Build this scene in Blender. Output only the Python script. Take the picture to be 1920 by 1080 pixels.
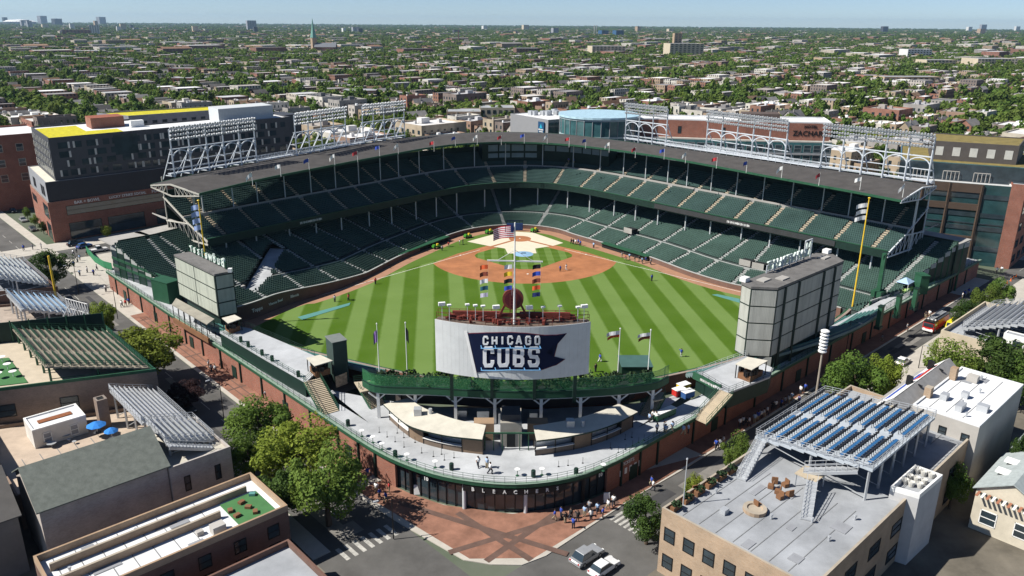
import bpy, bmesh, math, random
import numpy as np
from mathutils import Vector, Matrix
R = math.radians
rng = random.Random(7)
scene = bpy.context.scene
for o in list(bpy.data.objects): bpy.data.objects.remove(o)

# ------------------------------------------------------------------ camera, sky, sun, exposure
CAM = Vector((-15.214, -250.628, 67.903)); PITCH, YAW, ROLL = R(18.763), R(2.898), R(0.414); FOC = 1464.2
fw = Vector((math.sin(YAW)*math.cos(PITCH), math.cos(YAW)*math.cos(PITCH), -math.sin(PITCH)))
_r = Vector((math.cos(YAW), -math.sin(YAW), 0)); _u = _r.cross(fw)
rt = _r*math.cos(ROLL) + _u*math.sin(ROLL); up = -_r*math.sin(ROLL) + _u*math.cos(ROLL)
cd = bpy.data.cameras.new('camera'); cam = bpy.data.objects.new('camera', cd)
scene.collection.objects.link(cam); scene.camera = cam
m3 = Matrix((rt, up, -fw)).transposed(); cam.matrix_world = Matrix.Translation(CAM) @ m3.to_4x4()
cd.sensor_width = 36; cd.lens = 36*FOC/1920; cd.clip_start = 1; cd.clip_end = 60000
SUN_EL, SUN_H = R(46.5), Vector((-0.989, -0.14, 0)).normalized()
sun_dir = Vector((SUN_H.x*math.cos(SUN_EL), SUN_H.y*math.cos(SUN_EL), math.sin(SUN_EL)))
w = bpy.data.worlds.new('World'); scene.world = w; w.use_nodes = True
nt = w.node_tree; bg = nt.nodes['Background']; sk = nt.nodes.new('ShaderNodeTexSky'); sk.sky_type = 'NISHITA'
sk.sun_disc = False; sk.sun_elevation = SUN_EL; sk.sun_rotation = math.atan2(SUN_H.x, SUN_H.y)
sk.altitude = 0; sk.air_density = 0.5; sk.dust_density = 0.1; sk.ozone_density = 3.0
nt.links.new(sk.outputs[0], bg.inputs[0]); bg.inputs[1].default_value = 0.074
sl = bpy.data.lights.new('sun', 'SUN'); so = bpy.data.objects.new('sun', sl); scene.collection.objects.link(so)
sl.energy = 5.0; sl.angle = R(0.53); sl.color = (1.0, 0.955, 0.88)
so.rotation_euler = (-sun_dir).to_track_quat('-Z', 'Y').to_euler()
vs = scene.view_settings; vs.view_transform = 'Standard'; vs.look = 'None'; vs.exposure = 0.52; vs.gamma = 1.0; vs.use_curve_mapping = False
scene.cycles.max_bounces = 5; scene.cycles.diffuse_bounces = 1; scene.cycles.volume_bounces = 0; scene.cycles.transparent_max_bounces = 12

# ------------------------------------------------------------------ helpers
def at(px, py, z=0.0):
    "world point at height z seen at photo pixel (px, py) of the 1920x1080 frame: used to read plan positions"
    d = fw*FOC + rt*(px-960) - up*(py-540); t = (z-CAM.z)/d.z
    return CAM + d*t
def V(*a): return Vector(a)
C = scene.collection
def link(o): C.objects.link(o); return o
def thing(name, label, cat, loc=(0, 0, 0), group=None, rz=0.0):
    o = bpy.data.objects.new(name, None); o.location = loc; o.rotation_euler = (0, 0, rz); o.empty_display_size = .5
    o['label'] = label; o['category'] = cat
    if group: o['group'] = group
    return link(o)
def tag(o, label=None, cat=None, group=None, kind=None):
    if label: o['label'] = label
    if cat: o['category'] = cat
    if group: o['group'] = group
    if kind: o['kind'] = kind
    return o
KIDS = {}
def setp(o, parent):
    o.parent = parent
    if parent is not None: KIDS.setdefault(parent.name, []).append(o)
    return o
def dup(root, loc=None, rz=None, label=None, group=None, scale=None, parent=None):
    r = root.copy(); link(r)
    if loc is not None: r.location = loc
    if rz is not None: r.rotation_euler = (0, 0, rz)
    if scale is not None: r.scale = scale
    if label: r['label'] = label
    if group: r['group'] = group
    if parent is not None: r.parent = parent
    for ch in KIDS.get(root.name, []):
        c = ch.copy(); link(c); setp(c, r)
        for g in KIDS.get(ch.name, []):
            d = g.copy(); link(d); setp(d, c)
    return r
def wloc(o):
    p = Vector((0, 0, 0))
    while o is not None: p = p + o.location; o = o.parent
    return p
class MB:
    def __init__(s): s.v = []; s.f = []; s.m = []; s.mi = 0
    def mat(s, i): s.mi = i; return s
    def poly(s, pts):
        n = len(s.v); s.v += [tuple(p) for p in pts]; s.f.append(tuple(range(n, n+len(pts)))); s.m.append(s.mi)
    def hexa(s, b, t):                                   # 4 bottom points, 4 top points (ccw from above)
        n = len(s.v); s.v += [tuple(p) for p in b] + [tuple(p) for p in t]
        for f in ((3, 2, 1, 0), (4, 5, 6, 7), (0, 1, 5, 4), (1, 2, 6, 5), (2, 3, 7, 6), (3, 0, 4, 7)):
            s.f.append(tuple(n+i for i in f)); s.m.append(s.mi)
    def box(s, c, size, rz=0.0):
        cx, cy, cz = c; a, b, h = size[0]/2, size[1]/2, size[2]/2; co, si = math.cos(rz), math.sin(rz)
        P = [(cx+x*co-y*si, cy+x*si+y*co) for x, y in ((-a, -b), (a, -b), (a, b), (-a, b))]
        s.hexa([(x, y, cz-h) for x, y in P], [(x, y, cz+h) for x, y in P])
    def prism(s, pts, z0, z1, cap_bottom=False):          # pts 2d; either orientation
        A = sum(pts[i][0]*pts[(i+1) % len(pts)][1]-pts[(i+1) % len(pts)][0]*pts[i][1] for i in range(len(pts)))
        if A < 0: pts = pts[::-1]
        n = len(pts); k = len(s.v)
        s.v += [(p[0], p[1], z0) for p in pts] + [(p[0], p[1], z1) for p in pts]
        for i in range(n):
            j = (i+1) % n; s.f.append((k+i, k+j, k+n+j, k+n+i)); s.m.append(s.mi)
        s.f.append(tuple(k+n+i for i in range(n))); s.m.append(s.mi)
        if cap_bottom: s.f.append(tuple(k+i for i in reversed(range(n)))); s.m.append(s.mi)
    def bar(s, p, q, w, h=None):                          # square bar between two points
        p, q = Vector(p), Vector(q); d = (q-p)
        if d.length < 1e-6: return
        d.normalize(); h = h or w
        a = Vector((0, 0, 1)) if abs(d.z) < .95 else Vector((1, 0, 0))
        x = d.cross(a).normalized()*(w/2); y = x.cross(d).normalized()*(h/2)
        s.hexa([p-x-y, p+x-y, p+x+y, p-x+y], [q-x-y, q+x-y, q+x+y, q-x+y])
    def tube(s, p, q, r0, r1=None, n=8, cap=True):
        p, q = Vector(p), Vector(q); d = (q-p).normalized(); r1 = r0 if r1 is None else r1
        a = Vector((0, 0, 1)) if abs(d.z) < .95 else Vector((1, 0, 0))
        x = d.cross(a).normalized(); y = d.cross(x)
        k = len(s.v); an = [2*math.pi*i/n for i in range(n)]
        s.v += [tuple(p+(x*math.cos(t)+y*math.sin(t))*r0) for t in an] + [tuple(q+(x*math.cos(t)+y*math.sin(t))*r1) for t in an]
        for i in range(n):
            j = (i+1) % n; s.f.append((k+i, k+n+i, k+n+j, k+j)); s.m.append(s.mi)
        if cap:
            s.f.append(tuple(k+i for i in range(n))); s.m.append(s.mi)
            s.f.append(tuple(k+n+i for i in reversed(range(n)))); s.m.append(s.mi)
    def lathe(s, prof, c=(0, 0, 0), n=12):                # prof list of (r, z)
        k = len(s.v)
        for r, z in prof:
            s.v += [(c[0]+r*math.cos(2*math.pi*i/n), c[1]+r*math.sin(2*math.pi*i/n), c[2]+z) for i in range(n)]
        for a in range(len(prof)-1):
            for i in range(n):
                j = (i+1) % n; s.f.append((k+a*n+i, k+a*n+j, k+a*n+n+j, k+a*n+n+i)); s.m.append(s.mi)
        s.f.append(tuple(k+(len(prof)-1)*n+i for i in range(n))); s.m.append(s.mi)
    def strip(s, A, B):                                   # quads between two equal polylines
        n = len(s.v); L = len(A); s.v += [tuple(p) for p in A] + [tuple(p) for p in B]
        for i in range(L-1): s.f.append((n+i, n+i+1, n+L+i+1, n+L+i)); s.m.append(s.mi)
    def wall(s, path, z0, z1, th=.25):                    # thick wall along a 2d path
        for a, b in zip(path[:-1], path[1:]):
            a, b = Vector((a[0], a[1])), Vector((b[0], b[1])); d = b-a
            if d.length < 1e-4: continue
            n_ = Vector((-d.y, d.x)).normalized()*(th/2)
            P = [a-n_, b-n_, b+n_, a+n_]
            s.hexa([(p.x, p.y, z0) for p in P], [(p.x, p.y, z1) for p in P])
    def build(s, name, mats, parent=None, smooth=False, kind=None, local=False):
        me = bpy.data.meshes.new(name)
        off = Vector((0, 0, 0)) if (parent is None or local) else wloc(parent)
        vs_ = s.v if off.length == 0 else [(x-off.x, y-off.y, z-off.z) for x, y, z in s.v]
        me.from_pydata(vs_, [], s.f)
        mats = mats if isinstance(mats, (list, tuple)) else [mats]
        for m in mats: me.materials.append(m)
        if len(mats) > 1: me.polygons.foreach_set('material_index', s.m)
        if smooth: me.polygons.foreach_set('use_smooth', [True]*len(s.f))
        me.update()
        o = bpy.data.objects.new(name, me); link(o)
        if parent is not None: setp(o, parent)
        if kind: o['kind'] = kind
        return o
def npmesh(name, v, f, mats, mi=None, parent=None, smooth=False):
    "mesh from numpy arrays: v (n,3), f (m,4) quads"
    me = bpy.data.meshes.new(name); v = np.asarray(v, np.float32); f = np.asarray(f, np.int32)
    me.vertices.add(len(v)); me.vertices.foreach_set('co', v.ravel())
    me.loops.add(f.size); me.loops.foreach_set('vertex_index', f.ravel())
    me.polygons.add(len(f)); me.polygons.foreach_set('loop_start', np.arange(0, f.size, f.shape[1], dtype=np.int32))
    for m in (mats if isinstance(mats, (list, tuple)) else [mats]): me.materials.append(m)
    if mi is not None: me.polygons.foreach_set('material_index', np.asarray(mi, np.int32))
    me.polygons.foreach_set('use_smooth', np.full(len(f), smooth))
    me.update(calc_edges=True); me.validate()
    o = bpy.data.objects.new(name, me); link(o)
    if parent is not None: setp(o, parent)
    return o
def spline(pts, n):
    "resampled Catmull-Rom through 2d points"
    P = [np.array(p, float) for p in pts]; P = [2*P[0]-P[1]] + P + [2*P[-1]-P[-2]]; out = []
    for i in range(1, len(P)-2):
        for t in np.linspace(0, 1, 24, endpoint=False):
            a, b, c, d = P[i-1], P[i], P[i+1], P[i+2]
            out.append(.5*((2*b)+(-a+c)*t+(2*a-5*b+4*c-d)*t*t+(-a+3*b-3*c+d)*t**3))
    out.append(P[-2]); out = np.array(out)
    L = np.concatenate([[0], np.cumsum(np.linalg.norm(np.diff(out, axis=0), axis=1))]); s_ = np.linspace(0, L[-1], n)
    return np.stack([np.interp(s_, L, out[:, k]) for k in range(out.shape[1])], 1)
def normals2(P):
    d = np.gradient(P, axis=0); d /= np.linalg.norm(d, axis=1)[:, None]
    return np.stack([-d[:, 1], d[:, 0]], 1)               # left of travel

# ------------------------------------------------------------------ materials
def M(name, col, rough=.85, var=.12, scale=.6, metal=0., rnd=0., bump=0., bscale=8., spec=.3, alpha=1., col2=None, emit=0.):
    "noise-varied principled material; rnd adds variation per object copy"
    m = bpy.data.materials.new(name); m.use_nodes = True; t = m.node_tree; N = t.nodes; L = t.links; b = N['Principled BSDF']
    b.inputs['Roughness'].default_value = rough; b.inputs['Metallic'].default_value = metal
    b.inputs['Specular IOR Level'].default_value = spec
    tc = N.new('ShaderNodeNewGeometry')
    nz = N.new('ShaderNodeTexNoise'); nz.inputs['Scale'].default_value = scale; nz.inputs['Detail'].default_value = 6; nz.inputs['Roughness'].default_value = .65
    L.new(tc.outputs['Position'], nz.inputs['Vector'])
    mx = N.new('ShaderNodeMix'); mx.data_type = 'RGBA'
    c2 = col2 or tuple(min(1, c*(1+var)) for c in col); c1 = col if col2 else tuple(c*(1-var) for c in col)
    mx.inputs[6].default_value = (*c1, 1); mx.inputs[7].default_value = (*c2, 1)
    rp = N.new('ShaderNodeMapRange'); rp.inputs[1].default_value = .3; rp.inputs[2].default_value = .7
    L.new(nz.outputs[0], rp.inputs[0]); L.new(rp.outputs[0], mx.inputs[0]); out = mx.outputs[2]
    if rnd:
        oi = N.new('ShaderNodeObjectInfo'); hs = N.new('ShaderNodeHueSaturation')
        r1 = N.new('ShaderNodeMapRange'); r1.inputs[3].default_value = 1-rnd; r1.inputs[4].default_value = 1+rnd
        r2 = N.new('ShaderNodeMapRange'); r2.inputs[3].default_value = .5-rnd*.06; r2.inputs[4].default_value = .5+rnd*.06
        mu = N.new('ShaderNodeMath'); mu.operation = 'MULTIPLY'; mu.inputs[1].default_value = 7.31
        fr = N.new('ShaderNodeMath'); fr.operation = 'FRACT'
        L.new(oi.outputs['Random'], r1.inputs[0]); L.new(oi.outputs['Random'], mu.inputs[0]); L.new(mu.outputs[0], fr.inputs[0]); L.new(fr.outputs[0], r2.inputs[0])
        L.new(r1.outputs[0], hs.inputs['Value']); L.new(r2.outputs[0], hs.inputs['Hue']); L.new(out, hs.inputs['Color']); out = hs.outputs[0]
    L.new(out, b.inputs['Base Color'])
    if bump:
        n2 = N.new('ShaderNodeTexNoise'); n2.inputs['Scale'].default_value = bscale; n2.inputs['Detail'].default_value = 4
        L.new(tc.outputs['Position'], n2.inputs['Vector'])
        bp = N.new('ShaderNodeBump'); bp.inputs['Strength'].default_value = bump; bp.inputs['Distance'].default_value = .05
        L.new(n2.outputs[0], bp.inputs['Height']); L.new(bp.outputs[0], b.inputs['Normal'])
    if alpha < 1: b.inputs['Alpha'].default_value = alpha
    if emit: b.inputs['Emission Color'].default_value = (*col, 1); b.inputs['Emission Strength'].default_value = emit
    m['out'] = 1
    return m
def brickmat(name, c1, c2, mortar, sc=1.0, rnd=0.):
    m = M(name, c1, rough=.9, rnd=rnd); t = m.node_tree; N = t.nodes; L = t.links
    mx = [n for n in N if n.type == 'MIX'][0]; geo = [n for n in N if n.type == 'NEW_GEOMETRY'][0]
    # brick courses on vertical walls of any heading: u = along-wall, v = z
    sp = N.new('ShaderNodeSeparateXYZ'); L.new(geo.outputs['Position'], sp.inputs[0])
    nm = N.new('ShaderNodeSeparateXYZ'); L.new(geo.outputs['True Normal'], nm.inputs[0])
    a = N.new('ShaderNodeMath'); a.operation = 'MULTIPLY'; L.new(sp.outputs[0], a.inputs[0]); L.new(nm.outputs[1], a.inputs[1])
    b_ = N.new('ShaderNodeMath'); b_.operation = 'MULTIPLY'; L.new(sp.outputs[1], b_.inputs[0]); L.new(nm.outputs[0], b_.inputs[1])
    d = N.new('ShaderNodeMath'); d.operation = 'SUBTRACT'; L.new(b_.outputs[0], d.inputs[0]); L.new(a.outputs[0], d.inputs[1])
    cb = N.new('ShaderNodeCombineXYZ'); L.new(d.outputs[0], cb.inputs[0]); L.new(sp.outputs[2], cb.inputs[1])
    br = N.new('ShaderNodeTexBrick'); br.inputs['Scale'].default_value = 1.6*sc
    br.inputs['Color1'].default_value = (*c1, 1); br.inputs['Color2'].default_value = (*c2, 1); br.inputs['Mortar'].default_value = (*mortar, 1)
    br.inputs['Mortar Size'].default_value = .018; br.inputs['Brick Width'].default_value = .5; br.inputs['Row Height'].default_value = .17
    L.new(cb.outputs[0], br.inputs['Vector'])
    m2 = N.new('ShaderNodeMix'); m2.data_type = 'RGBA'; m2.blend_type = 'MULTIPLY'; m2.inputs[0].default_value = .55
    nz = [n for n in N if n.type == 'TEX_NOISE'][0]; nz.inputs['Scale'].default_value = .35
    mx.inputs[6].default_value = (.55, .55, .55, 1); mx.inputs[7].default_value = (1.15, 1.12, 1.1, 1)
    tgt = mx.outputs[2].links[0].to_socket
    L.new(br.outputs[0], m2.inputs[6]); L.new(mx.outputs[2], m2.inputs[7]); L.new(m2.outputs[2], tgt)
    return m
GRASSY = None
m_asphalt = M('asphalt', (.1, .097, .092), var=.32, scale=.12, bump=.3, bscale=3)
m_conc = M('concrete', (.36, .345, .32), var=.12, scale=.3)
m_walk = M('sidewalk_concrete', (.44, .41, .36), var=.12, scale=.4)
m_deck = M('deck_concrete', (.42, .435, .45), var=.24, scale=.16)
m_brick = brickmat('red_brick', (.26, .085, .055), (.34, .12, .075), (.3, .24, .2))
m_brickd = brickmat('dark_brick', (.15, .085, .065), (.19, .105, .08), (.16, .12, .1))
m_bricktan = brickmat('tan_brick', (.36, .25, .16), (.42, .3, .2), (.4, .35, .28))
m_brickgrey = brickmat('grey_brown_brick', (.23, .165, .125), (.29, .21, .16), (.26, .22, .19))
m_paver = M('brick_pavers', (.25, .125, .085), var=.34, scale=.35, bump=.3, bscale=5)
m_green = M('green_paint', (.022, .085, .045), rough=.55, var=.15)
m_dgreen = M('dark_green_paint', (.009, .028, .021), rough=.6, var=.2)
m_seat = M('green_seat_plastic', (.056, .1, .084), rough=.75, var=.2, scale=.15, spec=.12)
m_seatd = M('upper_seat_plastic', (.048, .088, .08), rough=.75, var=.2, scale=.15, spec=.12)
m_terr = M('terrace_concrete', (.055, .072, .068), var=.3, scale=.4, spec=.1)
m_steel = M('pale_grey_steel', (.55, .58, .6), rough=.5, var=.06)
m_white = M('white_paint', (.78, .78, .76), rough=.5, var=.04)
m_black = M('black_metal', (.012, .012, .013), rough=.5)
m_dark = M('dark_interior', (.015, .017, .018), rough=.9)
m_galv = M('galvanised_metal', (.5, .52, .54), rough=.4, metal=.35, var=.08)
m_roofg = M('roof_felt', (.068, .063, .06), var=.22, scale=.35, bump=.2)
m_tan = M('tan_roof_membrane', (.55, .52, .44), var=.12, scale=.5)
m_beige = M('beige_cladding', (.42, .42, .36), rough=.6, var=.05)
m_glass = M('window_glass', (.03, .045, .055), rough=.08, var=.4, scale=.3, spec=.9)
m_glassb = M('blue_green_glass', (.05, .13, .14), rough=.08, var=.35, scale=.25, spec=.9)
m_yellow = M('yellow_paint', (.75, .5, .04), rough=.5)
m_tanstair = M('tan_concrete', (.44, .37, .27), var=.12)
m_red = M('red_paint', (.5, .03, .025), rough=.5)
m_blue = M('blue_paint', (.03, .08, .42), rough=.5)
m_skin = M('skin', (.45, .27, .19), var=.1)
m_wood = M('brown_wood', (.2, .1, .05))
m_orange = M('orange_plastic', (.8, .18, .03), rough=.5)
m_navy = M('navy_paint', (.008, .013, .042), rough=.7, spec=.1)
m_teal = M('teal_tarp', (.1, .26, .24), rough=.5, var=.05)
# ------------------------------------------------------------------ street grid of the district
US = Vector((.645, -.764)); UW = Vector((.764, .645))       # along Sheffield (towards camera), along Waveland (away, right)
NS = Vector((-.764, -.645)); NW = Vector((.645, -.764))     # outward from the park across each street
S0 = Vector((-46.9, -124.1)); W0 = Vector((35.0, -122.3))   # points on the outer walls
def sp_(a, o): p = S0+US*a+NS*o; return (p.x, p.y)          # a along Sheffield, o metres outward from the wall
def wp_(a, o): p = W0+UW*a+NW*o; return (p.x, p.y)
def struct(mb, name, mats, parent=None):
    o = mb.build(name, mats, parent)
    if parent is None: o['kind'] = 'structure'
    return o
def groundmat():
    m = M('city_ground', (.12, .13, .07), var=.3, scale=.02); t = m.node_tree; N = t.nodes; L = t.links
    mx = [n for n in N if n.type == 'MIX'][0]; mx.inputs[6].default_value = (.045, .08, .035, 1); mx.inputs[7].default_value = (.13, .14, .11, 1)
    [n for n in N if n.type == 'TEX_NOISE'][0].inputs['Scale'].default_value = .035
    return m
mb = MB(); mb.poly([(-15000, -1500, -.02), (15000, -1500, -.02), (15000, 17000, -.02), (-15000, 17000, -.02)]); struct(mb, 'ground', groundmat())
mb = MB()
mb.poly([(*sp_(-3000, 5.2), .004), (*sp_(-3000, 14.6), .004), (*sp_(300, 14.6), .004), (*sp_(300, 5.2), .004)])
mb.poly([(*p, .002) for p in (sp_(22, 4), sp_(140, 4), sp_(140, 30), sp_(34, 30))][::-1]); mb.poly([(*p, .0025) for p in (wp_(-20, 4), wp_(-20, 17), wp_(-120, 17), wp_(-120, 4))]); struct(mb, 'sheffield_road', m_asphalt)
mb = MB(); mb.poly([(*wp_(-160, 4.7), .008), (*wp_(3000, 4.7), .008), (*wp_(3000, 10.2), .008), (*wp_(-160, 10.2), .008)][::-1]); struct(mb, 'waveland_road', m_asphalt)
m_line = M('road_paint', (.4, .39, .36), var=.4, scale=1.2)
mb = MB()
for k in range(60): a = 30-k*9; mb.poly([(*sp_(a, 9.85), .012), (*sp_(a, 10.0), .012), (*sp_(a-4, 10.0), .012), (*sp_(a-4, 9.85), .012)])
for k in range(60): a = 20+k*9; mb.poly([(*wp_(a, 7.4), .014), (*wp_(a, 7.52), .014), (*wp_(a+4, 7.52), .014), (*wp_(a+4, 7.4), .014)])
for k in range(7): o_ = 5.7+k*1.3; a0 = 36; mb.poly([(*sp_(a0, o_), .013), (*sp_(a0, o_+.6), .013), (*sp_(a0+3, o_+.6), .013), (*sp_(a0+3, o_), .013)])
for k in range(6): o_ = 5.1+k*.85; mb.poly([(*wp_(-42, o_), .015), (*wp_(-42, o_+.45), .015), (*wp_(-45, o_+.45), .015), (*wp_(-45, o_), .015)])
struct(mb, 'road_marking', m_line)
mb = MB(); pr_ = random.Random(8)
for k in range(46):
    f_, lo_, hi_ = ((sp_, 5.6, 14.2) if k % 2 else (wp_, 5.2, 9.8)); a = pr_.uniform(-110, 40) if k % 2 else pr_.uniform(-40, 110); o_ = pr_.uniform(lo_, hi_-2.2); l_ = pr_.uniform(1.5, 9); w_ = pr_.uniform(.7, 2.2)
    q = [f_(a, o_), f_(a+l_, o_), f_(a+l_, o_+w_), f_(a, o_+w_)]; q = q if k % 2 == 0 else q[::-1]; mb.mat(k % 3 == 0); mb.poly([(x, y, .0165+.0002*k) for x, y in q])
struct(mb, 'road_patch', [M('dark_tar_patch', (.05, .05, .052), var=.2), M('pale_concrete_patch', (.19, .18, .165), var=.2)])
# pavements: raised kerb, brick pavers, concrete edge
PLAZA = [(-112, -49), (-60, -108.9), (-30, -144), (-25, -148), (-20, -151), (-10, -153.6), (0, -151.6), (6, -147.8), (12, -142.6), (60, -101.4), (95, -73), (128, -45)]
corner = S0+NS*5.0; # kerb lines meet
k1 = [sp_(-120, 5.1), sp_(24, 5.1)]; k2 = [wp_(-26, 4.6), wp_(120, 4.6)]
tip = [sp_(36, 4.4), (-16, -164.5), (-8, -165), wp_(-38, 4.2)]
outer = [k1[0], k1[1], *tip, k2[0], k2[1]]
inn = spline(PLAZA, 80); inn = [sp_(-120, -.3)]+[tuple(p) for p in inn if p[1] < -49]+[wp_(120, -.3)]
mb = MB(); ring = [(x, y) for x, y in outer]; nr = len(inn)
def resample(P, n):
    P = np.array(P); L_ = np.concatenate([[0], np.cumsum(np.linalg.norm(np.diff(P, axis=0), axis=1))]); s_ = np.linspace(0, L_[-1], n); return np.stack([np.interp(s_, L_, P[:, k]) for k in (0, 1)], 1)
a_, b_ = resample(ring, 90), resample(inn, 90)
mb.strip([(*p, .12) for p in a_], [(*p, .12) for p in b_]); mb.strip([(*p, -.01) for p in a_], [(*p, .12) for p in a_])
struct(mb, 'ballpark_pavement', m_walk)
mb = MB()
A_ = [Vector((*sp_(-75+i*3.3, .05), .125)) for i in range(31)]; B_ = [Vector((*sp_(-75+i*3.3, 4.3), .125)) for i in range(31)]; mb.strip(A_, B_)
A_ = [Vector((*wp_(-20+i*4, .05), .126)) for i in range(31)]; B_ = [Vector((*wp_(-20+i*4, 4.2), .126)) for i in range(31)]; mb.strip(B_, A_)
q = [*[(x, y) for x, y in PLAZA[2:9]], wp_(-20, 4.2), (-7.6, -163.6), (-16.2, -163.4), sp_(26, 4.3)]
mb.poly([(x, y, .1275) for x, y in q][::-1]); struct(mb, 'brick_paving', m_paver)
mb = MB(); gpl = lambda e, s, z: ((UW*e-US*s).x, (UW*e-US*s).y, z)
mb.poly([gpl(-1500, 72, .012), gpl(2500, 72, .012), gpl(2500, 84, .012), gpl(-1500, 84, .012)]); struct(mb, 'addison_road', m_asphalt)
mb = MB(); mb.poly([gpl(-120.5, -60, .0), gpl(150, -60, .0), gpl(150, 72, .0), gpl(-120.5, 72, .0)]); mb.poly([gpl(-240, 84.2, .02), gpl(300, 84.2, .02), gpl(300, 94.5, .02), gpl(-240, 94.5, .02)]); struct(mb, 'concourse_paving', m_walk)
mb = MB()
mb.prism([sp_(-3000, 14.8), sp_(36, 14.8), sp_(36, 17.4), sp_(-3000, 17.4)], -.01, .13)
mb.prism([sp_(60, 14.8), sp_(130, 14.8), sp_(130, 60), sp_(60, 60)], -.01, .13)
mb.prism([wp_(-38, 10.4), wp_(3000, 10.4), wp_(3000, 16.4), wp_(-38, 16.4)], -.01, .13)
mb.prism([wp_(-110, 10.4), wp_(-64, 10.4), wp_(-64, 40), wp_(-110, 40)], -.01, .13)
mb.prism([sp_(-3000, 2.2), sp_(-122, 2.2), sp_(-122, 5.0), sp_(-3000, 5.0)], -.01, .13)
mb.prism([wp_(150, 1.5), wp_(3000, 1.5), wp_(3000, 4.8), wp_(150, 4.8)], -.01, .13)
struct(mb, 'street_pavement', m_walk)
mb = MB()
for o_ in (1.6, 2.9): mb.poly([(*sp_(-72, o_), .129), (*sp_(-72, o_+.22), .129), (*sp_(27, o_+.22), .129), (*sp_(27, o_), .129)])
for p0, p1 in (((-27, -150), (-3, -163)), ((6, -151), (-19, -162)), ((-18, -153), (-8, -164)), ((-4, -154), (-14, -164))):
    p0, p1 = Vector(p0), Vector(p1); n_ = Vector((-(p1-p0).y, (p1-p0).x)).normalized()*.5; mb.poly([(*(p0-n_), .1305+.0004*abs(p0.x)), (*(p1-n_), .1305+.0004*abs(p0.x)), (*(p1+n_), .1305+.0004*abs(p0.x)), (*(p0+n_), .1305+.0004*abs(p0.x))])
for k in range(14): q = [sp_(-70+k*7.1, .3), sp_(-70+k*7.1, 4.2), sp_(-69.5+k*7.1, 4.2), sp_(-69.5+k*7.1, .3)]; mb.poly([(*p, .1285) for p in q])
struct(mb, 'paving_band', M('dark_paver_band', (.12, .075, .06), var=.2))
# lots under the houses across each street
m_lot = M('yard_ground', (.14, .125, .1), var=.4, scale=.15)
mb = MB(); mb.poly([(*sp_(-400, 17.4), .004), (*sp_(-400, 90), .004), (*sp_(40, 90), .004), (*sp_(40, 17.4), .004)])
mb.poly([(*wp_(-70, 16.4), .004), (*wp_(300, 16.4), .004), (*wp_(300, 90), .004), (*wp_(-70, 90), .004)][::-1]); struct(mb, 'yard_ground', m_lot)

# ------------------------------------------------------------------ playing field
def grassmat():
    m = bpy.data.materials.new('striped_turf'); m.use_nodes = True; t = m.node_tree; N = t.nodes; L = t.links; b = N['Principled BSDF']
    b.inputs['Roughness'].default_value = .9; b.inputs['Specular IOR Level'].default_value = .1
    g = N.new('ShaderNodeNewGeometry'); s = N.new('ShaderNodeSeparateXYZ'); L.new(g.outputs['Position'], s.inputs[0])
    def mth(op, a, b_=None, c=None):
        n = N.new('ShaderNodeMath'); n.operation = op
        for i, x in enumerate((a, b_, c)):
            if x is None: continue
            if isinstance(x, (int, float)): n.inputs[i].default_value = x
            else: L.new(x, n.inputs[i])
        return n.outputs[0]
    X, Y = s.outputs[0], s.outputs[1]
    ou = mth('DIVIDE', mth('ADD', mth('ADD', X, 30.0+56*.045), mth('MULTIPLY', Y, .045)), 8.1)
    nz = N.new('ShaderNodeTexNoise'); nz.inputs['Scale'].default_value = .9; nz.inputs['Detail'].default_value = 3; L.new(g.outputs['Position'], nz.inputs['Vector'])
    wob = mth('MULTIPLY', mth('SUBTRACT', nz.outputs[0], .5), .05)
    fr = mth('FRACT', mth('ADD', ou, wob)); st = N.new('ShaderNodeClamp'); L.new(mth('ADD', mth('MULTIPLY', mth('SINE', mth('MULTIPLY', fr, 6.2832)), 2.2), .5), st.inputs[0]); st = st.outputs[0]
    # infield: finer stripes, two directions, inside 29 m of the mound
    fi = mth('FRACT', mth('DIVIDE', mth('ADD', X, 60.4), 4.2)); si = mth('COMPARE', fi, .25, .25)
    fj = mth('FRACT', mth('DIVIDE', mth('ADD', Y, 80.2), 4.2)); sj = mth('COMPARE', fj, .25, .25)
    mix = mth('ADD', mth('MULTIPLY', si, .7), mth('MULTIPLY', sj, .2))
    d2 = mth('SQRT', mth('ADD', mth('MULTIPLY', X, X), mth('POWER', mth('ADD', Y, 18.4), 2.)))
    ins = mth('LESS_THAN', d2, 28.0)
    fac = mth('ADD', mth('MULTIPLY', st, mth('SUBTRACT', 1., ins)), mth('MULTIPLY', mix, ins))
    # foul ground is plain
    foul = mth('GREATER_THAN', mth('ADD', mth('ABSOLUTE', X), Y), 2.0)
    fac = mth('ADD', mth('MULTIPLY', fac, mth('SUBTRACT', 1., foul)), mth('MULTIPLY', foul, .35))
    n2 = N.new('ShaderNodeTexNoise'); n2.inputs['Scale'].default_value = .12; n2.inputs['Detail'].default_value = 8; L.new(g.outputs['Position'], n2.inputs['Vector'])
    n3 = N.new('ShaderNodeTexNoise'); n3.inputs['Scale'].default_value = 3.; n3.inputs['Detail'].default_value = 4; L.new(g.outputs['Position'], n3.inputs['Vector'])
    fac = mth('ADD', mth('MULTIPLY', fac, .8), mth('ADD', mth('MULTIPLY', n2.outputs[0], .5), mth('MULTIPLY', n3.outputs[0], .25)))
    fac = mth('SUBTRACT', fac, .3)
    mx = N.new('ShaderNodeMix'); mx.data_type = 'RGBA'; mx.inputs[6].default_value = (.058, .118, .008, 1); mx.inputs[7].default_value = (.142, .22, .06, 1)
    L.new(fac, mx.inputs[0]); L.new(mx.outputs[2], b.inputs['Base Color'])
    return m
m_turf = grassmat()
m_dirt = M('infield_dirt', (.35, .145, .064), var=.24, scale=.22)
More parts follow.
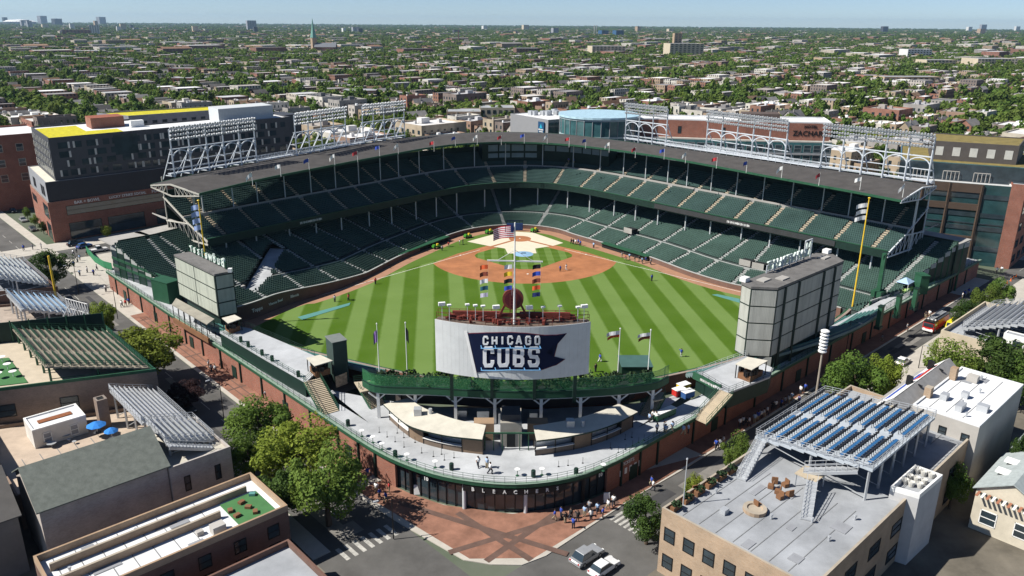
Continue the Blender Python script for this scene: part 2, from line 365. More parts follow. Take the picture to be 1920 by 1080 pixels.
m_track = M('warning_track_cinder', (.34, .185, .115), var=.12, scale=.5)
m_chalk = M('chalk_line', (.75, .72, .66), var=.05)
m_cover = M('cream_tarpaulin', (.66, .6, .47), rough=.6, var=.06, scale=.4)
m_bluetarp = M('blue_mound_cover', (.25, .42, .6), rough=.5, var=.1)
OFW = [(-45, 107.8), (-40, 109.0), (-32, 110.8), (-22, 112.5), (-12, 116), (0, 121), (12, 116), (22, 112.5), (32, 110.8), (40, 109.2), (45, 108.2)]
def ofr(th): return float(np.interp(th, [a for a, b in OFW], [b for a, b in OFW]))
def pol(th, r): a = R(th); return (r*math.sin(a), -r*math.cos(a))
OFC = spline([pol(t, r) for t, r in OFW], 121)               # outfield wall curve, right field to left field
FPTS = [(-74, -77.5), (-68.2, -71.6), (-62.5, -63), (-53.7, -53.1), (-45.9, -41.5), (-38.3, -25.5), (-31.8, -14), (-22.5, 1.5), (-14, 9.6), (-4, 13.2), (5, 12.4), (13, 7.6), (18.5, -.6), (26.5, -11.3), (37, -26), (45.6, -41.5), (52.4, -51), (58.5, -57), (67, -67), (74, -76)]
FC = spline(FPTS, 161)
fld = [tuple(p) for p in FC] + [tuple(p) for p in OFC[::-1]]
mb = MB(); mb.poly([(x, y, .01) for x, y in fld]); struct(mb, 'warning_track', m_track)
gl = []
for p, n in zip(FC, normals2(FC)):                            # grass edge: in from the stands, in from the outfield wall
    gl.append(tuple(p-n*(4.2 if np.linalg.norm(p) < 84 else 3.)))
og = [tuple(p*(1-4.6/np.linalg.norm(p))) for p in OFC[::-1]]
og = [p for p in og if abs(math.degrees(math.atan2(p[0], -p[1]))) < 40.5]
gl = [p for p in gl if p[1] > -68]
gl = spline(gl+og+[gl[0]], 220)
mb = MB(); mb.poly([(x, y, .016) for x, y in gl][::-1]); struct(mb, 'turf', m_turf)
def arc(c, r, a0, a1, n): return [(c[0]+r*math.cos(R(a0+(a1-a0)*i/n)), c[1]+r*math.sin(R(a0+(a1-a0)*i/n))) for i in range(n+1)]
mound = (0, -18.44)
aR = math.degrees(math.atan2(-27.5+18.44, 27.5)); aL = 180-aR
dirt = arc(mound, 28.96, aR, -180-aR, 48) + [(-20.5, -17.6), (-3, -1.2), (3, -1.2), (20.5, -17.6)]
mb = MB(); mb.poly([(x, y, .020) for x, y in dirt][::-1])
mb.poly([(x, y, .021) for x, y in arc((0, 0), 4.6, 0, 345, 24)])
struct(mb, 'infield_dirt', m_dirt)
ig = [(0, -4.4), (-12.2, -16.4)] + arc((-18.9, -18.9), 3.6, 55, -25, 8)[1:] + arc((0, -38.0), 4.2, 150, 30, 10) + arc((18.9, -18.9), 3.6, 205, 125, 8) + [(12.2, -16.4)]
ig = [(0, -2.9), (-14.2, -17.0), (-15.1, -19.6), (-14.6, -22), (-4.6, -32.4), (-2.2, -34.1), (2.2, -34.1), (4.6, -32.4), (14.6, -22), (15.1, -19.6), (14.2, -17.0)]
mb = MB(); mb.poly([(x, y, .024) for x, y in ig]); struct(mb, 'infield_turf', m_turf)
mb = MB()
for sx in (-1, 1):
    d = Vector((sx*.7071, -.7071)); n_ = Vector((d.y, -d.x))*.09
    for a, b in ((1.5, 106.5),): P = [d*a-n_, d*b-n_, d*b+n_, d*a+n_]; mb.poly([(p.x, p.y, .03) for p in (P if sx > 0 else P)])
for p in [(-19.4, -19.4), (19.4, -19.4), (0, -38.8), (0, 0)]: mb.box((p[0], p[1], .06), (.5, .5, .08), R(45))
struct(mb, 'foul_line', m_chalk)
# tarpaulins
t1 = thing('infield_cover', 'cream tarpaulin spread round home plate and towards the mound', 'tarpaulin')
mb = MB()
def pz(pts, z): return [(p.x, p.y, z) for p in pts]
hole = arc((0, 0), 4.0, 0, 360, 28)
cov = [at(876, 453), at(936, 436.5), at(968, 434.5), at(1000, 436.5), at(1056, 455.5), at(1037, 461), at(1003.5, 466), at(1006, 475), at(952, 475.5), at(947, 466), at(915, 461)]
mb.poly(pz(cov, .03)); mb.build('tarpaulin_sheet', m_cover, t1)
mb = MB(); mb.poly([(x, y, .036) for x, y in arc((0, -.3), 3.7, 0, 345, 24)]); struct(mb, 'home_plate_circle', m_dirt)
mb = MB()
for sx in (-1, 1):
    d = Vector((sx*.7071, -.7071)); n_ = Vector((d.y, -d.x))*.55; P = [d*3-n_, d*19-n_, d*19+n_, d*3+n_]
    mb.poly([(p.x, p.y, .035) for p in (P if sx > 0 else P)])
struct(mb, 'base_path', m_dirt)
t2 = thing('mound_cover', 'round light blue cover over the pitcher mound', 'tarpaulin', (0, -18.44, 0))
mb = MB(); mb.lathe([(3.1, .04), (3.0, .07), (1.4, .28), (.2, .32)], (0, -18.44, 0), 28); mb.build('cover_sheet', m_bluetarp, t2)
mb = MB(); mb.box((0, -18.7, .34), (1.6, .35, .03)); mb.box((.2, -18.1, .35), (1.1, .3, .03)); mb.box((-.5, -18.4, .345), (.5, .5, .03), .5); mb.build('cover_emblem', m_navy, t2)
for lab, a, b, c, d_ in (('long teal cover on the right field grass beside the line', (558, 595), (657, 568), (655, 573), (567, 600)), ('short teal cover on the left field grass near the board', (1335, 553), (1345, 552), (1387, 561), (1387, 568))):
    tt = thing('bullpen_cover', lab, 'tarpaulin', at(*a)); mb = MB()
    P = [at(*k) for k in (a, b, c, d_)]; mb.prism([(p.x, p.y) for p in P], .03, .09); mb.build('cover_sheet', m_teal, tt)
# ------------------------------------------------------------------ grandstand
gs = thing('grandstand', 'double-deck green grandstand with dark felt roof curving round home plate', 'grandstand', (0, 14, 0))
e0 = FC[0]-(FC[2]-FC[0])/np.linalg.norm(FC[2]-FC[0])*np.arange(48, 0, -1.6)[:, None]
e1 = FC[-1]+(FC[-1]-FC[-3])/np.linalg.norm(FC[-1]-FC[-3])*np.arange(1.6, 62, 1.6)[:, None]
FX = np.concatenate([e0, FC, e1])
FN = normals2(FX)
for _ in range(6): FN[1:-1] = (FN[:-2]+FN[1:-1]*2+FN[2:])/4
FN /= np.linalg.norm(FN, axis=1)[:, None]
FL = np.concatenate([[0], np.cumsum(np.linalg.norm(np.diff(FX, axis=0), axis=1))])
sA = np.linalg.norm(FX-np.array([-45.9, -41.5]), axis=1).argmin(); sB = np.linalg.norm(FX-np.array([56, -55]), axis=1).argmin()
LFT = np.zeros(len(FX)); LFT[:sA] = np.clip((FL[sA]-FL[:sA])/32., 0, 1)*2.6; LFT[sB:] = np.clip((FL[sB:]-FL[sB])/22., 0, 1)*1.2
def inside(P):
    a = (P[:, 0]+76)*.62+(P[:, 1]+79)*.783 > 0
    b = -(P[:, 0]-79)*.535+(P[:, 1]+80)*.845 > 0
    h = np.zeros(len(P), bool)
    for q in range(len(P)):
        if P[q, 0] < -55 and P[q, 0] > -95: h[q] = in_ramp(P[q, 0], P[q, 1])
    return a & b & ~h
RAMP = [at(452, 556, 3.6), at(486, 552, 3.6), at(536, 468, 7.5), at(506, 466, 7.5)]
def in_ramp(x, y):
    c = False; j = 3
    for i in range(4):
        A_, B_ = RAMP[i], RAMP[j]
        if (A_.y > y) != (B_.y > y) and x < (B_.x-A_.x)*(y-A_.y)/(B_.y-A_.y)+A_.x: c = not c
        j = i
    return c
NB, NL = 9, 34
ROWS = [(0.9+i*.86, 1.2+i*.24) for i in range(NB)] + [(10.2+i*.86, 3.9+i*.29) for i in range(NL)]
WMAX = ROWS[-1][0]+.9
def rowz(z): return z+LFT*max(0., 1-(z-1.2)/9.)
def rowcurve(Fx, Fn, w): return Fx+Fn*w
AIS = np.arange(14, FL[-1], 11.6)
seatv, seatf = [], []
def seat_block(P, T, N_, Z, sc=1.0):
    "arrays of seats: centre P (n,2), tangent T, outward N_, height Z"
    n = len(P)
    if n == 0: return np.zeros((0, 3)), np.zeros((0, 4), int)
    L = np.array([[-.23, .16, .30], [.23, .16, .30], [.23, .16, .86], [-.23, .16, .86], [-.23, .24, .9], [.23, .24, .9],
                  [-.23, -.22, .40], [.23, -.22, .40], [.23, .18, .44], [-.23, .18, .44], [-.23, -.22, .30], [.23, -.22, .30], [-.23, .26, .3], [.23, .26, .3]])
    F = np.array([[0, 1, 2, 3], [3, 2, 5, 4], [6, 7, 8, 9], [10, 11, 7, 6], [13, 12, 4, 5], [1, 13, 5, 2], [12, 0, 3, 4]])
    v = (P[:, None, :]+T[:, None, :]*L[None, :, :1]*sc+N_[:, None, :]*L[None, :, 1:2])
    z = Z[:, None]+L[None, :, 2]
    v = np.concatenate([v, z[:, :, None]], 2).reshape(-1, 3)
    f = (F[None]+(np.arange(n)*len(L))[:, None, None]).reshape(-1, 4)
    return v, f
def seat_rows(Fx, Fn, L, rows, zfun, aisles, clip, spacing=.56, half=.7):
    V_, F_, k = [], [], 0
    T0 = np.gradient(Fx, axis=0); T0 /= np.linalg.norm(T0, axis=1)[:, None]
    for w_, z_ in rows:
        P = rowcurve(Fx, Fn, w_); D = np.concatenate([[0], np.cumsum(np.linalg.norm(np.diff(P, axis=0), axis=1))])
        s_ = np.arange(.3, D[-1], spacing); u = np.interp(s_, D, L)
        p = np.stack([np.interp(s_, D, P[:, i]) for i in (0, 1)], 1); t = np.stack([np.interp(s_, D, T0[:, i]) for i in (0, 1)], 1)
        n = np.stack([np.interp(s_, D, Fn[:, i]) for i in (0, 1)], 1); zz = np.interp(s_, D, zfun(z_))
        keep = clip(p) if clip else np.ones(len(p), bool)
        sa = np.interp(aisles, L, D)
        keep &= np.abs(s_[:, None]-sa[None]).min(1) > half
        v, f = seat_block(p[keep], t[keep], n[keep], zz[keep]); V_.append(v); F_.append(f+k); k += len(v)
    return np.concatenate(V_), np.concatenate(F_)
def terrace(Fx, Fn, rows, zfun, clip, depth=.86, wend=None):
    mb = MB(); ok = None
    for i, (w_, z_) in enumerate(rows):
        w0, w1 = w_-.5, (rows[i+1][0]-.5 if i+1 < len(rows) else w_+.9)
        A, B = rowcurve(Fx, Fn, w0), rowcurve(Fx, Fn, w1); za = zfun(z_); zp = zfun(rows[i-1][1]) if i else zfun(z_)-1
        m_ = (clip((A+B)/2) if clip else np.ones(len(A), bool))
        for j in range(len(A)-1):
            if m_[j] and m_[j+1]:
                mb.poly([(*A[j], za[j]), (*B[j], za[j]), (*B[j+1], za[j+1]), (*A[j+1], za[j+1])][::-1])
                mb.poly([(*A[j], zp[j]), (*A[j+1], zp[j+1]), (*A[j+1], za[j+1]), (*A[j], za[j])])
    return mb
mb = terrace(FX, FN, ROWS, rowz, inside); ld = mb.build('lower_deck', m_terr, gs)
mb = MB(); rp = [p.lerp(sum(RAMP, Vector())/4, -.05) for p in RAMP]; mb.hexa([p-V(0, 0, 2.5) for p in rp], [p-V(0, 0, .15) for p in rp]); mb.build('concourse_ramp', m_deck, gs)
v, f = seat_rows(FX, FN, FL, ROWS, rowz, AIS, inside); off = np.array([0, 14, 0])
o = npmesh('lower_seating', v-off, f, m_seat, parent=gs); o['kind'] = 'stuff'
# aisle steps with pale nosings, cross-aisle kerb
def aisle_steps(Fx, Fn, L, rows, zfun, aisles, clip, half=.55, step=1):
    mb = MB()
    for a in aisles:
        x = np.array([np.interp(a, L, Fx[:, i]) for i in (0, 1)]); n = np.array([np.interp(a, L, Fn[:, i]) for i in (0, 1)]); n /= np.linalg.norm(n); t = np.array([n[1], -n[0]])
        for w_, z_ in rows:
            c = x+n*(w_-.2)
            if clip and not clip(c[None])[0]: continue
            zz = float(np.interp(a, L, zfun(z_))); mb.box((c[0], c[1], zz+.13), (half*2, .42, .3), math.atan2(t[1], t[0]))
    return mb
m_step = M('aisle_step_paint', (.36, .375, .36), var=.1)
aisle_steps(FX, FN, FL, ROWS, rowz, AIS, inside).build('aisle_steps', m_step, gs)['kind'] = 'stuff'
def ribbon(Fx, Fn, w0, w1, z0, z1, clip=None, lo=0, hi=None):
    "closed curb following the stand"
    mb = MB(); A, B = Fx+Fn*w0, Fx+Fn*w1; hi = hi or len(A)
    z0 = np.broadcast_to(z0, (len(A),)); z1 = np.broadcast_to(z1, (len(A),)); ok = clip((A+B)/2) if clip else np.ones(len(A), bool)
    for j in range(lo, hi-1):
        if ok[j] and ok[j+1]:
            mb.hexa([(*A[j], z0[j]), (*A[j+1], z0[j+1]), (*B[j+1], z0[j+1]), (*B[j], z0[j])], [(*A[j], z1[j]), (*A[j+1], z1[j+1]), (*B[j+1], z1[j+1]), (*B[j], z1[j])])
    return mb
zc = rowz(3.5)
ribbon(FX, FN, 8.45, 9.6, zc-1, zc-.12, inside).build('cross_aisle', m_conc, gs)
ribbon(FX, FN, 8.4, 8.62, zc-.2, zc+.55, inside).build('aisle_kerb', m_step, gs)
i0, i1 = len(e0), len(e0)+len(FC)
fw_ = rowz(1.2)
ribbon(FX, FN, -.15, .25, 0, fw_+.15, lo=i0, hi=i1).build('front_wall', m_brickd, gs)
ribbon(FX, FN, -.2, .3, fw_+.15, fw_+.32, lo=i0, hi=i1).build('wall_coping', m_step, gs)
# wall lettering on the right field corner
FONT = {}
def text_mesh(body, size, ext=.03, bold=0., spacing=1.0):
    cu = bpy.data.curves.new('lettering', 'FONT'); cu.body = body; cu.size = size; cu.extrude = ext; cu.align_x = 'CENTER'; cu.align_y = 'CENTER'
    cu.offset = bold; cu.space_character = spacing; cu.resolution_u = 2
    o = bpy.data.objects.new('lettering', cu); link(o); dg = bpy.context.evaluated_depsgraph_get(); dg.update()
    me = bpy.data.meshes.new_from_object(o.evaluated_get(dg)); bpy.data.objects.remove(o); bpy.data.curves.remove(cu)
    return me
def lettering(body, size, pos, xdir, updir=(0, 0, 1), mat=None, parent=None, name='lettering', ext=.03, bold=0., spacing=1.0, sx=1.0):
    me = text_mesh(body, size, ext, bold, spacing); me.materials.clear(); me.materials.append(mat or m_white)
    x = Vector(xdir).normalized(); y = Vector(updir); y = (y-x*y.dot(x)).normalized(); z = x.cross(y)
    o = bpy.data.objects.new(name, me); link(o)
    mw = Matrix((x*sx, y, z)).transposed().to_4x4(); mw.translation = Vector(pos)-(wloc(parent) if parent else Vector((0, 0, 0))); o.matrix_world = mw
    if parent is not None: setp(o, parent); o.matrix_local = mw
    return o
def marks(c, d, length, h, par, name, seed, mat=None, slant=0., gap=.28):
    "row of pale strokes where the photograph shows print too small to read"
    r_ = random.Random(seed); d = Vector((d[0], d[1], 0)).normalized(); n = Vector((d.y, -d.x, 0)); x = -length/2; mb = MB(); c = Vector(c)
    while x < length/2:
        w_ = r_.uniform(.12, .34)*h; hh = h*r_.uniform(.7, 1); a = c+d*x+n*.04; b = a+d*w_; s = d*(slant*hh)
        mb.hexa([a+n*.03-V(0, 0, hh/2), b+n*.03-V(0, 0, hh/2), b-V(0, 0, hh/2), a-V(0, 0, hh/2)], [a+n*.03+s+V(0, 0, hh/2), b+n*.03+s+V(0, 0, hh/2), b+s+V(0, 0, hh/2), a+s+V(0, 0, hh/2)]); x += w_+h*gap*r_.uniform(.6, 1.3)
    o = mb.build(name, mat or m_white, par); o['kind'] = 'stuff'; return o
def on_wall(px, py, z, body, size, **k):
    p = at(px, py, z); P2 = np.array([p.x, p.y]); j = int(np.linalg.norm(FX-P2, axis=1).argmin()); t = FX[j+2]-FX[j-2]; n = FN[j]
    q = FX[j]-n*.22
    lettering(body, size, (q[0], q[1], z), (t[0], t[1], 0), mat=m_white, parent=gs, name='wall_lettering', **k)
on_wall(492, 580, 2.0, 'Topps', 1.25, bold=.03); on_wall(528, 570, 2.0, 'Vienna Beef', .95, bold=.015); on_wall(562, 560, 2.0, 'Illinois', 1.0, bold=.02)
# upper deck
UPT = [(-84.5, -50.5), (-65.4, -29.9), (-40.6, -3.8), (-29.8, 7.6), (-16.7, 19.4), (-1.5, 24.7), (10.5, 23.2), (19, 17.6), (28.3, 8.0), (44, -11), (57, -27), (74.5, -48), (89, -66)]
U = spline(UPT, 161); UN = normals2(U); UL = np.concatenate([[0], np.cumsum(np.linalg.norm(np.diff(U, axis=0), axis=1))])
zid = lambda z: np.full(161, z)
UROWS = [(1.0+i*.84, 13.1+i*.36) for i in range(12)] + [(12.6+i*.84, 18.2+i*.4) for i in range(9)]
UA = np.arange(6, UL[-1]-2, 10.2)
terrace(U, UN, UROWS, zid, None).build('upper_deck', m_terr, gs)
v, f = seat_rows(U, UN, UL, UROWS, zid, UA, None); o = npmesh('upper_seating', v-off, f, m_seatd, parent=gs); o['kind'] = 'stuff'
aisle_steps(U, UN, UL, UROWS, zid, UA, None).build('upper_aisle_steps', m_tanstair, gs)['kind'] = 'stuff'
ribbon(U, UN, 11.2, 11.5, 16.1, 18.3).build('upper_aisle_wall', m_conc, gs)
ribbon(U, UN, -.1, .2, 12.0, 14.0).build('upper_fascia', m_dgreen, gs)
ribbon(U, UN, -.16, .26, 14.0, 14.12).build('fascia_rail', m_green, gs)
ribbon(U, UN, .2, 1.0, 12.1, 12.4).build('fascia_soffit', m_dgreen, gs)
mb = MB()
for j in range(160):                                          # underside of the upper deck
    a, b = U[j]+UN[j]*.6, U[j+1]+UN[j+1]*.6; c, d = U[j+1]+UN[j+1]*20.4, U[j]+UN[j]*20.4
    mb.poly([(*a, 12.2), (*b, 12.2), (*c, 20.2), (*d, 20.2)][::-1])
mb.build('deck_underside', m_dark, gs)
ribbon(U, UN, -.3, -.1, 12.3, 13.7, lo=112, hi=152).build('ribbon_board', M('ribbon_board_panel', (.045, .047, .05), rough=.4), gs)
def u_at(px, py, z):
    p = at(px, py, z); return int(np.linalg.norm(U-np.array([p.x, p.y]), axis=1).argmin())
for px, py, body in ((565, 411, 'TOYOTA CLUB 1914'), (1400, 416, 'GATES CLUBHOUSE')):
    j = u_at(px, py, 13); t = U[j+2]-U[j-2]; q = U[j]-UN[j]*(.14 if px < 960 else .34)
    marks((q[0], q[1], 13.0), (t[0], t[1]), 7.5, .7, gs, 'fascia_print', 5)
# roof
RF_ = spline([(-83.2, -56.2), (-71.8, -35.5), (-55.2, -12.6), (-40.9, 6.2), (-29.4, 19.8), (-17, 28.8), (-1.3, 32.1), (15, 27.8), (28, 18.5), (40.4, 6), (53.3, -11.2), (69.3, -35.7), (82.9, -55.9), (89.7, -66.8)], 161)
RB_ = spline([(-98, -48), (-88.7, -28), (-75.8, -6.3), (-59.6, 16), (-40.5, 37.4), (-17.5, 51), (1, 53), (20, 46.7), (41, 26.5), (71.3, -6.8), (93.9, -33), (107, -52)], 161)
mb = MB(); RM = RF_*.42+RB_*.58
top = [[(*p, 27.3) for p in RF_], [(*p, 28.6) for p in RM], [(*p, 28.0) for p in RB_]]
for A, B in ((top[0], top[1]), (top[1], top[2])): mb.strip(A, B)
mb.v = mb.v; mb.f = [tuple(reversed(f_)) for f_ in mb.f]
mb.build('roof', m_roofg, gs)
mb = MB()
for A, B in ((top[0], top[1]), (top[1], top[2])): mb.strip([(x, y, z-.45) for x, y, z in A], [(x, y, z-.45) for x, y, z in B])
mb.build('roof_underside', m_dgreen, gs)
for c in (RF_, RB_):
    mb = MB()
    zt = 27.35 if c is RF_ else 28.05
    for j in range(160):
        d = c[j+1]-c[j]; n = np.array([-d[1], d[0]])/np.linalg.norm(d)*.12
        mb.hexa([(*(c[j]-n), zt-.6), (*(c[j+1]-n), zt-.6), (*(c[j+1]+n), zt-.6), (*(c[j]+n), zt-.6)], [(*(c[j]-n), zt), (*(c[j+1]-n), zt), (*(c[j+1]+n), zt), (*(c[j]+n), zt)])
    mb.build('roof_fascia', m_green, gs)
# columns, each its own part
def post(name, p, z0, z1, r, mat, par, n=8):
    mb = MB(); mb.tube((p[0], p[1], z0), (p[0], p[1], z1), r, n=n); return mb.build(name, mat, par)
RLn = np.concatenate([[0], np.cumsum(np.linalg.norm(np.diff(RF_, axis=0), axis=1))])
RNn = normals2(RF_)
for s_ in np.arange(7, RLn[-1]-3, 9.6):
    j = min(160, int(s_/RLn[-1]*160)); p = U[j]+UN[j]*11.9; zf = 17.2
    post('roof_column', p, zf, 27.5, .17, m_steel, gs)
for s_ in np.arange(5, UL[-1], 9.8):
    j = min(160, int(np.searchsorted(UL, s_))); p = U[j]+UN[j]*2.0
    k = np.linalg.norm(FX-p, axis=1).argmin(); w_ = float(np.dot(p-FX[k], FN[k])); zf = np.interp(w_, [r_[0] for r_ in ROWS], [r_[1] for r_ in ROWS])
    post('deck_column', p, zf-.3, 12.8, .22, m_steel, gs)
# rear walls and outer facade
ribbon(U, UN, 20.6, 20.9, 8.0, 24).build('rear_wall', m_dgreen, gs)
ribbon(FX, FN, WMAX, WMAX+.3, 0, 14.6, inside).build('concourse_wall', m_dgreen, gs)
ribbon(FX, FN, WMAX+.3, WMAX+9, 13.4, 13.7, inside).build('rear_concourse', m_conc, gs)
# press box under the roof behind home plate
pb = MB(); j0, j1 = 70, 92
for j in range(j0, j1):
    a, b = U[j]+UN[j]*14.4, U[j+1]+UN[j+1]*14.4; c, d = U[j+1]+UN[j+1]*19, U[j]+UN[j]*19
    pb.hexa([(*a, 18.2), (*b, 18.2), (*c, 18.2), (*d, 18.2)], [(*a, 25.9), (*b, 25.9), (*c, 25.9), (*d, 25.9)])
press = pb.build('press_box', m_dgreen, gs)
for j in list(range(j0+1, 78, 2))+list(range(80, j1-1, 2)):
    a, b = U[j]+UN[j]*14.3, U[j+2]+UN[j+2]*14.3; a2 = a+(b-a)*.06; b2 = b-(b-a)*.06
    for z0, z1 in ((23.2, 25.2),) if j > 78 else ((23, 25.3), (20.6, 22.2)):
        mb = MB(); n = UN[j]*.06
        mb.hexa([(*(a2-n), z0), (*(b2-n), z0), (*(b2+n), z0), (*(a2+n), z0)], [(*(a2-n), z1), (*(b2-n), z1), (*(b2+n), z1), (*(a2+n), z1)])
        mb.build('press_window', M('press_glass', (.2, .27, .33), rough=.15) if 'press_glass' not in bpy.data.materials else bpy.data.materials['press_glass'], press)
# end trusses of both ends: roof truss, deck truss, tall post, side canopy
def end_truss(i, side, mt):
    tr = MB(); a, b = Vector((*RF_[i], 27.3)), Vector((*RB_[i], 28)); m_ = Vector((*RM[i], 28.6))
    out = (Vector((*(RB_[i]-RF_[i]), 0))).normalized(); along = Vector((US.x, US.y, 0)) if side < 0 else -Vector((UW.x, UW.y, 0))
    lo = m_-V(0, 0, 3.0)
    tr.bar(a-V(0, 0, .3), m_, .35); tr.bar(m_, b-V(0, 0, .3), .35); tr.bar(a-V(0, 0, .7), lo, .3); tr.bar(lo, b-V(0, 0, .7), .3)
    for k in range(1, 7):
        t = k/7; p = a.lerp(m_, t); q = (a-V(0, 0, .7)).lerp(lo, t); tr.bar(p, q, .16); q2 = (a-V(0, 0, .7)).lerp(lo, max(0, t-1/7)); tr.bar(p, q2, .14)
        if k < 5: p = b.lerp(m_, k/5); q = (b-V(0, 0, .7)).lerp(lo, k/5); tr.bar(p, q, .16); tr.bar(p, (b-V(0, 0, .7)).lerp(lo, (k-1)/5), .14)
    tr.build('roof_truss', mt, gs)
    tr = MB(); u, n = U[i], UN[i]; f0 = Vector((u[0], u[1], 12.3)); P = lambda w_, z: Vector((u[0]+n[0]*w_, u[1]+n[1]*w_, z))
    tr.bar(P(0, 12.4), P(21, 11.8), .35); tr.bar(P(0, 13.2), P(9, 16.6), .35); tr.bar(P(9, 16.6), P(21, 15.6), .3); tr.bar(P(9, 16.6), P(21, 22.2), .35)
    for k in range(1, 9): w_ = k*2.4; zt = 13.2+3.4*min(w_, 9)/9-(max(0, w_-9)*.083); tr.bar(P(w_, 12.3), P(w_, zt), .16); tr.bar(P(w_-2.4, 12.3), P(w_, zt), .14)
    tr.build('deck_truss', mt, gs)
    w_ = float(np.dot(RM[i]-u, n)); post('end_column', P(w_, 0)[:2], 4.5, 27.5, .3, mt, gs); post('end_column', P(20.5, 0)[:2], 8, 27.8, .2, mt, gs)
    cn = MB(); q = [P(11, 0), P(24, 0), P(24, 0)+along*(-7), P(11, 0)+along*(-3)]
    cn.prism([(p.x, p.y) for p in q], 15.8, 16.1, True); cn.build('side_canopy', m_conc, gs)
m_tsteel = M('weathered_truss_steel', (.5, .48, .42), rough=.6)
end_truss(0, -1, m_tsteel); end_truss(160, 1, m_steel)
# street-side ends of the lower deck: stepped green facade with glass bays and posts
def end_facade(p0, p1, zbase, name):
    p0, p1 = Vector(p0), Vector(p1); d = (p1-p0).normalized(); L_ = (p1-p0).length; n_ = 14
    def zt(q):
        k = np.linalg.norm(FX-np.array([q.x, q.y]), axis=1).argmin(); w_ = float(np.dot(np.array([q.x, q.y])-FX[k], FN[k])); return float(np.interp(w_, [r_[0] for r_ in ROWS], [r_[1] for r_ in ROWS]))-.1
    for i in range(n_):
        a, b = p0+d*(L_*i/n_), p0+d*(L_*(i+1)/n_); z = max(zbase+.6, (zt(a)+zt(b))/2); mb = MB(); mb.wall([tuple(a), tuple(b)], z-1.3, z, .25); mb.build('stepped_parapet', m_step, gs)
        mb = MB(); mb.wall([tuple(a), tuple(b)], zbase, z-1.3, .16); mb.build('bay_panel', (m_glass if i % 3 and name == 'a' else m_dgreen), gs); mb = MB(); mb.bar((a.x, a.y, 0), (a.x, a.y, z-.2), .4); mb.build('bay_post', m_green, gs)
    for f_ in (.45, .75) if name == 'a' else (): mb = MB(); a, b = p0+d*(L_*.2), p1; mb.bar((a.x, a.y, zbase+4.5*f_), (b.x, b.y, zbase+6.5*f_), .4, .7); mb.build('bay_beam', m_green, gs)
end_facade((-75.6, -78.4), (-108.5, -52.5), 5.0, 'a'); end_facade((79.5, -79), (117, -55.3), 5.0, 'b')
# side walls of the lower deck along each street, with terraces
def side(name, pts, z0, mats):
    mb = MB(); mb.wall([(p.x, p.y) for p in pts], 0, z0, .4); mb.build(name, mats, gs)
# dugouts and lodges
def dugout(px0, px1, body):
    a, b = at(*px0, 1.4), at(*px1, 1.4); d = (b-a).normalized(); n = Vector((-d.y, d.x, 0))
    if n.y < 0: n = -n
    mb = MB(); P = [a-n*.3, b-n*.3, b+n*1.7, a+n*1.7]; mb.prism([(p.x, p.y) for p in P], 1.35, 1.62, True); mb.build('dugout_roof', m_green, gs)
    mb = MB(); P = [a+n*.2, b+n*.2, b+n*.35, a+n*.35]; mb.prism([(p.x, p.y) for p in P], .02, 1.35); mb.build('dugout_back', m_dark, gs)
dugout((747, 479), (842, 444), 0); dugout((1128, 456), (1214, 482), 1)
# backstop screen cover (blue) behind home plate
t = thing('backstop_panel', 'blue padded backstop panel with dark frame behind home plate', 'backstop', at(965, 432.5))
mb = MB(); a, b = at(950, 432, 0), at(980, 432, 0); mb.hexa([a+V(0, -.4, .2), b+V(0, -.4, .2), b+V(0, 0, .2), a+V(0, 0, .2)], [a+V(0, -.4, 2.6), b+V(0, -.4, 2.6), b+V(0, 0, 2.6), a+V(0, 0, 2.6)]); mb.build('pad', M('royal_blue_pad', (.02, .05, .16)), t)
mb = MB()
for k in range(6): p = a.lerp(b, k/5); mb.bar(p, p+V(0, 0, 3.4), .14)
mb.bar(a+V(0, 0, 3.4), b+V(0, 0, 3.4), .2); mb.build('frame', m_navy, t)
# vomitory openings in the lower deck
for px, py in ((1183, 434), (1401, 494), (1425, 500)):
    p = at(px, py, 4.5); j = int(np.linalg.norm(FX-np.array([p.x, p.y]), axis=1).argmin()); n = FN[j]; rz = math.atan2(-n[0], n[1])
    mb = MB(); mb.box((p.x, p.y, 4.9), (3.2, 2.8, 1.2), rz); mb.build('stair_opening', m_dark, gs)
    mb = MB(); mb.box((p.x-n[0]*1.5, p.y-n[1]*1.5, 5.0), (3.4, .12, 1.7), rz); mb.build('opening_wall', m_conc, gs)

